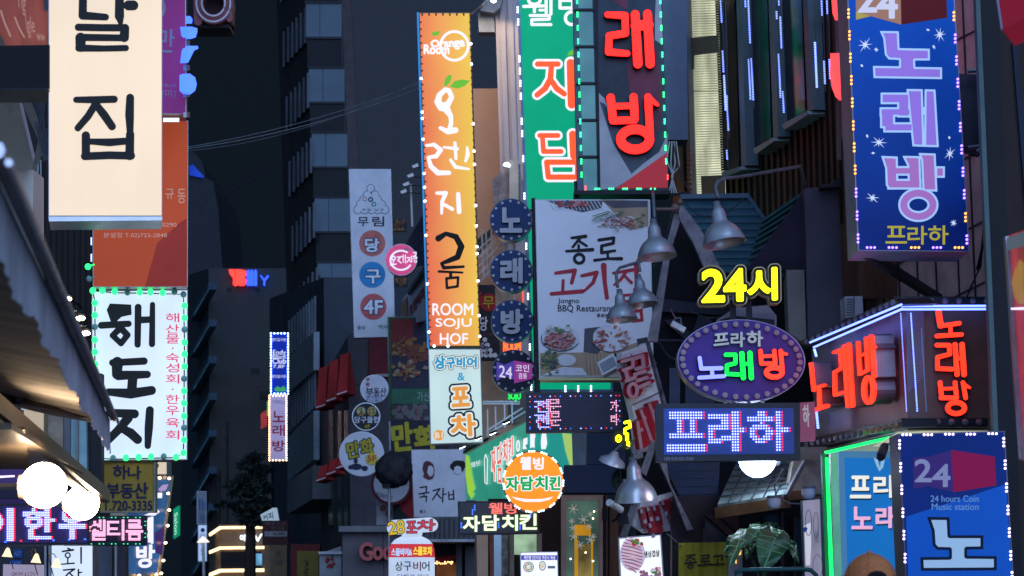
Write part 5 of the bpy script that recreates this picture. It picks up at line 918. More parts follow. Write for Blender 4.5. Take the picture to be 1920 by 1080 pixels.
m = MB(); m.text(s, '무', (906, 556, 926, 578), .02, 0, .02); obj('yellow_letter', m, mat('mustard_vinyl', (.36, .30, .02), .5), t); m = MB(); m.text(s, '당', (900, 594, 914, 620), .012, 0, .03); m.loops(s, sdf_loops([([(x, y), (x + .1, y)], 8) for x, y in ((909, 637), (905, 647), (914, 647), (903, 657), (911, 657), (919, 657), (902, 666), (911, 666), (920, 666), (928, 666))], None, (), .5, .7), .014, .003); obj('white_print', m, PW, t)
m = MB()
for x, y in ((905, 644), (912, 652), (906, 651), (914, 661)): m.strokes(s, [(ring(x, y, 3, 3, 14), 1.5)], off=.02, th=.002, step=.5)
obj('ring_print', m, NAVYV, t); m = MB(); m.text(s, 'BILLIARD', (905, 623, 932, 630), .014); obj('faint_lettering', m, mat('faint_rose_print', (.12, .06, .07)), t)
s = Sheet(945, 540, 36); t = thing('wood_board', 'weathered pale wooden board between the round karaoke discs', 'board', s.at(945, 570)); m = MB(); m.flat(s, [(928, 540), (982, 540), (984, 585), (930, 585)], [[0, 1, 2, 3]], 0, .15); obj('board', m, mat('weathered_wood', (.34, .28, .24), .8, 0, .4, 5, streak=.8), t)
t = thing('neon_sign', 'orange neon lettering peeping out between two round karaoke discs', 'sign', s.at(960, 660)); m = MB(); m.sdftext(s, 'ROOM', (944, 640, 976, 658), .6, .1, .05, step=.6); obj('neon_letters', m, emis('orange_neon', '#ff7a2a', 1.4), t)
m = MB(); m.rect(s, 979, 542, 982, 566, .1, .05); obj('neon_bar', m, emis('red_neon_bar', '#ff5a4a', 1.3), t)
t = thing('neon_sign', 'green neon lettering below the lowest round karaoke disc', 'sign', s.at(966, 752)); m = MB(); m.sdftext(s, 'SOJU', (953, 736, 976, 752), .7, .1, .05, step=.6); obj('neon_letters', m, emis('green_neon', '#22e65a', 1.3), t)
s = Sheet(1160, 370, 33); t = thing('neon_sign', 'green and orange neon letters just above the white barbecue sign', 'sign', s.at(1165, 372)); m = MB(); m.text(s, 'Ali', (1134, 362, 1160, 376), .1, .05, .03); obj('green_letters', m, emis('green_neon', '#22e65a', 1.3), t); m = MB(); m.text(s, '매바', (1170, 362, 1200, 376), .1, .05, .03); obj('orange_letters', m, emis('orange_neon', '#ff7a2a', 1.4), t)
dh = thing('storefront', 'grey concrete house front with a dark stair opening under the round discs', 'building', P3(930, 1100, 41)); s2 = Sheet(930, 720, 41); m = MB(); m.rect(s2, 890, 655, 1010, 1160, 0, 1); obj('wall', m, mat('beige_grey_wall', (.20, .18, .165), .8, 0, .2, 1), dh); m = MB(); m.rect(s2, 903, 676, 930, 732, .05, .04); obj('opening', m, NIGHTGLASS, dh); m = MB(); m.rect(s2, 904, 731, 934, 742, .25, .2); obj('sill', m, mat('pale_sill', (.3, .28, .26)), dh)
s = Sheet(930, 790, 37); t = thing('stair_railing', 'steel pipe railing climbing above the green chicken sign', 'railing', s.at(935, 830)); m = MB()
for a, b in (((912, 815), (985, 772)), ((912, 825), (990, 780)), ((912, 808), (980, 765)), ((897, 753), (975, 753)), ((897, 757), (975, 757))): m.bar(s.at(*a), s.at(*b), .025, .025)
for x in (914, 929, 946, 960): m.bar(s.at(x, 762 + (930 - x) * .3), s.at(x + 1, 830), .022, .022)
obj('pipes', m, mat('bright_aluminium', (.5, .5, .55), .3, .8), t); m = MB(); m.lathe([(0, .08), (.03, .08), (.04, .02), (.04, -.05), (.0, -.06)], s.at(896, 766)); obj('camera_head', m, DARKM, t)
# round karaoke discs on a rail
s = Sheet(959, 560, 29); NAVYD = mat('navy_disc_sheet', (.012, .045, .16), .4, 0, .15, 2); WBL = mat('white_bulb_unlit', (.6, .55, .58), .3); GREYL = mat('grey_letter_acrylic', (.58, .57, .62), .4)
for i, (cx, cy_, rx, lab) in enumerate(((958, 412, 40, 'topmost navy disc with one grey raised syllable and white bulbs round its rim'), (959, 508, 40, 'second navy disc from the top with the grey raised syllable and rim bulbs'), (960, 602, 40, 'third navy disc from the top, grey raised syllable above a ring shaped one'), (963, 696, 41, 'lowest dark disc with a purple number badge in place of a syllable'))):
    t = circ('karaoke_disc', lab, s, cx, cy_, rx, .22, mat('dark_disc_rim', (.05, .06, .08), .3, .6), NAVYD if i < 3 else mat('ink_disc_sheet', (.010, .016, .045), .4), 'round karaoke discs in a column', k=.96, rear=True)
    led_row(t, s, [(cx + (rx - 5) * math.cos(a), cy_ + (rx - 5) * math.sin(a)) for a in np.linspace(.2, 6.28 + .2, 15)[:-1]], WBL, n=1, r=2.6, name='bulb', off=.02)
    m = MB()
    if i < 3: m.sdftext(s, '노래방'[i], [(939 + i, 391 + 96 * i), (977 + i, 389 + 96 * i), (977 + i, 434 + 95 * i), (939 + i, 434 + 95 * i)], 2.2, .07, .06); obj('raised_letter', m, GREYL, t); m = MB(); m.sdftext(s, '노래방'[i], [(939 + i, 391 + 96 * i), (977 + i, 389 + 96 * i), (977 + i, 434 + 95 * i), (939 + i, 434 + 95 * i)], 3.6, .03, .02); obj('letter_tray', m, mat('dark_letter_edge', (.05, .055, .08)), t)
    else:
        m.poly(s, [(931, 678), (946, 684), (964, 676), (964, 712), (946, 705), (931, 714)], .014, .003); obj('violet_badge', m, emis('violet_badge', '#5a4ab8', .6), t); m = MB(); m.poly(s, [(964, 676), (998, 682), (998, 710), (964, 719)], .014, .003); obj('magenta_badge', m, emis('magenta_badge', '#a03f9c', .62), t)
        m = MB(); m.text(s, '24', [(936, 685), (960, 688), (960, 711), (936, 706)], .02, 0, .02); m.text(s, '코인', [(967, 683), (992, 684), (992, 697), (967, 697)], .02, 0, .02); m.text(s, '겸용', [(972, 699), (988, 700), (988, 710), (972, 710)], .02, 0, .015); obj('lettering', m, emis('lilac_letters', '#e4dcf8', .8), t)
t = thing('sign_rail', 'thin black rail with short arms that carries the round karaoke discs', 'bracket', s.at(1000, 760)); m = MB(); m.bar(s.at(1000, 372, -.2), s.at(1006, 762, -.2), .05, .05)
for y in (395, 420, 505, 515, 595, 605, 690, 700): m.bar(s.at(985, y, -.16), s.at(1003, y, -.16), .03, .03)
obj('rail', m, BLACK, t)
# green chicken sign
s = Sheet(1020, 300, 30.5); GRS = emis('emerald_sheet', '#08a57c', .92, .08, 1.2); t = lightbox('chicken_sign', 'tall emerald lit sign with white outlined orange syllables half hidden by the red karaoke sign', 'sign', s, [(966, -120), (1130, -120), (1150, 735), (996, 735)], .4, GRS, cab=mat('blue_steel_edge', (.12, .2, .3), .4, .5), frame=5)
for g, off, mt, nm in ((4.5, .014, WL, 'white_outline'), (0, .02, emis('vermilion_letters', '#ff6338', .95), 'orange_lettering')):
    m = MB()
    m.strokes(s, [([(1008, 120), (1046, 120)], 10), ([(1034, 122, 10), (1032, 148, 11), (1022, 166, 11), (1007, 178, 10)], 10), ([(1033, 150, 10), (1044, 166, 11), (1058, 176, 10)], 10), ([(1070, 118), (1072, 196)], 15), ([(1076, 150), (1090, 150)], 12)], grow=g, off=off, th=.003)
    m.strokes(s, [([(1012, 254), (1046, 254)], 9), ([(1017, 254), (1019, 284), (1052, 284)], 9), ([(1074, 252), (1076, 292)], 14), ([(1080, 270), (1094, 270)], 11), ([(1025, 304), (1083, 304), (1083, 332), (1028, 332), (1025, 304)], 10)], grow=g, off=off, th=.003); obj(nm, m, mt, t)
m = MB(); m.strokes(s, [(ring(1002, 0, 11, 8, 20), 6), ([(982, 12), (1018, 11)], 6), ([(1002, 12), (1002, 22)], 6), ([(1012, 19), (1018, 19)], 5), ([(1024, -10), (1024, 24)], 6), ([(1033, -12), (1033, 26)], 6), ([(994, 29), (1030, 29), (1030, 36), (997, 37), (997, 46), (1033, 46)], 5.5)], off=.014, th=.003); m.strokes(s, [([(1050, -14), (1050, 15), (1074, 15), (1074, -14)], 6), ([(1050, 1), (1074, 1)], 5), (ring(1072, 34, 12, 12, 20), 6)], off=.014, th=.003); obj('white_lettering', m, WL, t)
m = MB(); m.poly(s, [(1063, 104), (1068, 96), (1078, 92), (1076, 103)], .014); obj('leaf_print', m, emis('leaf_green_glow', '#6fbf3c', .9), t)
led_row(t, s, [(970 + y * .036, y) for y in (-8, 18, 41, 110, 133, 156, 180, 227, 250, 297, 367, 461, 555, 650, 725)] + [(1060, 728), (1084, 728), (1108, 728)], emis('ice_led', '#d8f0ff', 4), spacing=4.5, n=3, r=1.8)
# red karaoke sign
s = Sheet(1165, 180, 27); RS = lambda q: q
t = thing('karaoke_sign', 'dark printed karaoke sign with fat glowing red syllables and green LED edging', 'sign', s.at(1170, 357)); q = [(1120, -120), (1236, -120), (1253, 357), (1124, 357)]
m = MB(); m.flat(s, [(1072, -120), (1286, -120), (1290, 262), (1253, 262), (1253, 357), (1083, 357)], [[0, 1, 2, 3, 4, 5]], -.02, .42); obj('cabinet', m, mat('slate_sign_cabinet', (.075, .095, .14), .45, .3), t)
GLOSS = mat('dark_glossy_print', (.030, .055, .085), .28, 0, .5, 1.2); m = MB(); m.flat(s, q, [[0, 1, 2, 3]], .004, .02); obj('front_sheet', m, GLOSS, t)
m = MB(); m.poly(s, [(1176, 120), (1224, 80), (1232, 90), (1243, 180), (1236, 250), (1230, 240), (1180, 170)], .01, .003); m.poly(s, [(1148, 0), (1158, -40), (1180, -30), (1176, 20)], .01, .003); obj('wine_print', m, mat('wine_print', (.16, .03, .06), .3, 0, .3, 2), t)
m = MB(); m.poly(s, [(1118, 170), (1134, 185), (1150, 240), (1185, 322), (1236, 285), (1252, 250), (1251, 290), (1155, 352), (1124, 356)], .012, .003); m.poly(s, [(1232, -40), (1237, -40), (1243, 84), (1228, 75), (1228, 30)], .012, .003); obj('pale_print', m, emis('pale_lilac_print', '#7f93b8', .55, .2, 3), t)
m = MB(); m.poly(s, [(1251, 286), (1252, 352), (1154, 354)], .016, .003); obj('red_print', m, emis('rose_red_print', '#b03848', .6), t)
m = MB(); m.poly(s, [(1124, 190), (1134, 195), (1158, 240), (1210, 294), (1214, 300), (1184, 326), (1150, 270)], .02, .003); obj('grey_print', m, mat('slate_print', (.06, .10, .14), .3), t)
m = MB()
for y in range(-50, 357, 69): m.flat(s, [(1083 + y * .03, y + 3), (1111 + y * .03, y + 3), (1112 + y * .03, y + 65), (1086 + y * .03, y + 65)], [[0, 1, 2, 3]], .0, .03)
obj('side_panel', m, emis('aqua_side_panel', '#5f98ac', .55, .25, 2), t); m = MB()
for y in range(-50, 357, 69): m.rect(s, 1076 + y * .03, y - 2, 1114 + y * .03, y + 1, .02, .03)
m.flat(s, [(1112, -120), (1118, -120), (1126, 357), (1120, 357)], [[0, 1, 2, 3]], .02, .04); obj('side_frame', m, DARKM, t)
REDL = emis('red_channel_face', '#ff3a30', 1.0, .10, 6, base=.5); REDR = mat('maroon_return', (.10, .012, .014), .5)
def channel(t, sh, st, h, col, rim, w=None, grow=0, polys=(), name='channel_letter'):
    lp = sdf_loops(st, w, polys, grow, .8); m = MB(); m.loops(sh, lp, h, .02); o = obj(name, m, col, t); m = MB(); m.loops(sh, sdf_loops(st, w, polys, grow + .7, .8), h - .02, h - .03); obj('return', m, rim, o); return o
channel(t, s, [([(1139, 27, 11), (1172, 29, 13), (1173, 62, 13), (1142, 67, 13), (1141, 97, 13), (1176, 100, 11)], 12), ([(1191, 27, 16), (1196, 119, 17)], 16), ([(1214, 26, 16), (1219, 119, 17)], 16), ([(1192, 48), (1216, 46)], 18)], .14, REDL, REDR)
channel(t, s, [([(1145, 183, 15), (1149, 222, 15)], 15), ([(1188, 182, 15), (1190, 222, 15)], 15), ([(1148, 199), (1189, 198)], 11), ([(1149, 226), (1190, 225)], 13), ([(1215, 182, 14), (1219, 252, 14)], 14), ([(1219, 186, 12), (1233, 196, 6)], 9), (ring(1191, 261, 27, 19, 26), 17)], .14, REDL, REDR)
GLED = emis('green_led', '#38f0a0', 3.5); RLED = emis('red_led', '#ff5048', 3)
led_row(t, s, [(1082 + y * .026, y) for y in range(2, 350, 25)] + [(1238 + y * .036, y) for y in range(2, 310, 25)], GLED, spacing=3.6, n=3, r=1.6)
m0 = [(1120 + 26 * i, 354) for i in range(5)]; led_row(t, s, m0, GLED, spacing=3.6, dirv=(1, 0), n=3, r=1.6); led_row(t, s, [(1252, 332), (1098, 353)], RLED, spacing=3.6, n=3, r=1.6)
m = MB(); m.rect(s, 1076, 357, 1256, 364, .05, .4); m.bar(s.at(1080, 340, -.1), s.at(1082, 374, -.1), .05, .05); m.bar(s.at(1060 + 120, 374, -.6), s.at(1290, 362, -.6), .03, .03); obj('lower_tray', m, DARKM, t)
m = MB(); random.seed(9)
for i in range(4): m.tube([s.at(1256 + 4 * i, 265, .0), s.at(1250 + 8 * i, 300 + 4 * i, .02), s.at(1262 - i, 330, .02), s.at(1254 + 5 * i, 362, .0)], .008, 5)
obj('loose_wire', m, mat('white_wire', (.5, .5, .52)), t)
# white barbecue sign
s = Sheet(1110, 540, 26); t = lightbox('barbecue_sign', 'large unlit white sign with black and red brush lettering and printed meat platters', 'sign', s, [(1003, 374), (1219, 374), (1226, 706), (1011, 708)], .3, mat('bluish_white_sheet', (.72, .72, .76), .45, 0, .06, 1), frame=1.5, rear=False)
m = MB(); m.strokes(s, [([(1072, 446, 5), (1098, 443, 7)], 6), ([(1087, 447, 6), (1074, 463, 5)], 6), ([(1086, 452, 5), (1100, 461, 5)], 5), ([(1085, 460), (1085, 468)], 5), ([(1062, 471, 5), (1111, 468, 7)], 6), (ring(1086, 485, 9, 8.5, 20), 6)], off=.012, th=.003, step=.7)
m.strokes(s, [([(1123, 450, 6), (1151, 446, 6), (1150, 456, 6), (1128, 461, 6), (1128, 474, 6), (1153, 470, 5)], 6), ([(1139, 472), (1140, 485)], 5), ([(1115, 488, 6), (1140, 485, 5), (1165, 485, 7)], 6)], off=.012, th=.003, step=.7)
m.text(s, 'Jongno', (1046, 559, 1086, 571), .012, .002, .01); m.text(s, 'BBQ Restaurant', (1046, 572, 1150, 586), .012, .002, .012); m.text(s, '종로본', (1119, 588, 1141, 595), .012, .002, .01); obj('black_lettering', m, BLACK, t)
m = MB(); m.strokes(s, [([(1042, 512, 6), (1078, 507, 8), (1072, 530, 7)], 7), ([(1056, 526), (1055, 547)], 6), ([(1034, 551, 7), (1092, 546, 8)], 7)], off=.012, th=.003, step=.7)
m.strokes(s, [([(1091, 517, 6), (1119, 511, 8), (1112, 530, 7), (1096, 545, 5)], 6), ([(1132, 498, 11), (1134, 530, 8), (1138, 558, 8)], 9)], off=.012, th=.003, step=.7)
m.strokes(s, [([(1150, 512, 5), (1186, 506, 7)], 6), ([(1173, 511, 6), (1164, 524, 6), (1152, 534, 5)], 6), ([(1172, 518, 5), (1184, 530, 6)], 5), ([(1193, 498, 9), (1194, 536, 8)], 8), ([(1164, 545), (1166, 565)], 6), ([(1190, 542), (1190, 565)], 6), ([(1165, 554), (1190, 552)], 5), ([(1164, 566), (1192, 564)], 6), ([(1180, 585, 5), (1202, 582, 7)], 6), ([(1184, 590), (1186, 602), (1204, 600)], 6), ([(1202, 584), (1204, 600)], 6)], off=.012, th=.003, step=.7); obj('red_lettering', m, mat('brush_red_vinyl', (.45, .03, .05), .5), t)
MT = [mat('meat_pink_print', (.52, .22, .22)), mat('meat_red_print', (.40, .08, .08)), mat('plate_white_print', (.68, .68, .72)), mat('green_print_food', (.12, .20, .09)), mat('wood_tan_print', (.42, .30, .20)), mat('charcoal_print', (.10, .10, .12)), mat('cream_food_print', (.62, .55, .44)), mat('orange_food_print', (.55, .24, .08))]
m = MB(); random.seed(21); m.mi = 4; m.poly(s, [(1012, 662), (1140, 660), (1200, 640), (1214, 655), (1216, 704), (1013, 705)], .008, .002); m.poly(s, [(1128, 450 - 76), (1215, 376), (1216, 424), (1180, 432)], .008, .002); m.mi = 5; m.poly(s, [(1096, 616), (1130, 612), (1150, 630), (1120, 664), (1094, 660)], .010, .002); m.poly(s, [(1025, 376), (1130, 376), (1128, 390), (1092, 398), (1060, 390)], .010, .002); m.poly(s, [(1128, 376), (1214, 376), (1214, 388), (1150, 390)], .011, .002)
for x in range(1030, 1128, 7): m.mi = 2; m.strokes(s, [([(x, 377), (x + 10, 394)], 1.3)], off=.016, th=.002, step=.6)
for cx, cy_, rx, ry in ((1051, 634, 36, 24), (1146, 634, 35, 26)): m.mi = 2; m.disc(s, cx, cy_, rx, .02, .003, 30, ry); m.mi = 5; m.strokes(s, [(ell(cx, cy_, rx, ry, 30)[2:17], 1.6)], off=.021, th=.002, step=.7)
for i in range(150):
    a, q = random.random() * 6.28, math.sqrt(random.random()); m.mi = random.choice((0, 0, 0, 1, 1, 6)); m.poly(s, blob(1050 + 28 * q * math.cos(a), 638 + 16 * q * math.sin(a), random.uniform(2, 4), random.uniform(1.2, 2.5), 8), .026 + i * .0003)
for i in range(26): m.mi = random.choice((6, 2, 3)); m.poly(s, blob(1050 + random.uniform(-24, 24), 617 + random.uniform(-7, 4), 4, 2.5, 8), .074 + i * .0003)
for i in range(60):
    a = random.random() * 6.28; q = random.uniform(8, 30); x, y = 1148 + q * math.cos(a), 636 + q * .7 * math.sin(a); m.mi = random.choice((0, 1, 7)) if q > 14 else random.choice((1, 7, 1)); m.strokes(s, [([(x, y, 1), (x + 5 * math.cos(a + .4), y + 3.5 * math.sin(a + .4), 2.6), (x + 9 * math.cos(a), y + 6 * math.sin(a), .8)], 2)], off=.026 + i * .0004, th=.002, step=.7)
for i in range(110):
    x, y = random.gauss(1163, 18), random.gauss(416, 6.5); 
    if not (1108 < x < 1212 and 396 < y < 432): continue
    m.mi = random.choice((0, 0, 1, 2, 6)) if abs(x - 1162) < 26 else random.choice((3, 3, 7, 4)); m.poly(s, blob(x, y, random.uniform(2, 5), random.uniform(1, 2.2), 8), .02 + i * .0003)
for i in range(24): m.mi = random.choice((0, 1, 5)); m.poly(s, blob(random.uniform(1048, 1100), random.uniform(377, 386), 5, 3, 8), .024 + i * .0003)
for i in range(9): m.mi = random.choice((3, 2)); x = random.uniform(1110, 1150); m.strokes(s, [([(x, 405 + i), (x + 30, 396 + i * .6)], 1.6)], off=.05 + .001 * i, th=.002, step=.6)
for i in range(60): m.mi = 3 if i % 3 else 5; m.poly(s, blob(random.uniform(1016, 1046), random.gauss(678, 11), random.uniform(2, 5), random.uniform(1, 3), 8), .02 + i * .0003)
m.mi = 2; m.disc(s, 1062, 675, 18, .016, .002, 24, 11); m.poly(s, [(1015, 704), (1055, 688), (1092, 690), (1102, 704)], .022, .002); m.mi = 4
for i in range(6): m.mi = 5; m.strokes(s, [([(1098 + 7 * i, 664), (1102 + 7 * i, 704)], .7)], off=.014, th=.001, step=.5)
obj('meat_print', m, MT, t); m = MB(); m.rect(s, 1010, 708, 1172, 713, .02, .3); obj('lower_tray', m, mat('yellowed_tube', (.55, .52, .20), .3), t)
m = MB(); m.bar(s.at(1224, 362, .1), s.at(1230, 420, .1), .03, .03); obj('post', m, DARKM, t); m = MB(); m.bar(s.at(1002, 376, -.1), s.at(1009, 770, -.1), .05, .08); obj('post', m, DARKM, t)
# dark LED board with the broken word
s = Sheet(1075, 775, 25)
t = ledboard('led_board', 'mostly dark LED board with pink syllables and a red white blue diode border', s, [(986, 736), (1167, 734), (1168, 808), (986, 812)], .15, [(992, 742), (1163, 740), (1164, 804), (992, 806)], 54, 20, [('전', 3, 2, 9, 8, 1), ('문', 10, 2, 9, 8, 5), ('전', 3, 10, 9, 9, 1), ('문', 12, 10, 7, 8, 5), ('가', 48, 3, 5, 7, 5), ('라', 48, 11, 5, 7, 5)], 1.25, border=[1, 2, 3, 0])
m = MB(); m.text(s, 'www.led 1577-7004', (1036, 806, 1072, 810), .01); obj('maker_lettering', m, mat('faint_grey_print', (.2, .14, .13)), t)
# lower green chicken fascia
s = Sheet2((872, 890, 39), (988, 850, 33)); cf = thing('chicken_fascia', 'green chicken shop fascia turning a corner with white and coral lettering behind the orange disc', 'shop front', s.at(940, 945)); FG = mat('fascia_green_sheet', (.035, .32, .26), .4, 0, .08, 1)
m = MB(); m.flat(s, [(872, 850), (990, 786), (990, 942), (874, 938)], [[0, 1, 2, 3]], 0, .4); obj('left_sheet', m, emis('fascia_green_glow', '#3aa88e', .6, .2, .8, base=1), cf)
m = MB(); m.poly(s, [(873, 852), (878, 856), (886, 900), (890, 916), (885, 922), (889, 926), (884, 936), (877, 924), (873, 890)], .02, .004); obj('leaf_print', m, emis('lime_print', '#a8e04a', .8), cf)
for g, off, mt, nm in ((1.6, .03, WL, 'white_outline'), (0.2, .04, emis('coral_letters', '#f0705a', .8), 'coral_lettering')):
    m = MB()
    for ch, q in (('자', [(921, 842), (929, 838), (929, 904), (922, 892)]), ('담', [(932, 834), (941, 829), (941, 905), (933, 905)]), ('치', [(943, 828), (951, 823), (951, 870), (944, 870)]), ('킨', [(953, 823), (961, 818), (961, 866), (954, 866)])): m.sdftext(s, ch, q, g, off, .004, step=.5)
    obj(nm, m, mt, cf)
m = MB(); m.strokes(s, [([(910, 852), (908, 860), (909, 905), (913, 908), (914, 862), (910, 852)], 1.2)], off=.03, th=.004, step=.4); m.text(s, '웰빙', [(882, 868), (900, 862), (900, 872), (883, 877)], .03); m.strokes(s, [(ring(971, 836, 2.5, 10, 16), 2.2)], off=.03, th=.004, step=.5); obj('white_print', m, WL, cf)
s2 = Sheet(1030, 850, 32.8); m = MB(); m.flat(s2, [(987, 800), (1072, 812), (1074, 872), (990, 942)], [[0, 1, 2, 3]], 0, .4); obj('front_sheet', m, emis('fascia_teal_glow', '#2a9f92', .62, .12, .8, base=1), cf)
m = MB(); m.poly(s2, [(1054, 812), (1072, 814), (1074, 872), (1068, 872), (1060, 845)], .02, .004); obj('lime_curve', m, emis('lime_pale_print', '#b8dc7a', .75), cf)
m = MB()
for pg in ([(996, 812), (1003, 810), (1004, 820), (1000, 822), (1003, 838), (996, 838)], [(981, 823), (989, 820), (989, 832), (985, 835), (988, 842), (980, 842)], [(994, 812), (1003, 812), (1002, 840), (1000, 840), (999, 822), (997, 840), (994, 840)], [(1016, 812), (1024, 813), (1026, 832), (1023, 842), (1015, 842), (1014, 830)]): m.poly(s2, pg, .02 + .002 * pg[0][0] % .01, .004)
obj('cutlery_print', m, WL, cf)
m = MB(); m.flat(s2, [(1072, 811), (1100, 812), (1100, 872), (1074, 872)], [[0, 1, 2, 3]], .05, .5); obj('side_box', m, mat('lilac_grey_box', (.28, .28, .36), .6), cf)
m = MB(); m.bar(s.at(872, 848, .25), s.at(990, 784, .25), .06, .05); obj('top_trim', m, METAL, cf)
for i, (x, y) in enumerate(((868, 838), (898, 822), (925, 812), (950, 792))):
    c = s.at(x, y, .7); t = thing('floodlight', ('leftmost', 'second', 'third', 'rightmost')[i] + ' slim white floodlight on an arm above the green chicken fascia', 'lamp', c, 'floodlights above the green fascia'); m = MB(); m.bar(c + Vector((-.04, -.12, -.01)), c + Vector((.03, .06, .03)), .03, .025); obj('head', m, DARKM, t); m = MB(); m.bar(c + Vector((-.035, -.12, -.028)), c + Vector((.025, .05, .012)), .022, .012); obj('lamp', m, emis('cold_flood', '#e8fbff', 6), t); m = MB(); m.tube([c, s.at(x + 6, y + 4, .0)], .012, 5); obj('arm', m, DARKM, t)
# shop below: dark fascia, door
sh_ = thing('chicken_shop', 'brown framed shop front with snowflake stickered glass under the navy fascia', 'shop', P3(1040, 1110, 31)); s2 = Sheet(1080, 1000, 31); m = MB(); m.rect(s2, 915, 935, 1175, 1160, 0, .3); obj('wall', m, mat('dark_brown_front', (.05, .032, .028), .6, 0, .3, 2), sh_)
m = MB(); m.rect(s2, 1058, 872, 1172, 924, .35, .6); m.rect(s2, 1100, 812, 1172, 871, .30, .5); obj('fascia', m, mat('navy_fascia_panel', (.035, .06, .12), .5, 0, .15, 1), sh_)
BRF = mat('brown_door_frame', (.46, .33, .24), .45, .1, .2, 2)
m = MB()
for q in ((1052, 928, 1062, 1160), (1122, 928, 1132, 1160), (1062, 928, 1122, 938)): m.rect(s2, *q, .3, .1)
d = obj('door_frame', m, BRF, sh_); m = MB(); m.rect(s2, 1062, 938, 1122, 1160, .22, .02); obj('glass', m, emis('green_grey_glow_glass', '#56786a', .42, .7, 2.2, base=.4, rough=.1), d)  # interior light is put into the door glass as emission
m = MB(); m.rect(s2, 1077, 984, 1108, 1004, .25, .01); m.rect(s2, 1077, 1012, 1084, 1160, .25, .01); m.rect(s2, 1108, 1012, 1112, 1160, .25, .01); m.rect(s2, 1078, 984, 1082, 1012, .25, .01); obj('yellow_sticker', m, emis('amber_sticker', '#d89a20', .62, .2, 3), d)
m = MB(); m.rect(s2, 1085, 1020, 1107, 1160, .245, .01); obj('interior_view', m, emis('olive_interior', '#8a7842', .6, .8, 3), d)
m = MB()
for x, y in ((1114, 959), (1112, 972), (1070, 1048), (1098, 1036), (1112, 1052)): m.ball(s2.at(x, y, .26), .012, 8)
obj('added_lamp_glimpse', m, emis('warm_bulb_core', '#ffe6bd', 5), d)  # added warm balls as glimpses of lamps inside, brightening the door
m = MB()
for x, y, r in ((1075, 954, 9), (1072, 977, 5), (1094, 974, 9), (1107, 964, 5), (1074, 990, 6), (1076, 1006, 8), (1107, 1012, 8), (1088, 1022, 7), (1112, 1006, 6), (1104, 988, 6)):
    for k in range(3):
        a = k * math.pi / 3 + .2; m.strokes(s2, [([(x - r * math.cos(a), y - r * math.sin(a)), (x + r * math.cos(a), y + r * math.sin(a))], 1.6)], off=.27 + .001 * k, th=.001, step=.6)
    m.disc(s2, x, y, r * .35, .275, .001, 10)
obj('snowflake_sticker', m, emis('snow_white', '#c8c8b8', .42), d)
m = MB(); m.rect(s2, 955, 1000, 964, 1160, .25, .1); m.rect(s2, 1006, 1000, 1016, 1160, .25, .1); w_ = obj('window_frame', m, BRF, sh_); m = MB(); m.rect(s2, 964, 1000, 1006, 1040, .18, .02); obj('glass', m, emis('mint_grey_glow_glass', '#9ab898', .7, .6, 4, base=.4), w_)  # window brightness is put into the pane as emission
m = MB(); m.rect(s2, 940, 1003, 955, 1160, .2, .1); obj('patterned_post', m, mat('pale_patterned_post', (.42, .40, .34), .7, 0, .5, 9), sh_); m = MB(); m.rect(s2, 918, 1003, 925, 1040, .35, .05); m.rect(s2, 919, 1040, 925, 1160, .35, .05); obj('red_white_post', m, [mat('coral_post', (.5, .15, .1))], sh_); m = MB(); m.rect(s2, 926, 1003, 940, 1160, .2, .03); obj('blue_glass', m, emis('steel_blue_glow_glass', '#7a9ac4', .75, .4), sh_)  # blue pane glows by emission in place of light from within
m = MB(); m.tube([s2.at(954, 1003 + 7 * i, .32 + .01 * (i % 2)) for i in range(22)], .012, 5); obj('chain', m, mat('brass_chain', (.4, .3, .15), .3, .8), sh_)
m = MB(); m.rect(s2, 1132, 928, 1140, 1160, .28, .1); m.rect(s2, 1143, 940, 1160, 1160, .2, .1); obj('reddish_panel', m, mat('reddish_wood_panel', (.14, .06, .035), .6, 0, .3, 3, streak=.8), sh_)
m = MB(); m.tube([s2.at(1133, 930, .4), s2.at(1133, 1080, .4)], .02, 6); m.rect(s2, 1129, 953, 1138, 976, .45, .08); obj('cable_box', m, BLACK, sh_)
# orange disc
s = Sheet(1000, 902, 28.5); t = circ('chicken_disc', 'glowing orange disc sign with green syllables and LEDs round its rim', s, 1000, 903, 58, .25, mat('dark_disc_rim', (.05, .06, .08), .3, .6), emis('tangerine_sheet', '#ff9a2c', .98, .08, 2), k=.965, rear=True)
m = MB()
for ch, q in (('웰', [(976, 857), (995, 857), (995, 880), (976, 880)]), ('빙', [(1000, 858), (1019, 858), (1019, 880), (1000, 880)])): m.sdftext(s, ch, q, .9, .014, .003, step=.6)
obj('white_lettering', m, WL, t)
for g, off, mt, nm in ((3.0, .014, WL, 'white_outline'), (1.1, .02, emis('grass_green_letters', '#12b25a', .85), 'green_lettering')):
    m = MB()
    for ch, q in (('자', [(949, 895), (972, 894), (972, 919), (949, 920)]), ('담', [(977, 894), (999, 894), (999, 918), (977, 918)]), ('치', [(1004, 894), (1026, 893), (1026, 918), (1004, 918)]), ('킨', [(1031, 894), (1050, 894), (1050, 918), (1031, 918)])): m.sdftext(s, ch, q, g, off, .003, step=.6)
    obj(nm, m, mt, t)
m = MB(); m.poly(s, [(959, 931), (980, 935), (1000, 936), (1020, 935), (1038, 931), (1030, 937), (1014, 941), (984, 941), (968, 937)], .014, .003); obj('smile_print', m, WL, t)
ICE = emis('ice_led', '#d8f0ff', 4)
for i in range(15):
    a = i * 2 * math.pi / 15 + .05; led_row(t, s, [(1000 + 56 * math.cos(a), 903 + 57 * math.sin(a))], ICE, spacing=4.6, dirv=(-math.sin(a), math.cos(a)), n=3, r=1.9)
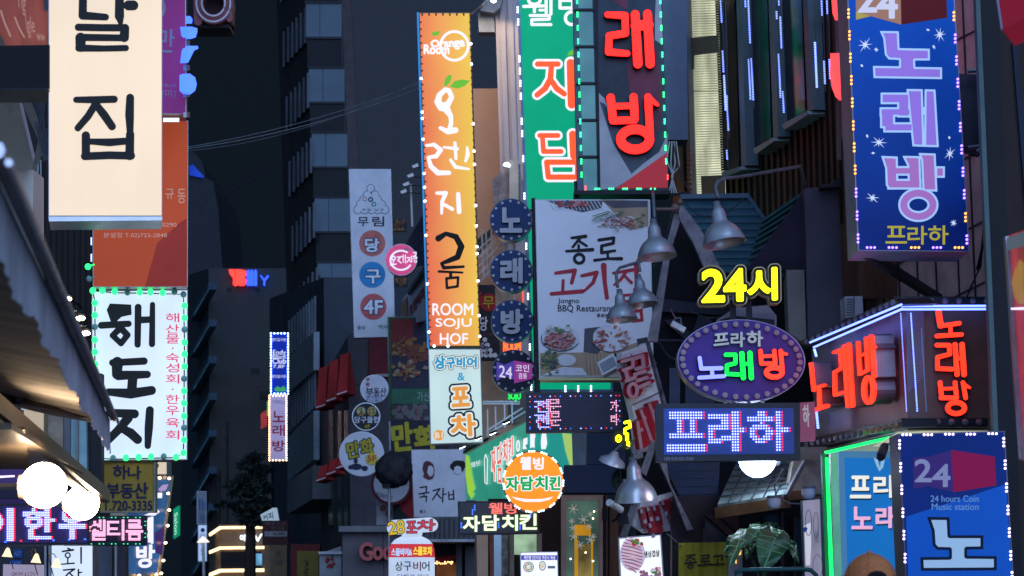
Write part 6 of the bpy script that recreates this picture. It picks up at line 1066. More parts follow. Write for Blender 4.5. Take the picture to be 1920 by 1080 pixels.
# LED board with yellow-white word
s = Sheet(935, 970, 29.5); t = thing('led_board', 'LED board with a pale yellow glowing word hung under the orange disc', 'LED sign', s.at(935, 1000)); m = MB(); m.flat(s, [(858, 940), (1012, 940), (1012, 1001), (860, 1003)], [[0, 1, 2, 3]], 0, .2); obj('case', m, mat('led_board_case', (.04, .045, .06), .4), t); m = MB(); m.flat(s, [(862, 943), (1009, 943), (1009, 998), (863, 1000)], [[0, 1, 2, 3]], .005, .003); obj('screen', m, mat('grey_led_screen', (.07, .09, .105), .3), t)
for g, off, mt, nm in ((1.9, .012, emis('led_green_fringe', '#4aa85a', .7), 'green_fringe'), (.9, .016, emis('led_pale_yellow', '#fff6d8', 1.3), 'lettering')):
    m = MB()
    for ch, q in (('자', (869, 968, 899, 996)), ('담', (905, 966, 935, 994)), ('치', (942, 966, 970, 994)), ('킨', (975, 964, 1006, 992))): m.sdftext(s, ch, q, g, off, .003, step=.6)
    obj(nm, m, mt, t)
m = MB()
for ch, q in (('웰', (917, 943, 942, 963)), ('빙', (946, 943, 968, 963))): m.sdftext(s, ch, q, .5, .012, .003, step=.6)
obj('red_lettering', m, emis('led_salmon', '#ff7a70', 1.1), t); m = MB()
for x, y in ((886, 960), (935, 985), (975, 988), (865, 985), (890, 952), (995, 965)):
    for k in range(3): m.disc(s, x, y + 4 * k - 4, 1.6, .02, .003, 6)
obj('blue_diodes', m, LEDB, t)
# menu light boxes
s = Sheet(1010, 1060, 27); t = lightbox('menu_box', 'small lit menu box with two round dish photos and a blue header strip', 'sign', s, [(975, 1035), (1046, 1034), (1049, 1160), (977, 1160)], .15, emis('cool_white_menu', '#e8ecf8', 1.15), frame=1.5)
m = MB(); m.rect(s, 977, 1041, 1045, 1050, .012, .002); obj('blue_header', m, emis('header_blue', '#4a58c8', .8), t); m = MB(); m.text(s, '계란찜 2인이상 주문시 제공', (982, 1042, 1041, 1049), .018, 0, .015); obj('lettering', m, emis('white_lit_letters', '#f4f2fb', 1.0), t)
m = MB(); random.seed(12); m.mi = 0; m.disc(s, 991, 1063, 10, .014, .002); m.disc(s, 1017, 1061, 6.5, .014, .002, 20, 9); m.mi = 1; m.disc(s, 991, 1063, 8.4, .018, .002); m.disc(s, 1017, 1061, 5, .017, .001, 20, 7.4)
for i in range(12): m.mi = 2 + i % 3; a = i * .52; m.disc(s, 991 + 5.6 * math.cos(a), 1063 + 5.6 * math.sin(a), 1.7, .02, .001, 8)
m.mi = 0; m.rect(s, 1027, 1061, 1041, 1066, .014, .002); m.mi = 4
for i in range(6): m.disc(s, 1017 + random.uniform(-3, 3), 1061 + random.uniform(-4, 4), 1.4, .021, .001, 7)
obj('dish_print', m, [emis('slate_blue_print', '#5a6c8c', .8), emis('dish_white', '#e4e8ee', .9), emis('dish_green', '#5cab7c', .8), emis('dish_pink', '#d88a8a', .8), emis('dish_yellow', '#d8b850', .85)], t)
s = Sheet(1205, 1040, 24); t = lightbox('menu_box', 'tilted lit menu box with a round platter of sliced pork', 'sign', s, [(1159, 1008), (1240, 1001), (1250, 1160), (1166, 1160)], .15, emis('cool_white_menu', '#e8ecf8', 1.15), frame=2.5)
m = MB(); random.seed(14); m.mi = 0; m.disc(s, 1186, 1040, 24, .012, .002, 30, 31)
for i in range(20):
    y = 1012 + i * 3; m.mi = 1 + (i % 2); w = 21 * math.sqrt(max(.05, 1 - ((y - 1040) / 31) ** 2)); m.strokes(s, [([(1186 - w, y - 4, 2), (1186, y + random.uniform(-2, 2), 3), (1186 + w * .9, y + 5, 2)], 3)], off=.018 + .0006 * i, th=.001, step=.7)
for i in range(16): m.mi = 3 + i % 2; m.poly(s, blob(random.uniform(1184, 1204), random.uniform(1010, 1022), 3, 3, 8), .036 + .0006 * i)
for i in range(40): m.mi = random.choice((1, 2, 2, 3, 0)); m.poly(s, blob(random.uniform(1200, 1238), random.uniform(1066, 1090), 3.5, 4, 8), .02 + .0006 * i)
obj('pork_print', m, [emis('plate_lilac', '#c8c4e4', .8), emis('pork_pink', '#dcb8c8', .8), emis('pork_violet', '#9a6488', .7), emis('lettuce_green', '#4a9a50', .6), emis('tomato_red', '#c03840', .7)], t)
m = MB(); m.text(s, '생삼겹살', [(1207, 1034), (1236, 1031), (1237, 1043), (1208, 1046)], .016, .002, .035); obj('lettering', m, NAVYV, t)
m = MB(); m.flat(s, [(1241, 998), (1256, 998), (1268, 1160), (1252, 1160)], [[0, 1, 2, 3]], -.05, .2); obj('side_post', m, mat('grey_violet_wall', (.055, .05, .065), .5), t)
# ================================================================ right side of the street
# brown sided building with blinds and LED strings
bb = thing('sided_building', 'brown plank sided building with tall windows and hanging LED strings at the upper right', 'building', P3(1420, 1110, 30)); B = Sheet2((1290, 200, 31), (1590, 200, 23.5))
SIDING = mat('dark_brown_siding', (.17, .078, .050), .55, 0, .35, 3, streak=1)
m = MB(); m.flat(B, [(1262, -80), (1600, -80), (1612, 560), (1262, 560)], [[0, 1, 2, 3]], 0, .5); obj('wall', m, SIDING, bb)
m = MB()
for i in range(30): x = 1270 + i * 11.2; m.flat(B, [(x, -60), (x + 1.3, -60), (x + 15.3, 420), (x + 14, 420)], [[0, 1, 2, 3]], .03, .03)
obj('siding_joints', m, mat('siding_joint', (.02, .012, .01)), bb)
BLI = emis('lit_blind', '#dde0c0', .72, .5, 1.3)
m = MB(); m.flat(B, [(1283, -80), (1345, -80), (1358, 372), (1296, 372)], [[0, 1, 2, 3]], .05, .04); w_ = obj('window', m, BLI, bb)
m = MB(); m.flat(B, [(1285, 72), (1345, 66), (1347, 98), (1300, 104), (1300, 130), (1287, 130)], [[0, 1, 2, 3, 4, 5]], .07, .015); m.flat(B, [(1314, 330), (1357, 328), (1358, 372), (1316, 372)], [[0, 1, 2, 3]], .07, .015); m.rect(B, 1289, 170, 1350, 171.5, .07, .015); obj('blind_shade', m, mat('grey_blind_shade', (.14, .14, .12), .5), w_)
m = MB()
for k in range(92): y = -60 + 4.7 * k; xa = 1284 + (y + 80) * .0288; m.flat(B, [(xa, y + 1.2), (xa + 61, y - 1), (xa + 61, y + .6 + .5 * math.sin(k * .7)), (xa, y + 2.8)], [[0, 1, 2, 3]], .062, .004)
obj('blind_slats', m, emis('dim_blind_slat', '#9aa088', .6, .4, 1.2), w_)
m = MB(); m.flat(B, [(1278, -80), (1284, -80), (1297, 372), (1291, 372)], [[0, 1, 2, 3]], .12, .1); obj('frame', m, GREYM, w_)
m = MB()
for k in range(9): m.rect(B, 1287, 276 + 9 * k, 1294, 280 + 9 * k, .16, .02)
obj('red_check_strip', m, mat('dull_coral', (.4, .16, .14)), bb)
TALL = mat('tall_dark_glass', (.012, .018, .026), .12, 0, .3, 1, spec=.12); SILL = mat('green_lit_sill', (.30, .40, .38), .5)  # green light on the sills is put into their colour
for (a, b, yb, sy) in ((1352, 1386, 322, 10), (1412, 1446, 278, 20), (1466, 1510, 232, 24)):
    m = MB(); m.flat(B, [(a - 14, -80), (b - 10, -80), (b, yb - sy), (a, yb)], [[0, 1, 2, 3]], .06, .05); w_ = obj('window', m, TALL, bb)
    m = MB(); m.flat(B, [(a + 2, yb), (b + 2, yb - sy), (b + 16, yb - sy - 2), (a + 18, yb + 2)], [[0, 1, 2, 3]], .12, .1); m.flat(B, [(a, yb + 2), (a + 3, yb), (b + 3, yb - sy), (b + 6, yb - sy + 6), (a + 4, yb + 12)], [[0, 1, 2, 3, 4]], .2, .2); obj('sill', m, SILL, w_)
    m = MB(); m.flat(B, [(b - 8, -80), (b, -80), (b + 14, yb - sy - 2), (b + 4, yb - sy)], [[0, 1, 2, 3]], .16, .14); obj('frame', m, mat('grey_teal_window_frame', (.13, .18, .20), .4), w_)
STR = emis('blue_white_string', '#b4d8ff', 1.25)
for x, y0, y1, lab in ((1350, -10, 46, 0), (1354, 96, 140, 0), (1357, 142, 212, 0), (1362, 180, 248, 0), (1396, -10, 18, 0), (1402, 0, 84, 0), (1403, 112, 190, 0), (1408, 110, 190, 0), (1362, 282, 303, 0), (1459, -10, 14, 0), (1455, 22, 40, 0), (1462, 32, 95, 0), (1459, 102, 188, 0), (1467, 172, 214, 0), (1539, -10, 32, 0), (1549, -10, 29, 0), (1527, 80, 168, 0), (1544, 115, 160, 0), (1554, 112, 152, 0)):
    m = MB(); n = int((y1 - y0) / 3.2)
    for i in range(n): y = y0 + i * 3.2; m.disc(B, x + (y - y0) * .045, y, 1.0 if x not in (1357, 1527) else 1.4, .35, .01, 6)
    o = obj('light_string', m, STR, None, label='dotted blue white LED string hanging down the brown plank siding', cat='light string', group='LED strings on the brown siding')
    m = MB(); m.tube([B.at(x - 3, -60, .34), B.at(x + (y1 - y0) * .045 + 2, y1 + 12, .34)], .006, 5); obj('cord', m, mat('grey_cord', (.12, .13, .16)), o)
s = Sheet2((1556, 100, 24), (1578, 100, 23)); t = thing('letter_sign', 'thin sliver of a glowing red round letter beside the big blue karaoke sign', 'sign', s.at(1568, 190)); REDE = emis('soft_red_face', '#ff5a5c', 1.0)
m = MB(); m.poly(s, [(1557, 100), (1560, 120), (1565, 145), (1572, 165), (1574, 188), (1567, 182), (1560, 165), (1556, 140)], .2, .1); m.poly(s, [(1557, -30), (1563, -30), (1566, 38), (1561, 25)], .2, .1); obj('channel_letter', m, REDE, t)
m = MB(); m.flat(s, [(1562, -60), (1580, -60), (1590, 260), (1572, 260)], [[0, 1, 2, 3]], .05, .1); m.rect(s, 1569, 190, 1571.5, 300, .1, .03); obj('rail', m, GREYM, t)
# dark roofs, beams and the shop's open gable
gb = thing('gabled_shop', 'barbecue shop front with a blue slatted roof and grey timber gable frame', 'shop', P3(1350, 1110, 24)); R1 = Sheet(1350, 440, 25.2, lean=28)
RB = mat('blue_slate_slat', (.028, .085, .115), .45, 0, .25, 3); m = MB(); m.poly(R1, [(1276, 371), (1403, 369), (1432, 409), (1399, 498), (1350, 500), (1276, 386)], 0, .06); obj('roof', m, mat('dark_roof_sheet', (.018, .035, .05)), gb)
m = MB()
def hclip(y, pg):
    xs = []
    for a, b in zip(pg, pg[1:] + pg[:1]):
        if (a[1] > y) != (b[1] > y): xs.append(a[0] + (b[0] - a[0]) * (y - a[1]) / (b[1] - a[1]))
    return (min(xs), max(xs)) if len(xs) > 1 else None
PG = [(1277, 372), (1403, 369.5), (1432, 409), (1399, 498), (1350, 500), (1277, 386)]
for k in range(10):
    y = 374 + k * 13.3; a, b = hclip(y, PG), hclip(min(y + 11, 497), PG)
    if a and b: A, Bq, Cc, D = R1.at(a[0], y, .02), R1.at(a[1], y, .02), R1.at(b[1], y + 11, .07), R1.at(b[0], y + 11, .07); d = Vector((0, 0, -.035)); m.hexa([D + d, Cc + d, Bq + d, A + d, D, Cc, Bq, A])
obj('roof_slats', m, RB, gb)
m = MB(); m.bar(R1.at(1276, 369, .08), R1.at(1404, 367, .08), .05, .05); m.bar(R1.at(1403, 368, .08), R1.at(1433, 410, .08), .03, .03); obj('ridge', m, mat('slate_ridge', (.07, .12, .16), .5), gb)
s = Sheet(1460, 440, 24.6, lean=20); m = MB(); m.poly(s, [(1432, 409), (1500, 362), (1507, 366), (1405, 502), (1399, 497)], 0, .06); obj('side_roof', m, mat('dark_teal_roof', (.02, .06, .065), .5, 0, .3, 3), gb)
m = MB()
for k in range(7): x = k / 7; m.bar(s.at(1430 - 30 * x, 414 + 82 * x, .04), s.at(1498 - 88 * x, 368 + 130 * x, .04), .03, .02)
obj('side_slats', m, mat('teal_side_slat', (.03, .10, .10), .5), gb)
s = Sheet(1460, 440, 24.2); m = MB(); m.poly(s, [(1505, 362), (1512, 362), (1516, 503), (1402, 502)], 0, .2); obj('gable_face', m, mat('plum_dark_gable', (.028, .022, .042), .7), gb)
m = MB(); m.rect(s, 1402, 500, 1516, 506, .1, .4); m.poly(s, [(1460, 506), (1500, 506), (1503, 530), (1496, 532), (1492, 518), (1462, 520)], .05, .2); obj('eave_bracket', m, BLACK, gb)
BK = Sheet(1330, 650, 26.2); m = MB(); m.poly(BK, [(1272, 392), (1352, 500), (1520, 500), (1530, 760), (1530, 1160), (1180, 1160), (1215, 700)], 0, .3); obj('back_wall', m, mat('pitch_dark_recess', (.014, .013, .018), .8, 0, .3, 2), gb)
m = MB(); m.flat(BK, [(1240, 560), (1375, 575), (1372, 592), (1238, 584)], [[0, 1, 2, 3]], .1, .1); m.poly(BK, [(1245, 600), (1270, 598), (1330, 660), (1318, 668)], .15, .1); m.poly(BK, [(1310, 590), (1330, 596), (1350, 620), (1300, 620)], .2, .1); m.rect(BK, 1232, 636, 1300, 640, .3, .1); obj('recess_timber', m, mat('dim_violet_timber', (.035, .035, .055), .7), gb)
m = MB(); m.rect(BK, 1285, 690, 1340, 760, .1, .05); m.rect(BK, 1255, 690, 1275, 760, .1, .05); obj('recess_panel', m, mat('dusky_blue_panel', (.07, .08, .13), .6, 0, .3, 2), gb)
TIM = mat('grey_weathered_timber', (.20, .19, .21), .75, 0, .35, 5, bump=.4); GA = Sheet(1270, 500, 23.6)
for pg in ([(1264, 402), (1273, 398), (1276, 412), (1258, 470), (1233, 640), (1214, 640), (1247, 470)], [(1272, 384), (1281, 386), (1314, 430), (1350, 500), (1322, 505), (1300, 455), (1274, 410)]): m = MB(); m.poly(GA, pg, 0 if pg[0][0] < 1270 else .03, .12); obj('gable_beam', m, TIM, gb)
m = MB(); m.poly(GA, [(1330, 500), (1350, 500), (1400, 590), (1380, 592)], .03, .12); obj('gable_beam', m, TIM, gb)
m = MB(); m.ball(GA.at(1266, 390, .05), .045, 12); m.ball(GA.at(1275, 378, .05), .03, 10); m.tube([GA.at(1230, 392, .1), GA.at(1266, 392, .1)], .015, 6); obj('ridge_bolt', m, mat('rusty_bolt', (.18, .12, .1), .6, .4), gb)
t = thing('floodlight', 'small white dead floodlight hanging in the dark gable', 'lamp', P3(1272, 624, 24)); m = MB(); A = P3(1268, 606, 24); m.bar(P3(1259, 606, 24), P3(1284, 620, 24), .10, .055); obj('head', m, mat('white_lamp_housing', (.7, .7, .72), .4), t); m = MB(); m.tube([P3(1262, 606, 24), P3(1266, 596, 24), P3(1276, 596, 24), P3(1278, 612, 24)], .01, 6); m.tube([P3(1266, 596, 24), P3(1258, 580, 24.2)], .006, 5); obj('bracket', m, METAL, t)
t = thing('floodlight', 'square white floodlight at the lower right corner of the barbecue sign', 'lamp', P3(1145, 704, 25)); s = Sheet(1140, 685, 25, yaw=-18, lean=15); m = MB(); m.flat(s, [(1119, 680), (1150, 662), (1162, 686), (1130, 704)], [[0, 1, 2, 3]], .05, .09); obj('head', m, mat('white_lamp_housing', (.7, .7, .72), .4), t); m = MB(); m.flat(s, [(1124, 682), (1149, 668), (1156, 684), (1131, 698)], [[0, 1, 2, 3]], .06, .02); obj('glass', m, mat('grey_lamp_glass', (.30, .32, .36), .2), t); m = MB(); m.tube([s.at(1152, 664, .05), s.at(1162, 672, -.05), s.at(1166, 690, -.1)], .012, 5); obj('bracket', m, DARKM, t)
# slanted white board with red raised syllables
s = Sheet(1205, 750, 24.4, yaw=30); t = thing('letter_board', 'tilted white board with rows of red raised syllables on the shop corner', 'sign', s.at(1220, 862)); m = MB(); m.poly(s, [(1166, 662), (1206, 648), (1213, 640), (1220, 650), (1247, 754), (1232, 842), (1198, 850), (1190, 784), (1178, 734), (1166, 690)], 0, .1); obj('board', m, mat('chipped_white_board', (.85, .80, .82), .7, 0, .2, 5, bump=.3), t)
m = MB(); m.flat(s, [(1213, 632), (1217, 636), (1250, 756), (1246, 760)], [[0, 1, 2, 3]], .05, .2); m.strokes(s, [([(1185, 760), (1236, 736)], 1.6), ([(1196, 702), (1232, 680)], 1.2), ([(1184, 664), (1190, 700)], 1)], off=.02, th=.01, step=.7); obj('chipped_edge', m, mat('chipped_grey_edge', (.16, .16, .19), .8, 0, .5, 14), t)
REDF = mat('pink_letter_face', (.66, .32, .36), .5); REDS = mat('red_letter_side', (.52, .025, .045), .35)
for st in ([([(1170, 676), (1190, 670), (1190, 686), (1172, 692)], 6), ([(1176, 692), (1180, 706)], 7)], [([(1194, 670), (1208, 665), (1210, 686), (1196, 690)], 7)], [([(1194, 700), (1212, 694)], 7), ([(1198, 712), (1216, 706)], 7), ([(1202, 724), (1220, 716)], 7)], [([(1178, 712), (1194, 706)], 7), (ring(1190, 730, 8, 13, 16), 6)]):
    lp = sdf_loops(st, None, (), 0, .8); m = MB(); m.loops(s, [[(x - 3, y + 2) for x, y in l] for l in lp], .13, .01); o = obj('raised_letter', m, REDF, t); m = MB(); m.loops(s, lp, .115, .11); m.loops(s, [[(x + 4, y - 2) for x, y in l] for l in lp], .07, .06); obj('return', m, REDS, o)
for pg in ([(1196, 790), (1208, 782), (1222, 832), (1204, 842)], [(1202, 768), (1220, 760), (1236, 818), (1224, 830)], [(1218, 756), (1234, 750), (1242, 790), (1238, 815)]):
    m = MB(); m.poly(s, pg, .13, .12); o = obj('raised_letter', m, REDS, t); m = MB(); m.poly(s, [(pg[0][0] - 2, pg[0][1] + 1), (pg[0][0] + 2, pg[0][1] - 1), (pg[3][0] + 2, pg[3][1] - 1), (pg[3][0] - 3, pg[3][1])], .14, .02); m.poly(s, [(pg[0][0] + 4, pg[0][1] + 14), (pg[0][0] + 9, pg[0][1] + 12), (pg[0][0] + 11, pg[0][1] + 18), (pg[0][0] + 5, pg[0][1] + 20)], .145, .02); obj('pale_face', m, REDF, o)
s = Sheet(1172, 812, 24); t = thing('neon_sign', 'small yellow neon syllable shining behind the slanted red letter board', 'sign', s.at(1172, 845)); m = MB(); m.strokes(s, [([(1172, 792), (1180, 790), (1182, 800), (1172, 804), (1172, 812)], 5), ([(1176, 814), (1176, 824)], 6), (ring(1160, 822, 4, 5, 14), 4), ([(1178, 830), (1178, 838)], 6)], off=.1, th=.05, step=.6); obj('neon_letters', m, emis('acid_yellow_neon', '#f0ff20', 1.3), t); m = MB(); m.disc(s, 1160, 820, 13, .04, .03, 20); m.disc(s, 1176, 832, 12, .03, .03, 20); obj('dark_tray', m, BLACK, t)
# lower gable with red letters, timbers
t = thing('letter_board', 'lower triangular board with red raised syllables between two grey timbers', 'sign', P3(1250, 1000, 24)); s = Sheet(1245, 950, 24, yaw=12)
m = MB(); m.poly(s, [(1203, 938), (1262, 922), (1296, 992), (1208, 1000), (1186, 985)], 0, .08); obj('board', m, mat('chipped_white_board', (.85, .80, .82), .7, 0, .2, 5, bump=.3), t)
for pg in ([(1200, 955), (1208, 950), (1216, 985), (1208, 990)], [(1212, 951), (1220, 948), (1230, 978), (1220, 984)], [(1224, 950), (1236, 946), (1244, 984), (1232, 988)], [(1240, 940), (1262, 932), (1278, 960), (1256, 966)], [(1256, 968), (1278, 962), (1286, 988), (1266, 996)], [(1216, 982), (1240, 974), (1244, 998), (1222, 1000)]):
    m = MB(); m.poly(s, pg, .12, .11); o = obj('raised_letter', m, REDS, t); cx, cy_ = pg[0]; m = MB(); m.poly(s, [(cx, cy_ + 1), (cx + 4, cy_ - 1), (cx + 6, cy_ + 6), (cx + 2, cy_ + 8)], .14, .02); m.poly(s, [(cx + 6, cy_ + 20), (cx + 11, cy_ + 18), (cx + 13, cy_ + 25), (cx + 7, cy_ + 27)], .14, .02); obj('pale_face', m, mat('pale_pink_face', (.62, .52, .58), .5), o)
m = MB(); m.poly(GA, [(1222, 825), (1232, 832), (1212, 892), (1200, 884)], .3, .12); obj('gable_beam', m, TIM, gb); m = MB(); m.poly(GA, [(1186, 940), (1198, 940), (1176, 1006), (1162, 1006)], .25, .12); obj('gable_beam', m, TIM, gb); m = MB(); m.poly(GA, [(1236, 866), (1250, 866), (1256, 905), (1300, 992), (1288, 995), (1262, 925)], .2, .12); obj('gable_beam', m, TIM, gb); m = MB(); m.poly(GA, [(1186, 846), (1205, 842), (1206, 858), (1188, 862)], .3, .3); obj('beam_joint', m, TIM, gb)
m = MB(); m.poly(GA, [(1245, 866), (1350, 866), (1345, 955), (1300, 985)], -.1, .1); obj('navy_boarding', m, mat('navy_boarding', (.018, .035, .085), .5, 0, .25, 2), gb); m = MB()
for k in range(6): m.rect(GA, 1255 + 5 * k, 880 + 15 * k, 1345, 881 + 15 * k, -.08, .02)
obj('boarding_joints', m, mat('boarding_joint', (.05, .07, .13)), gb)
# loose cables round the gable
for a, b, c, d in (((1262, 392), (1245, 470), (1225, 500), 23.9), ((1284, 380), (1330, 440), (1395, 372), 24.6), ((1236, 640), (1262, 700), (1300, 655), 23.8), ((1500, 640), (1470, 612), (1438, 626), 22.0), ((1170, 852), (1150, 905), (1188, 948), 23.3), ((1262, 268), (1272, 330), (1300, 372), 25.5), ((1290, 575), (1330, 620), (1402, 570), 24.4)):
    m = MB(); m.tube([P3((1 - q) ** 2 * a[0] + 2 * q * (1 - q) * b[0] + q * q * c[0], (1 - q) ** 2 * a[1] + 2 * q * (1 - q) * b[1] + q * q * c[1], d) for q in np.linspace(0, 1, 9)], .007, 5); obj('loose_cable', m, mat('dusty_black_cable', (.05, .05, .06), .5), None, label='dusty black cable sagging around the timber gable of the barbecue shop', cat='cable', group='loose cables around the gable')
# bell lamps
BELL = mat('brushed_aluminium_bell', (.58, .59, .62), .33, .72, .14, 8); BRIM = mat('bell_inside', (.62, .58, .54), .35, .6, .1, 6)
def bell(px, py, d, h, ax, arm, lab):
    k = h * d / FPX; c = P3(px, py, d); t = thing('bell_lamp', lab, 'lamp', c, 'aluminium bell lamps'); ax = Vector(ax).normalized()
    prof = [(.0, .95), (.10, .95), (.12, .87), (.15, .85), (.155, .80), (.17, .78), (.19, .56), (.24, .50), (.36, .40), (.45, .27), (.51, .12), (.53, .02), (.545, 0)]
    m = MB(); m.lathe([(r * k, z * k) for r, z in prof], c, ax, 36); obj('shade', m, BELL, t, True); m = MB(); m.lathe([(r * k * .985, z * k * .985 + .002) for r, z in prof[5:]], c, ax, 36); obj('inner_shade', m, BRIM, t, True)
    m = MB(); m.lathe([(0, 1.08 * k), (.085 * k, 1.07 * k), (.1 * k, .95 * k), (.1 * k, .78 * k), (0, .78 * k)], c, ax, 16); obj('socket', m, GREYM, t, True); m = MB(); m.ball(c + ax * .34 * k, .13 * k, 14); obj('bulb', m, mat('unlit_frosted_bulb', (.7, .7, .7), .3), t, True)
    m = MB(); m.tube([P3(*q) for q in arm], .016, 8); obj('arm', m, GREYM, t, True)
bell(1232, 482, 22.5, 70, (-.06, .12, 1), [(1227, 408, 22.6), (1225, 372, 22.8), (1224, 355, 24)], 'aluminium bell lamp hanging over the upper right of the barbecue sign')
bell(1358, 457, 20.5, 78, (-.14, .12, 1), [(1346, 370, 20.6), (1341, 352, 20.7), (1346, 340, 20.8), (1362, 334, 21), (1385, 332, 21.2), (1500, 312, 22.6), (1512, 352, 22.8)], 'largest aluminium bell lamp on a long gooseneck before the blue roof')
bell(1205, 572, 23.6, 56, (-.10, .12, 1), [(1200, 508, 23.7), (1196, 488, 23.8), (1200, 484, 23.9), (1222, 480, 24.2)], 'right one of the two small aluminium bell lamps before the red brush lettering')
bell(1166, 600, 23.2, 56, (-.05, .12, 1), [(1158, 538, 23.3), (1155, 512, 23.4), (1162, 502, 23.5), (1195, 492, 23.8), (1235, 478, 24.2)], 'left one of the two small aluminium bell lamps before the red brush lettering')
bell(1193, 938, 22.4, 76, (-.06, -.16, 1), [(1187, 850, 22.4), (1184, 838, 22.6), (1190, 822, 23.4)], 'aluminium bell lamp below the yellow neon, beside the loudspeaker horn')
c = P3(1148, 866, 23.2); t = thing('dish_lamp', 'tilted pale dish lamp above the loudspeaker horn', 'lamp', c, None); m = MB(); m.lathe([(0, .1), (.03, .1), (.05, .06), (.12, .02), (.13, -.02)], c, (.35, -.25, 1), 24); obj('shade', m, mat('pale_dish', (.50, .50, .54), .35, .4), t, True); m = MB(); m.tube([c + Vector((.02, 0, .1)), c + Vector((.1, .05, .17)), c + Vector((.22, .3, .12))], .012, 6); obj('arm', m, GREYM, t)
c = P3(1166, 902, 23.4); t = thing('loudspeaker', 'dark green horn loudspeaker behind the low bell lamp', 'loudspeaker', c); ax = Vector((.5, .85, .1)); m = MB(); m.lathe([(.0, .2), (.03, .2), (.04, .12), (.09, .03), (.12, 0), (.115, -.005), (.08, .03), (.03, .11), (0, .12)], c + Vector((0, -.1, 0)), ax, 24); obj('horn', m, mat('dark_green_horn', (.015, .03, .028), .5), t, True); m = MB(); m.ball(c + Vector((.02, -.08, 0)), .018, 10); obj('driver', m, METAL, t)
c = P3(1160, 950, 23); t = thing('cctv_camera', 'white tubular camera on a bracket left of the lower red letter board', 'camera', c); m = MB(); m.tube([P3(1142, 942, 22.8), P3(1164, 956, 23)], .035, 12); obj('body', m, mat('white_lamp_housing', (.7, .7, .72), .4), t); m = MB(); m.tube([P3(1164, 956, 23), P3(1158, 972, 23.1), P3(1150, 978, 23.2)], .015, 6); m.bar(P3(1156, 976, 23.2), P3(1178, 972, 23.2), .06, .1); obj('bracket', m, DARKM, t)
# corner house: wall panels, grey column
ch_ = thing('panelled_house', 'corner house clad in pinkish stone panels behind the big blue karaoke sign', 'building', P3(1700, 1110, 22.5)); PS = Sheet2((1560, 520, 25.4), (1850, 520, 21.2)); STONE = mat('pinkish_stone_panel', (.85, .56, .50), .38, 0, .25, 2.5)
m = MB(); m.flat(PS, [(1520, -80), (1900, -80), (1920, 1160), (1520, 1160)], [[0, 1, 2, 3]], 0, .4); obj('wall', m, STONE, ch_)
m = MB(); GRT = mat('dark_panel_joint', (.05, .045, .06), .5)
for x in (1610, 1648, 1678, 1713, 1748, 1790, 1820): m.flat(PS, [(x - 20, -60), (x - 18, -60), (x + 12, 620), (x + 10, 620)], [[0, 1, 2, 3]], .01, .01)
for y0 in (20, 135, 250, 385, 500): m.flat(PS, [(1560, y0 + 170), (1900, y0), (1900, y0 + 3), (1560, y0 + 173)], [[0, 1, 2, 3]], .013, .012)
obj('panel_joints', m, GRT, ch_)
s = Sheet(1545, 450, 24); m = MB(); m.poly(s, [(1508, 353), (1578, 349), (1592, 640), (1516, 640)], 0, .8); obj('grey_pier', m, mat('plum_grey_pier', (.085, .075, .105), .7, 0, .15, 2), ch_); m = MB(); m.poly(s, [(1474, 505), (1508, 505), (1512, 640), (1480, 640)], -.1, .3); obj('pale_pier', m, mat('pale_beige_pier', (.22, .20, .19), .7), ch_); m = MB(); m.poly(s, [(1538, 345), (1560, 345), (1562, 338), (1578, 330), (1578, 350), (1540, 352)], .2, .3); obj('roof_box', m, DARKM, ch_)
s = Sheet(1600, 575, 22.6); t = thing('air_conditioner', 'white air conditioner box on the stone wall left above the corner karaoke box', 'air conditioner', s.at(1600, 596)); m = MB(); m.flat(s, [(1584, 556), (1617, 555), (1619, 592), (1586, 596)], [[0, 1, 2, 3]], 0, .35); obj('case', m, mat('white_ac_case', (.56, .56, .60), .5), t); m = MB(); m.rect(s, 1601, 556, 1602.5, 592, .012, .01)
for k in range(7): m.rect(s, 1587, 560 + 5 * k, 1600, 561.4 + 5 * k, .012, .01)
obj('louvre', m, GREYM, t)
# the big blue karaoke sign
s = Sheet(1700, 220, 19.5); BLUE = gradient_sheet('cobalt_sheet', '#04165a', '#063a9c', '#0a58d8', .92, .0, 2.9, kx=-.3, kz=1.0); t = lightbox('karaoke_sign', 'big cobalt karaoke sign with violet block syllables, stars and amber violet LEDs', 'sign', s, [(1584, -120), (1783, -120), (1818, 472), (1609, 470)], .62, BLUE, cab=mat('pale_violet_cabinet', (.44, .42, .48), .5, .1, .15, 2), frame=2)
VIO = emis('violet_syllable', '#8a6fd8', .95); ORC = emis('orchid_syllable', '#a06fc0', .9); OUT = emis('sky_outline', '#9fc4f4', .95)
T4 = lambda L, oy=0: [(1440 + x / 4, oy + y / 4) for x, y in L]; RC = lambda x0, y0, x1, y1, oy=0: T4([(x0, y0), (x1, y0), (x1, y1), (x0, y1)], oy)
NO = [T4([(840, 233), (980, 235), (985, 362), (1212, 366), (1214, 452), (1102, 452), (1104, 503), (1304, 506), (1305, 592), (793, 584), (788, 495), (984, 498), (984, 448), (905, 444), (878, 410), (866, 290)])]
RAE = [RC(846, 695, 1062, 780), RC(970, 700, 1066, 880), RC(838, 805, 1075, 874), RC(842, 806, 952, 960), RC(866, 918, 1092, 992), T4([(1040, 668), (1160, 670), (1172, 1100), (1085, 1096)]), T4([(1176, 670), (1255, 672), (1280, 1102), (1172, 1100)]), RC(1150, 805, 1180, 860)]
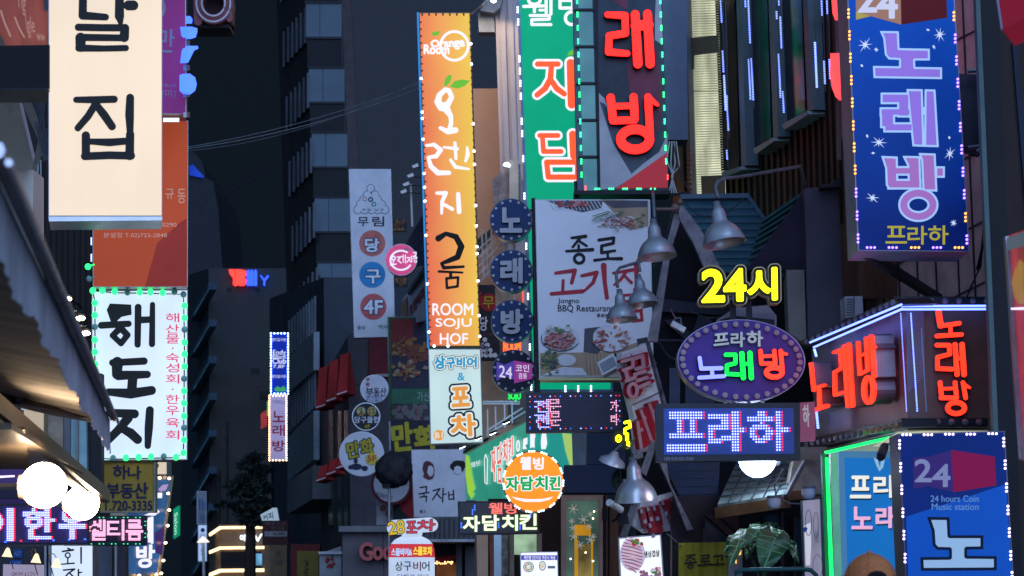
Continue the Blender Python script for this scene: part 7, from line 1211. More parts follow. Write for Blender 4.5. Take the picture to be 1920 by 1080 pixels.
BANG = [T4([(850, 90), (972, 95), (978, 338), (905, 335), (885, 310), (880, 180)], 270), T4([(1010, 90), (1142, 92), (1150, 340), (1052, 338), (1045, 160)], 270), RC(900, 166, 1145, 236, 270), RC(895, 262, 1150, 340, 270), T4([(1130, 68), (1256, 72), (1270, 356), (1160, 352), (1150, 120)], 270), RC(1256, 168, 1326, 252, 270)]
for polys, st, mt in ((NO, [], VIO), (RAE, [], VIO), (BANG, [(ring(1722, 384, 27.5, 22, 28), 20)], ORC)):
    m = MB(); m.loops(s, sdf_loops(st, None, polys, .2, .8), .014, .004); o = obj('syllable_outline', m, OUT, t); m = MB(); m.loops(s, sdf_loops(st, None, polys, -3.6, .8), .02, .004); obj('syllable', m, mt, o)
m = MB(); m.text(s, '프', (1661, 424, 1700, 456), .014, .003, .02); m.text(s, '라', (1702, 424, 1738, 458), .014, .003, .02); m.text(s, '하', (1741, 423, 1778, 458), .014, .003, .02); obj('olive_lettering', m, emis('olive_yellow_letters', '#b0a83a', .85), t)
m = MB(); random.seed(3)
for x, y, r in ((1622, 84, 15), (1762, 65, 16), (1648, 267, 14), (1781, 288, 12), (1636, 371, 12), (1788, 418, 8), (1643, 93, 4), (1751, 88, 4), (1616, 123, 4), (1740, 56, 3), (1637, 287, 4), (1626, 255, 3), (1780, 258, 4)):
    for k in range(4 if r > 5 else 3):
        a = k * math.pi / 4 + random.uniform(-.2, .2); q = r * random.uniform(.6, 1.2); m.poly(s, [(x - q * math.cos(a), y - q * math.sin(a)), (x - 1.3 * math.sin(a), y + 1.3 * math.cos(a)), (x + q * math.cos(a), y + q * math.sin(a)), (x + 1.3 * math.sin(a), y - 1.3 * math.cos(a))], .014 + .001 * k, .002)
    m.disc(s, x, y, max(2, r * .25), .02, .002, 10)
obj('star_print', m, emis('star_white', '#cfe0ff', .9), t)
m = MB(); m.poly(s, [(1604, -60), (1688, -60), (1690, 46), (1632, 30), (1605, 37)], .012, .003); obj('tan_badge', m, emis('tan_badge', '#a07868', .8), t); m = MB(); m.poly(s, [(1688, -60), (1773, -60), (1776, 33), (1690, 46)], .012, .003); obj('maroon_badge', m, emis('maroon_badge', '#4c1018', .8), t); m = MB(); m.poly(s, [(1605, 22), (1633, 30), (1605, 37)], .017, .003); obj('yellow_corner', m, emis('dull_yellow_corner', '#b0a050', .8), t)
m = MB(); m.text(s, '2', (1610, -28, 1643, 22), .018, .003, .045); m.text(s, '4', (1645, -20, 1682, 33), .018, .003, .045); obj('number_lettering', m, emis('pale_number', '#c8cce8', .9), t)
AMB = emis('amber_led', '#ffae50', 2.4); VLED = emis('violet_led', '#b488ff', 2.6)
YL = [25, 66, 108, 150, 192, 235, 276, 318, 361, 404, 447]
for y, w in zip(YL, (1, 1, 1, 1, 1, 1, 1, 1, 0, 0, 0)): led_row(t, s, [(1590 + y * .0425, y)], AMB if w else VLED, spacing=7, n=3, r=2.4)
for y, w in zip([30, 72, 113, 155, 197, 238, 280, 322, 364, 407, 449], (1, 0, 0, 0, 0, 0, 0, 0, 0, 1, 0)): led_row(t, s, [(1787 + y * .058, y)], AMB if w else VLED, spacing=7, n=3, r=2.4)
for x, w in zip((1633, 1674, 1716, 1757, 1798), (0, 0, 1, 0, 1)): led_row(t, s, [(x, 464)], AMB if w else VLED, spacing=7, dirv=(1, 0), n=3, r=2.4)
t = thing('sign_bracket', 'diagonal dark steel strut below the big cobalt karaoke sign', 'bracket', P3(1690, 560, 20)); m = MB(); m.bar(P3(1622, 474, 19.9), P3(1760, 560, 21.6), .07, .07); m.bar(P3(1610, 476, 19.9), P3(1640, 472, 19.9), .1, .05); obj('strut', m, DARKM, t)
t = thing('junction_box', 'violet grey steel box clamped between the cobalt sign and the black post', 'box', P3(1822, 277, 19.8)); s2 = Sheet(1822, 205, 19.8); m = MB(); m.flat(s2, [(1797, 138), (1842, 140), (1848, 278), (1804, 275)], [[0, 1, 2, 3]], 0, .3); obj('case', m, mat('violet_grey_case', (.09, .085, .13), .5), t)
for y in (134, 277): m = MB(); m.tube([s2.at(1815, y, .1), s2.at(1850, y - 4, .1)], .018, 6); m.tube([s2.at(1832, y + 8, .1), s2.at(1846, y - 6, .1)], .018, 6); obj('clamp', m, METAL, t)
m = MB(); m.tube([s2.at(1820, 290, .1), s2.at(1832, 293, .1), s2.at(1850, 280, .1)], .01, 5); m.tube([s2.at(1846, 300, .05), s2.at(1847, 400, .05), s2.at(1838, 500, .05), s2.at(1820, 540, .05), s2.at(1812, 560, .05)], .01, 5); m.tube([s2.at(1850, 390, .05), s2.at(1843, 460, .08), s2.at(1832, 506, .05)], .012, 5); obj('loose_cable', m, BLACK, None, label='black cables dangling beside the black post under the steel box', cat='cable')
# black post and red signs at the right edge
PO = Sheet(1870, 400, 18.3); t = thing('black_post', 'tall black post with a grey green edge near the right frame edge', 'post', P3(1905, 1110, 18.3)); m = MB(); m.flat(PO, [(1836, -60), (1868, -60), (1908, 840), (1920, 1160), (1892, 1160), (1874, 840)], [[0, 1, 2, 3, 4, 5]], 0, .25); obj('post', m, mat('black_post_paint', (.010, .009, .013), .5), t)
m = MB(); m.flat(PO, [(1827, -60), (1835.5, -60), (1873, 830), (1864, 830)], [[0, 1, 2, 3]], .02, .1); obj('edge_strip', m, mat('grey_green_strip', (.10, .15, .15), .5), t)
t = thing('side_wall', 'dim brown wall behind the black post', 'wall', P3(1915, 1110, 18.8)); s2 = Sheet(1900, 400, 18.8); m = MB(); m.rect(s2, 1862, -60, 2100, 1200, 0, .2); obj('wall', m, mat('dim_brown_wall', (.045, .032, .03), .7, 0, .3, 2, streak=.7), t); m = MB(); m.flat(s2, [(1898, 80), (1906, 80), (1940, 470), (1930, 470)], [[0, 1, 2, 3]], .03, .02); obj('blue_strip', m, mat('dusky_blue_strip', (.02, .03, .055)), t)
s2 = Sheet(1895, 20, 13.5, yaw=-20); t = thing('shop_sign', 'dark red sign corner cut by the upper right frame edge', 'sign', s2.at(1890, 56)); m = MB(); m.poly(s2, [(1860, -60), (1990, -60), (1990, 0), (1878, 54)], 0, .5); obj('sheet', m, emis('crimson_sheet', '#8c2038', .62, .2), t); m = MB(); m.poly(s2, [(1859, -60), (1863, -60), (1880, 52), (1877, 57)], .02, .03); m.poly(s2, [(1879, 56), (1990, -6), (1990, 14), (1916, 36)], -.05, .4); obj('rim', m, mat('lilac_rim', (.34, .28, .40)), t)
s2 = Sheet2((1884, 600, 14.5), (1930, 600, 12.5)); t = thing('shop_sign', 'red pink sign seen nearly edge on at the right frame edge', 'sign', s2.at(1910, 862)); m = MB(); m.poly(s2, [(1885, 444), (1990, 405), (1990, 900), (1914, 862)], 0, .1); obj('sheet', m, emis('magenta_red_sheet', '#a02a3e', .7, .4, 2), t); m = MB(); m.poly(s2, [(1887, 447), (1990, 408), (1990, 442), (1888, 470)], .01, .004); obj('teal_band', m, emis('dusty_teal_band', '#5a7080', .5), t); m = MB(); m.poly(s2, blob(1914, 530, 16, 40, 14, .1), .012, .004); obj('amber_print', m, emis('amber_print', '#c08a48', .6, .3, 3), t); m = MB(); m.poly(s2, [(1895, 577), (1990, 574), (1990, 580), (1896, 581)], .03, .02); obj('light_tube', m, emis('lilac_tube', '#e0d8ff', 1.4), t)
m = MB(); m.flat(s2, [(1881, 446), (1885, 443), (1914, 862), (1910, 864)], [[0, 1, 2, 3]], .02, .08); obj('rim', m, METAL, t)
# 24 hour sign
s = Sheet(1388, 540, 21.4); t = thing('hours_sign', 'glowing yellow number and syllable sign with dark outlined gold trays', 'sign', s.at(1388, 580)); W24 = (('2', [(1318, 507), (1356, 506), (1357, 564), (1318, 565)]), ('4', [(1359, 506), (1396, 505), (1398, 562), (1359, 563)]), ('시', [(1404, 506), (1455, 503), (1456, 560), (1404, 562)]))
for g, off, th, mt, nm in ((9.5, 0, .16, mat('gold_tray', (.42, .30, .16), .35, .7, .25, 8), 'tray'), (7.6, .03, .03, BLACK, 'black_outline'), (2.6, .05, .03, emis('acid_yellow_letters', '#f8ff1e', 1.1, base=.5), 'lettering')):
    m = MB(); lp = []
    for c_, q in W24: lp += [list(zip(l, l[1:] + l[:1])) for l in tsdf(c_, q, g, .0, .8)]
    m.loops(s, sdf_loops([], None, lp, 0, .8, segmode=True) if nm != 'lettering' else [l for c_, q in W24 for l in tsdf(c_, q, g, .0, .8)], off, th); obj(nm, m, mt, t)
for x in (1374, 1404): m = MB(); m.bar(s.at(x, 562, -.15), s.at(x + 2, 640, -.15), .05, .05); obj('leg', m, DARKM, t)
c = thing('wall_vent', 'grey ribbed cabinet behind the yellow hours sign', 'box', P3(1400, 620, 22.6)); s2 = Sheet(1400, 600, 22.6); m = MB(); m.poly(s2, [(1344, 600), (1376, 578), (1440, 572), (1456, 592), (1456, 625), (1344, 625)], 0, .2); obj('case', m, mat('ribbed_grey_case', (.18, .19, .22), .5), c); m = MB()
for k in range(13): m.bar(s2.at(1350 + 4 * k, 600 - k * 1.2, .02), s2.at(1452, 600 - k * 2.2 + 14, .02), .01, .012) if k < 7 else None
obj('ribs', m, DARKM, c)
# oval sign
s = Sheet(1390, 676, 21.2); t = thing('oval_sign', 'violet oval sign rimmed with bulbs, its syllables glowing blue, green and red', 'sign', s.at(1390, 753)); OV = lambda k: ell(1390, 676, 120 * k, 77 * k, 64, .03)
m = MB(); m.poly(s, OV(1), 0, .25); obj('rim', m, mat('lilac_rim_metal', (.40, .36, .48), .4, .3), t); m = MB(); m.poly(s, OV(.985), .012, .02); obj('front_sheet', m, mat('violet_oval_sheet', (.10, .045, .30), .45, 0, .15, 2), t)
led_row(t, s, [(1390 + 110 * math.cos(a), 676 + 68 * math.sin(a) + .03 * 110 * math.cos(a)) for a in np.linspace(0, 2 * math.pi, 35)[:-1]], mat('unlit_pink_bulb', (.46, .33, .36), .3), n=1, r=5.2, name='bulb', off=.05, seg=14)
m = MB()
for ch, q in (('프', [(1339, 627), (1366, 624), (1366, 645), (1339, 648)]), ('라', [(1371, 624), (1396, 623), (1396, 650), (1371, 649)]), ('하', [(1401, 621), (1430, 621), (1430, 649), (1401, 648)])): m.sdftext(s, ch, q, 1.0, .07, .06, step=.6)
obj('silver_letters', m, mat('cream_silver_letter', (.62, .58, .46), .35, .3), t)
for st, mt in (([([(1312, 671), (1315, 691), (1353, 690)], 7.5), ([(1335, 693), (1336, 706)], 7), ([(1311, 708), (1358, 705)], 7)], emis('blue_channel_glow', '#a4b4ff', 1.05)), ([([(1361, 665), (1379, 665), (1379, 681), (1363, 685), (1363, 701), (1385, 702)], 7), ([(1391, 663), (1394, 708)], 9), ([(1406, 662), (1409, 708)], 9), ([(1393, 682), (1407, 682)], 6)], emis('green_channel_glow', '#18f060', 1.05)), ([([(1426, 658), (1428, 681)], 8), ([(1452, 658), (1454, 681)], 8), ([(1427, 668), (1453, 667)], 6), ([(1428, 682), (1454, 681)], 7), ([(1464, 658), (1467, 692)], 8), ([(1467, 662), (1475, 664, 5)], 6), (ring(1452, 698, 15, 9, 22), 9)], emis('coral_channel_glow', '#ff5038', 1.05))): channel(t, s, st, .09, mt, mat('dark_violet_return', (.04, .02, .09)))
for x in (1360, 1376, 1404, 1430): m = MB(); m.bar(s.at(x, 745, -.1), s.at(x, 764, -.1), .03, .03); obj('leg', m, METAL, t)
# corner karaoke box
CF_ = Sheet(1780, 680, 20.0); CL_ = Sheet2((1699, 680, 20.0), (1522, 680, 23.3)); CL_.n = CL_.n; t = thing('corner_sign', 'corner karaoke box with deep red channel syllables on two faces and white LED tubes', 'sign', P3(1700, 845, 20)); BRN = mat('umber_sign_face', (.20, .135, .11), .35, .1, .2, 2)
BODY = mat('mauve_sign_face', (.30, .25, .28), .35, .2, .2, 1.5)
m = MB(); m.flat(CL_, [(1522, 640), (1699, 566), (1703, 806), (1536, 848)], [[0, 1, 2, 3]], 0, .15); obj('left_face', m, BODY, t); m = MB(); m.flat(CF_, [(1699, 566), (1884, 566), (1892, 806), (1703, 806)], [[0, 1, 2, 3]], 0, .15); obj('front_face', m, BRN, t)
FRM = mat('dark_bulb_frame', (.035, .035, .045), .45, .3); m = MB(); m.flat(CL_, [(1500, 640), (1676, 560), (1690, 570), (1516, 650)], [[0, 1, 2, 3]], .12, .3); m.flat(CF_, [(1676, 556), (1884, 556), (1884, 572), (1686, 572)], [[0, 1, 2, 3]], .1, .3); m.flat(CF_, [(1690, 784), (1890, 784), (1891, 801), (1692, 801)], [[0, 1, 2, 3]], .12, .3); m.flat(CL_, [(1500, 826), (1690, 786), (1692, 801), (1504, 846)], [[0, 1, 2, 3]], .12, .3); obj('bulb_frame', m, FRM, t)
UB = mat('unlit_grey_bulb', (.20, .18, .20), .25); UBA = mat('unlit_amber_bulb', (.40, .24, .12), .25)
for k in range(15): x = 1512 + k * 11.6; c = CL_.at(x, 640 - (x - 1505) * .455 + 4, .16); m = MB(); m.ball(c, .026, 10); obj('bulb', m, UB, t, True)
for k in range(8): c = CF_.at(1694 + 26 * k, 564, .12); m = MB(); m.ball(c, .028, 10); obj('bulb', m, UB, t, True); c = CF_.at(1706 + 26 * k, 792, .14); m = MB(); m.ball(c, .03, 10); obj('bulb', m, UB, t, True)
for k in range(16): x = 1512 + k * 11.2; c = CL_.at(x, 834 - (x - 1505) * .212 + 1, .16); m = MB(); m.ball(c, .026, 10); obj('bulb', m, UBA if k > 9 else UB, t, True)
TUB = emis('blue_white_tube', '#9cc0ff', 1.6); m = MB()
for a, b in (((1519, 642), (1690, 571)), ((1526, 651), (1692, 579))): m.tube([CL_.at(*a, .2), CL_.at(*b, .2)], .010, 8)
for y in (574, 580): m.tube([CF_.at(1690, y, .2), CF_.at(1860, y - .5, .2)], .009, 8)
obj('light_tube', m, TUB, t); m = MB()
for xa, xb, r in ((1689, 1700, 1.7), (1708, 1720, 2.3)):
    for k in range(46): tt_ = k / 45; m.disc(CF_, xa + (xb - xa) * tt_, 588 + 182 * tt_, r * .62, .14, .01, 8)
for k in range(8): m.disc(CL_, 1526 + k * .5, 655 + k * 1.8, 1.5, .14, .01, 6); m.disc(CL_, 1530 + k * .4, 774 + k * 4, 1.8, .14, .01, 6)
obj('led_strip', m, emis('blue_white_strip', '#9cbcff', 2), t); m = MB()
for k in range(46): tt_ = k / 45; m.disc(CF_, 1726 + 11 * tt_, 588 + 182 * tt_, 1.2, .05, .01, 8)
obj('dim_led_strip', m, emis('dim_blue_strip', '#5a86c8', .8), t)
RF = emis('scarlet_channel_face', '#ff4a2c', 1.05, .12, 8, base=.5); GR = mat('grey_letter_return', (.30, .29, .32), .4, .5)
def deep(sh, st, h=.24):
    g = -1.15 if sh is CL_ else -.75
    lp = sdf_loops(st, None, (), g, .6); m = MB(); m.loops(sh, lp, h, .02); o = obj('channel_letter', m, RF, t); m = MB(); m.loops(sh, sdf_loops(st, None, (), g + .6, .6), h - .02, h - .06); obj('return', m, GR, o)
deep(CL_, [([(1519, 682), (1524, 732)], 7), ([(1526, 728), (1544, 722)], 7), ([(1534, 730), (1535, 764)], 7), ([(1525, 769), (1549, 761)], 9)])
deep(CL_, [([(1562, 661), (1574, 656), (1576, 690), (1563, 698), (1564, 741), (1581, 735)], 7), ([(1581, 649), (1588, 762)], 7.5), ([(1590, 645), (1597, 761)], 7.5), ([(1585, 694), (1594, 690)], 6)])
deep(CL_, [([(1607, 642), (1610, 700)], 7), ([(1622, 634), (1625, 694)], 7), ([(1609, 668), (1623, 662)], 6), ([(1610, 702), (1625, 694)], 7), ([(1632, 630), (1637, 706)], 8), ([(1634, 644), (1639, 652)], 5), (ring(1627, 731, 9, 24, 22), 9)])
deep(CF_, [([(1760, 585), (1764, 610)], 12), ([(1764, 611), (1799, 606)], 9), ([(1782, 610), (1783, 625)], 8), ([(1757, 630), (1803, 627)], 9)], .12); deep(CF_, [([(1757, 647), (1780, 647), (1781, 664), (1758, 670), (1758, 691), (1786, 692)], 9), ([(1791, 646), (1795, 702)], 10), ([(1804, 646), (1808, 702)], 11), ([(1792, 672), (1806, 672)], 8)], .12); deep(CF_, [([(1763, 717), (1766, 746)], 9), ([(1791, 717), (1794, 746)], 9), ([(1764, 729), (1792, 728)], 7), ([(1765, 746), (1793, 746)], 9), ([(1806, 717), (1811, 746)], 9), ([(1810, 722), (1819, 727, 5)], 8), (ring(1793, 765, 16, 10.5, 22), 10)], .12)
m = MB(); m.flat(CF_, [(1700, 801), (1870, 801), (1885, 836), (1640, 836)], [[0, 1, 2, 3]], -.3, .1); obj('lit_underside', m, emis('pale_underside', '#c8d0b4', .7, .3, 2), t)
# little pink sign and the pixel board
s = Sheet(1515, 790, 21.8); u = thing('shop_sign', 'small dusty pink sign with a grey syllable beside the pixel board', 'sign', s.at(1514, 826)); m = MB(); m.flat(s, [(1499, 755), (1528, 753), (1529, 826), (1501, 828)], [[0, 1, 2, 3]], 0, .1); obj('sheet', m, emis('dusty_pink_sheet', '#9a5a80', .5, .2), u); m = MB(); m.text(s, '하', [(1505, 760), (1517, 758), (1518, 800), (1507, 800)], .014, 0, .02); obj('lettering', m, emis('pale_grey_letters', '#c0c0cc', .55), u)
s = Sheet(1365, 810, 21.0); ledboard('led_board', 'large blue LED board spelling a white and red word under the violet oval sign', s, [(1230, 757), (1500, 755), (1501, 862), (1231, 866)], .2, [(1244, 766), (1488, 765), (1489, 851), (1245, 853)], 50, 17, [('프', 1, 1, 15, 15, 1), ('라', 17, 1, 14, 15, 1), ('하', 32, 1, 16, 15, 1)], 1.8, tint=(.05, .11, .46))  # blue tint puts the glow of the diodes into the screen colour
m = MB(); m.text(s, 'LED 010-5221-2164', (1246, 857, 1300, 863), .01); obj('maker_lettering', m, mat('pale_tape_print', (.4, .42, .5)), bpy.data.objects['led_board.003'])
# globe lamp and canopy under the board
c = P3(1420, 860, 22); r = 35 * 22 / FPX; t = thing('globe_lamp', 'cool white globe lamp half hidden under the blue LED board', 'lamp', c - Vector((0, 0, r))); m = MB(); m.ball(c, r, 32); m2 = MB(); m2.ball(c, r * 1.05, 32); obj('halo_shell', m2, shell('blue_halo_shell', (.10, .32, 1), .05), t, True); obj('globe', m, emis('cool_opal_globe', '#cfe6ff', 24), t, True); m = MB(); m.lathe([(0, .03), (.09, .03), (.09, -.03), (0, -.03)], c + Vector((r * .9, .1, .02)), (1, .4, .2)); m.tube([c + Vector((r, .1, 0)), c + Vector((r + .1, .6, .1))], .02, 6); obj('bracket', m, mat('lilac_lamp_bracket', (.36, .34, .46)), t)  # added shell imitates the blue halo of this globe
cn = thing('tiled_canopy', 'small green grey tiled canopy with a timber beam under the blue LED board', 'canopy', P3(1430, 950, 22.6)); A, Bq, Cc, D = P3(1345, 946, 22.4), P3(1476, 925, 21.8), P3(1506, 866, 23.4), P3(1384, 860, 24.2); dn = Vector((0, 0, -.04)); m = MB(); m.hexa([A + dn, Bq + dn, Cc + dn, D + dn, A, Bq, Cc, D]); obj('roof', m, mat('green_grey_tile', (.15, .19, .19), .6, 0, .35, 5, bump=.3), cn)
m = MB()
for k in range(1, 7): q = k / 7; m.bar(A.lerp(D, q) + Vector((0, 0, .01)), Bq.lerp(Cc, q) + Vector((0, 0, .01)), .012, .014)
for k in range(1, 6): q = k / 6; m.bar(A.lerp(Bq, q) + Vector((0, 0, .008)), D.lerp(Cc, q) + Vector((0, 0, .008)), .010, .012)
obj('tile_joints', m, mat('dark_tile_joint', (.05, .06, .07)), cn)
m = MB(); m.bar(A + Vector((0, 0, -.08)), Bq + Vector((0, 0, -.08)), .08, .10); m.bar(P3(1476, 930, 21.8), P3(1560, 922, 22.2), .06, .08); obj('timber_beam', m, mat('warm_brown_timber', (.20, .10, .045), .6, 0, .25, 4), cn); m = MB(); m.tube([P3(1508, 866, 22), P3(1487, 905, 21.8), P3(1474, 930, 21.7)], .025, 6); m.tube([P3(1468, 880, 21.8), P3(1452, 910, 21.7), P3(1455, 930, 21.7), P3(1480, 944, 21.6), P3(1510, 945, 21.6), P3(1545, 928, 21.8)], .008, 5); obj('gutter_pipe', m, GREYM, cn)
for x, y, lab in ((1452, 944, 'white bowl lamp under the timber beam, left of the standing poster light'), (1516, 926, 'white bowl lamp on the beam directly above the standing poster light')):
    c = P3(x, y, 21.5); t = thing('bowl_lamp', lab, 'lamp', c, 'white bowl lamps'); m = MB(); m.lathe([(.06, .05), (.062, .0), (.05, -.035), (.02, -.05), (0, -.052)], c, n=20); obj('bowl', m, mat('white_bowl_glass', (.62, .62, .68), .3), t, True); m = MB(); m.lathe([(0, .07), (.064, .07), (.064, .045), (0, .045)], c, n=20); obj('cap', m, GREYM, t)
si = thing('shop_interior', 'dim timber shop entrance behind the potted plant', 'shop', P3(1430, 1110, 23.4)); s = Sheet(1430, 1010, 23.6); m = MB(); m.rect(s, 1260, 930, 1560, 1160, 0, .3); obj('wall', m, mat('dim_plum_brown_wall', (.035, .022, .028), .6, 0, .3, 3), si); 
for q in ((1322, 975, 1372, 1020), (1432, 965, 1462, 992), (1492, 973, 1505, 1050)): m = MB(); m.rect(s, *q, .04, .03); obj('window', m, mat('dim_blue_grey_glass', (.05, .06, .08), .15), si)
m = MB(); m.poly(s, [(1322, 965), (1336, 965), (1385, 1005), (1385, 1012), (1366, 1004)], .3, .2); m.poly(s, [(1345, 966), (1385, 966), (1385, 1000)], .2, .1); obj('stair_side', m, mat('brick_brown_board', (.10, .045, .04), .7), si)
for q in ((1318, 990, 1326, 1160), (1464, 960, 1470, 1160), (1488, 970, 1492, 1160)): m = MB(); m.rect(s, *q, .1, .08); obj('post', m, mat('dim_brown_post', (.09, .06, .055), .6), si)
s = Sheet(1320, 1050, 23); t = thing('cloth_banner', 'yellow cloth banner with black brush lettering beside the plant', 'banner', s.at(1320, 1120)); m = MB(); NB = 24; vs = []
for i in range(NB + 1):
    for j in range(2): x = 1272 + 98 * i / NB; vs.append(s.at(x, (1018 - 2 * i / NB) if j == 0 else 1120, .02 * math.sin(i * .9)))
m.add(vs, [[2 * i, 2 * i + 2, 2 * i + 3, 2 * i + 1] for i in range(NB)]); obj('cloth', m, mat('mustard_cloth', (.42, .33, .035), .8, 0, .15, 3), t, True)
m = MB(); K = dict(off=.035, th=.004, step=.6); m.strokes(s, [([(1287, 1042, 2.4), (1303, 1040, 3)], 3), ([(1295, 1043), (1287, 1051)], 2.4), ([(1296, 1045), (1304, 1050)], 2.4), ([(1294, 1051), (1294, 1055)], 2.4), ([(1284, 1056), (1306, 1054)], 3), (ring(1295, 1062, 5, 3.5, 16), 2.4)], **K); m.strokes(s, [([(1315, 1042), (1329, 1040), (1329, 1046), (1316, 1048), (1316, 1053), (1330, 1052)], 2.6), ([(1322, 1053), (1322, 1058)], 2.4), ([(1309, 1060), (1334, 1058)], 3)], **K); m.strokes(s, [([(1339, 1043), (1355, 1041), (1353, 1050)], 2.8), ([(1346, 1049), (1346, 1057)], 2.4), ([(1334, 1059), (1358, 1057)], 3), ([(1361, 1044), (1370, 1042)], 2.8)], **K); obj('brush_lettering', m, BLACK, t)
m = MB(); m.tube([s.at(1270, 1017, .02), s.at(1250, 1000, .05)], .006, 5); m.ball(s.at(1276, 1024, .03), .012, 8); obj('tie', m, GREYM, t)
# potted elephant-ear plant
t = thing('potted_plant', 'big leaved green potted plant in front of the dim shop entrance', 'plant', P3(1430, 1180, 21.6)); LF = mat('elephant_ear_leaf', (.035, .12, .045), .4, 0, .3, 6, spec=.5); VN = mat('pale_leaf_vein', (.22, .42, .18), .5)
def leaf(tip, base, wid, cup, lm, vm):
    T, Bs = P3(*tip), P3(*base); ax = (T - Bs); L = ax.length; ax.normalize(); sd = Vector((CR)) if abs(ax.dot(CR)) < .7 else CU.copy(); sd = (sd - ax * sd.dot(ax)).normalized(); nn = ax.cross(sd); w = wid * 21.6 / FPX; n = 12; vs = []
    for i in range(n + 1):
        q = i / n; hw = w * (math.sin(math.pi * min(1, (q * .93 + .07)) ** .75) ** .8) * (1.0 if q < .9 else (1 - q) * 10 * .9 + .1)
        for j in range(-3, 4): k = j / 3; vs.append(Bs + ax * (L * (q - .16 * (1 - q) * abs(k))) + sd * hw * k + nn * (cup * abs(k) * hw + .02 * math.sin(q * 9 + j) - .12 * L * q * q))
    lm.add(vs, [[i * 7 + j, i * 7 + j + 1, (i + 1) * 7 + j + 1, (i + 1) * 7 + j] for i in range(n) for j in range(6)])
    for i in range(1, n, 2):
        for sgn in (-1, 1): a = vs[i * 7 + 3]; b = vs[min(n, i + 2) * 7 + 3 + 3 * sgn]; vm.tube([a, (a + b) / 2, b], .0045, 4)
        vm.tube([vs[i * 7 + 3], vs[min(n, i + 2) * 7 + 3]], .007, 4)
for tip, base, w, cup in (((1432, 1064, 21.0), (1455, 1006, 21.2), 30, .25), ((1368, 1052, 21.2), (1392, 1000, 21.6), 15, .3), ((1388, 1020, 21.4), (1432, 990, 21.6), 14, .3), ((1490, 1024, 21.4), (1442, 992, 21.7), 14, .35), ((1405, 1008, 21.8), (1428, 985, 22), 16, .3), ((1478, 1008, 21.9), (1438, 988, 22), 13, .3), ((1358, 1030, 21.5), (1385, 1003, 21.7), 11, .35), ((1400, 1042, 21.7), (1412, 1002, 21.9), 13, .3), ((1498, 1045, 21.6), (1470, 1010, 21.9), 12, .4), ((1462, 990, 22.1), (1440, 984, 22.2), 12, .2), ((1376, 1014, 21.9), (1410, 992, 22.1), 12, .25)):
    lm, vm = MB(), MB(); leaf(tip, base, w, cup, lm, vm); o = obj('leaf', lm, LF, t, True); obj('vein', vm, VN, o)
m = MB()
for x, y in ((1455, 1006), (1392, 1000), (1432, 990), (1442, 992)): m.tube([P3(1430, 1100, 21.8), P3((x + 1430) / 2, 1050, 21.8), P3(x, y, 21.6)], .010, 6)
obj('stem', m, mat('green_stem', (.06, .12, .05)), t); m = MB(); m.lathe([(0, 0), (.14, 0), (.18, .34), (.165, .34), (.15, .3), (0, .3)], P3(1430, 1180, 21.8), n=24); obj('pot', m, mat('brown_pot', (.10, .06, .04)), t)
s = Sheet(1390, 1060, 22.6); t = thing('glass_case', 'pale shining glass case with a yellow glint behind the plant', 'case', s.at(1382, 1110)); m = MB(); m.flat(s, [(1366, 1034), (1392, 1030), (1392, 1110), (1366, 1110)], [[0, 1, 2, 3]], 0, .15); obj('case', m, mat('pale_lilac_glass', (.34, .31, .34), .15, 0, .3, 5), t); m = MB(); m.poly(s, [(1384, 1032), (1390, 1030), (1389, 1040), (1385, 1041)], .02, .01); m.poly(s, [(1379, 1049), (1381, 1049), (1381, 1057), (1379, 1056)], .02, .01); obj('painted_glint', m, emis('amber_glint', '#ffd070', 1.4), t)  # yellow glint painted on the case as small glowing patches
t = thing('pipe_rail', 'dark green bent steel pipe rail at the lower edge', 'rail', P3(1455, 1120, 19)); m = MB(); m.tube([P3(1374, 1130, 19), P3(1376, 1086, 19), P3(1380, 1074, 19), P3(1390, 1069, 19), P3(1505, 1067, 19), P3(1520, 1069, 19), P3(1530, 1078, 19), P3(1534, 1092, 19), P3(1535, 1130, 19)], .018, 12); obj('pipe', m, mat('bottle_green_paint', (.02, .09, .085), .35), t, True)
s = Sheet(1522, 1010, 21.2); t = thing('poster_light', 'standing narrow poster light with pale pictures left of the green neon line', 'sign', s.at(1522, 1120)); m = MB(); m.flat(s, [(1504, 938), (1540, 935), (1552, 1120), (1510, 1120)], [[0, 1, 2, 3]], 0, .15); obj('case', m, mat('blue_grey_case', (.10, .13, .17), .5), t); m = MB(); m.flat(s, [(1505, 939), (1537, 936), (1543, 1120), (1511, 1120)], [[0, 1, 2, 3]], .006, .005); obj('front_sheet', m, emis('lilac_poster_sheet', '#a8a4c0', .55, .3, 3), t)
m = MB(); random.seed(17); m.mi = 0; m.strokes(s, [(ring(1516, 980, 6, 24, 20), 1.2), (ring(1533, 1062, 9, 22, 20), 1.0), (ring(1530, 985, 5, 24, 20), 1)], off=.014, th=.002, step=.6); m.mi = 1; m.poly(s, [(1508, 985), (1520, 980), (1521, 1020), (1519, 1060), (1511, 1060)], .012, .002); m.mi = 2; m.poly(s, blob(1510, 993, 4, 5), .016, .002)
for i in range(8): m.mi = 0; m.rect(s, 1528, 995 + 3 * i, 1535, 996 + 3 * i, .014, .002)
obj('pale_print', m, [mat('violet_line_print', (.22, .2, .34)), emis('white_poster_glow', '#e0e0f0', .7), mat('blue_spot_print', (.06, .18, .5))], t)
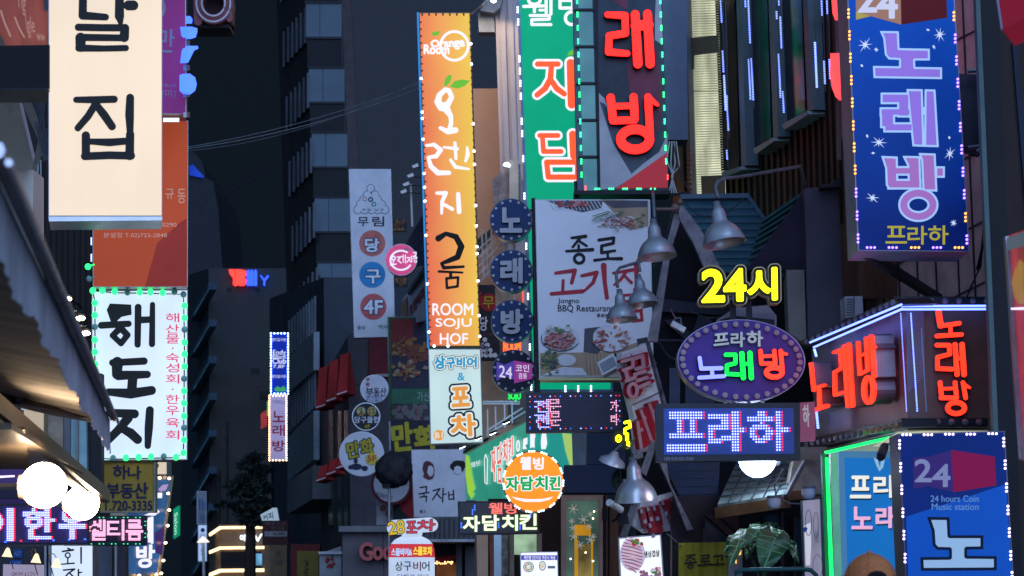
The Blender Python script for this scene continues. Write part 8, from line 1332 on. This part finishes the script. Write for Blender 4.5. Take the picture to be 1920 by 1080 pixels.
# blue banner and green neon line
s = Sheet(1620, 950, 21.0); t = thing('shop_banner', 'bright blue shop banner with white and pink shadowed block syllables', 'banner', s.at(1620, 1120)); m = MB(); m.flat(s, [(1572, 846), (1730, 846), (1740, 1160), (1582, 1160)], [[0, 1, 2, 3]], 0, .05); obj('sheet', m, emis('azure_sheet', '#1a74c8', .82, .14, .8), t); m = MB(); m.flat(s, [(1572, 846), (1583, 846), (1591, 1160), (1582, 1160)], [[0, 1, 2, 3]], .01, .005); m.flat(s, [(1583, 846), (1730, 846), (1730, 860), (1583, 858)], [[0, 1, 2, 3]], .01, .005); obj('steel_blue_border', m, emis('steel_blue_border', '#4f86b8', .7), t)
for off, dx, dy, mts in ((.014, 1.5, 3, None), (.022, 0, 0, 1)):
    for ch, q, mt in (('프', (1595, 893, 1632, 933), 'w'), ('라', (1639, 892, 1680, 932), 'w'), ('노', (1598, 951, 1635, 991), 'p'), ('래', (1643, 950, 1682, 991), 'p')):
        m = MB(); m.text(s, ch, (q[0] + dx, q[1] + dy, q[2] + dx, q[3] + dy), off, .004, .045); obj('syllable' if mts else 'syllable_shadow', m, (emis('cream_syllable', '#f2ece4', .95) if mt == 'w' else emis('blush_syllable', '#eab0d8', .95)) if mts else mat('navy_drop_print', (.03, .08, .18)), t)
m = MB(); m.poly(s, [(1638, 858), (1646, 862), (1650, 878), (1652, 862), (1660, 858), (1656, 876), (1649, 884), (1643, 872)], .016, .003); obj('splash_print', m, emis('splash_print', '#9ac4e4', .8), t)
t = thing('white_post', 'white metal door post beside the blue banner', 'post', P3(1570, 1130, 20.8)); s2 = Sheet(1565, 960, 20.8); m = MB(); m.flat(s2, [(1557, 848), (1571, 846), (1582, 1160), (1566, 1160)], [[0, 1, 2, 3]], 0, .1); obj('post', m, mat('white_post_paint', (.60, .66, .66), .4), t)
t = thing('neon_tube', 'green neon line running down beside the blue banner and along the box underside', 'neon tube', P3(1560, 1130, 20.6)); s2 = Sheet(1555, 960, 20.6); GN = emis('green_neon_line', '#20f07c', 1.5); m = MB(); m.flat(s2, [(1548.5, 858), (1553.5, 858), (1566, 1160), (1560, 1160)], [[0, 1, 2, 3]], 0, .05); m.flat(s2, [(1547, 846), (1668, 818), (1668, 823.5), (1549, 851)], [[0, 1, 2, 3]], 0, .05); obj('tube', m, GN, t); m = MB(); m.flat(s2, [(1541, 850), (1548, 850), (1560, 1160), (1550, 1160)], [[0, 1, 2, 3]], -.06, .1); obj('channel', m, mat('teal_channel', (.05, .16, .13)), t)
s2 = Sheet(1540, 890, 22); m = MB(); m.poly(s2, [(1492, 838), (1550, 838), (1556, 930), (1488, 920), (1480, 905)], 0, .3); obj('shop_fascia', m, mat('worn_beige_fascia', (.20, .17, .15), .7, 0, .35, 4), None, label='worn beige fascia panel left of the green neon line', cat='fascia')
s2 = Sheet(1640, 830, 21.6); m = MB(); m.poly(s2, [(1570, 842), (1690, 812), (1690, 846), (1570, 848)], 0, .05); obj('ceiling_panel', m, emis('cool_ceiling_panel', '#9fb6a8', .6, .3, 2), None, label='pale lit ceiling strip above the blue banner', cat='ceiling panel')
c = P3(1655, 846, 18.6); t = thing('cctv_camera', 'dark cylindrical camera hanging before the top of the blue banner', 'camera', c); m = MB(); A, Bq = P3(1659, 836, 18.6), P3(1651, 858, 18.4); m.tube([A, A.lerp(Bq, .1), A.lerp(Bq, .9), Bq], [.028, .034, .036, .03], 14); obj('body', m, mat('dark_camera_case', (.03, .03, .035), .4), t); m = MB(); m.tube([A, P3(1664, 833, 18.6), P3(1676, 833, 18.4)], .012, 6); obj('arm', m, GREYM, t)
# lower blue coin karaoke sign
s = Sheet(1790, 950, 17.2); t = lightbox('coin_karaoke_sign', 'lower navy to blue karaoke sign with hour text, purple badge and white LEDs', 'sign', s, [(1685, 813), (1884, 808), (1906, 1170), (1702, 1170)], .45, emis('navy_lit_sheet', '#062678', .75, .12), cab=mat('violet_grey_cabinet', (.16, .15, .20), .5, .2), frame=2)
m = MB(); m.poly(s, [(1699, 969), (1886, 908), (1904, 1168), (1706, 1168)], .012, .003); obj('blue_field', m, emis('blue_field_sheet', '#0a4cb4', .85, .1), t)
m = MB(); m.poly(s, [(1712, 858), (1740, 857), (1784, 844), (1788, 923), (1740, 912), (1712, 917)], .015, .003); obj('purple_badge', m, emis('plum_badge', '#3c2a7c', .6), t); m = MB(); m.poly(s, [(1784, 844), (1865, 856), (1868, 910), (1788, 923)], .015, .003); obj('magenta_badge', m, emis('deep_magenta_badge', '#7c0c48', .8), t)
m = MB(); m.text(s, '2', (1716, 862, 1746, 903), .02, .003, .04); m.text(s, '4', (1749, 871, 1781, 912), .02, .003, .04); obj('number_lettering', m, emis('dim_lilac_number', '#8088b8', .75), t); m = MB(); m.text(s, '24 hours Coin', (1745, 929, 1835, 941), .018, .002, .02); m.text(s, 'Music station', (1747, 944, 1835, 956), .018, .002, .02); obj('small_lettering', m, emis('dim_blue_letters', '#5c88c8', .8), t)
NO2 = [T4([(1195, 638), (1360, 640), (1366, 776), (1614, 776), (1614, 878), (1492, 880), (1492, 930), (1714, 932), (1715, 1036), (1150, 1040), (1144, 940), (1360, 938), (1360, 884), (1268, 882), (1238, 850), (1230, 740)], 810)]
m = MB(); m.loops(s, sdf_loops([], None, NO2, .3, .8), .018, .003); o = obj('syllable_outline', m, emis('ink_outline', '#061436', .6), t); m = MB(); m.loops(s, sdf_loops([], None, NO2, -5.2, .8), .024, .003); obj('syllable', m, emis('powder_blue_syllable', '#8fb4dc', .85), o)
WV = emis('white_violet_led', '#e0ccff', 3.2); led_row(t, s, [(1686 + (y - 815) * .048, y) for y in (833, 876, 918, 961, 1003, 1046)] + [(1881 + (y - 815) * .062, y) for y in (829, 871, 914, 956, 998, 1041, 1080)], WV, spacing=7, n=3, r=2.4); led_row(t, s, [(1700, 815), (1740, 815), (1780, 814), (1820, 814), (1861, 813)], WV, spacing=7, dirv=(1, 0), n=3, r=2.4)
# passer-by seen from behind, only the cap reaches into the picture
C0 = P3(1632, 1086, 10.0); hd = Vector((C0.x, C0.y, C0.z)); me = bpy.data.meshes.new('person'); gz = hd.z; sk = [((0, 0, .95), .15), ((0, 0, 1.15), .15), ((0, .01, 1.38), .17), ((0, .01, 1.5), .065), ((0, -.01, 1.58), .075), ((0, -.01, 1.68), .095), ((-.2, .01, 1.42), .075), ((-.26, .02, 1.15), .05), ((-.25, -.08, .92), .038), ((.2, .01, 1.42), .075), ((.26, .02, 1.15), .05), ((.25, -.08, .92), .038), ((-.1, 0, .88), .1), ((-.11, .02, .5), .075), ((-.11, .05, .09), .05), ((-.11, -.1, .05), .045), ((.1, 0, .88), .1), ((.11, -.04, .5), .075), ((.11, .03, .09), .05), ((.11, -.12, .05), .045)]
dz = gz - 1.70; me.from_pydata([(x, y, z + (dz if z > 1.45 else dz * z / 1.5)) for (x, y, z), r in sk], [(0, 1), (1, 2), (2, 3), (3, 4), (4, 5), (2, 6), (6, 7), (7, 8), (2, 9), (9, 10), (10, 11), (0, 12), (12, 13), (13, 14), (14, 15), (0, 16), (16, 17), (17, 18), (18, 19)], []); me.materials.append(mat('dark_jacket_cloth', (.03, .03, .035), .8))
po = bpy.data.objects.new('person', me); COL.objects.link(po); po.location = (C0.x, C0.y, 0); sm = po.modifiers.new('skin', 'SKIN')
for v, (_, r) in zip(me.skin_vertices[0].data, sk): v.radius = (r, r)
me.skin_vertices[0].data[0].use_root = True; sm.use_smooth_shade = True; ss = po.modifiers.new('round', 'SUBSURF'); ss.levels = 2; ss.render_levels = 2
po['label'] = 'passer-by in a rust brown cap at the lower edge, seen from behind'; po['category'] = 'person'; ORG['person'] = Vector((C0.x, C0.y, 0))
CAPM = mat('rust_brown_cap_cloth', (.58, .20, .075), .85, 0, .15, 9, bump=.5); m = MB(); N, K = 36, 10; vs = []; cc = Vector((C0.x, C0.y, gz - .01))
for i in range(K + 1):
    th = math.pi / 2 * i / K
    for k in range(N): a = 2 * math.pi * k / N; r = .108 * (1 + .012 * math.cos(6 * a)); vs.append(cc + Vector((r * math.sin(th) * math.cos(a), r * 1.12 * math.sin(th) * math.sin(a), .116 * math.cos(th) - (.03 if i == K else 0))))
m.add(vs, [[i * N + k, i * N + (k + 1) % N, (i + 1) * N + (k + 1) % N, (i + 1) * N + k] for i in range(K) for k in range(N)]); m.ball(cc + Vector((0, 0, .117)), .011, 10); [m.tube([cc + Vector((.1085 * math.sin(q) * math.cos(a), .1215 * math.sin(q) * math.sin(a), .1165 * math.cos(q))) for q in np.linspace(0, 1.5, 9)], .0016, 5) for a in np.arange(6) * 1.0472 + .3]; cap = obj('cap', m, CAPM, po, True)
m = MB(); vs = []
for i in range(9):
    a = math.pi * .70 + i * math.pi * .46 / 8
    for r in (.10, .14, .165): vs.append(cc + Vector((r * math.cos(a) - .008, r * .8 * math.sin(a), .030 - (r - .1) * .25)))
m.add(vs + [v + Vector((0, 0, -.006)) for v in vs], [[i * 3 + j, i * 3 + j + 1, i * 3 + j + 4, i * 3 + j + 3] for i in range(8) for j in range(2)] + [[27 + i * 3 + j + 3, 27 + i * 3 + j + 4, 27 + i * 3 + j + 1, 27 + i * 3 + j] for i in range(8) for j in range(2)]); obj('brim', m, CAPM, cap, True)
m = MB(); m.ball(cc + Vector((0.02, -.02, -.03)), .104, 24, (1, 1.05, .8)); obj('hair', m, mat('black_hair', (.012, .010, .010), .5), po, True); m = MB(); m.poly(Sheet(1650, 1078, 9.86, yaw=25), [(1628, 1079), (1633, 1073), (1643, 1070), (1654, 1071), (1662, 1077), (1664, 1092), (1628, 1092)], 0, .004); obj('strap_opening', m, mat('black_hair', (.012, .010, .010), .5), cap)
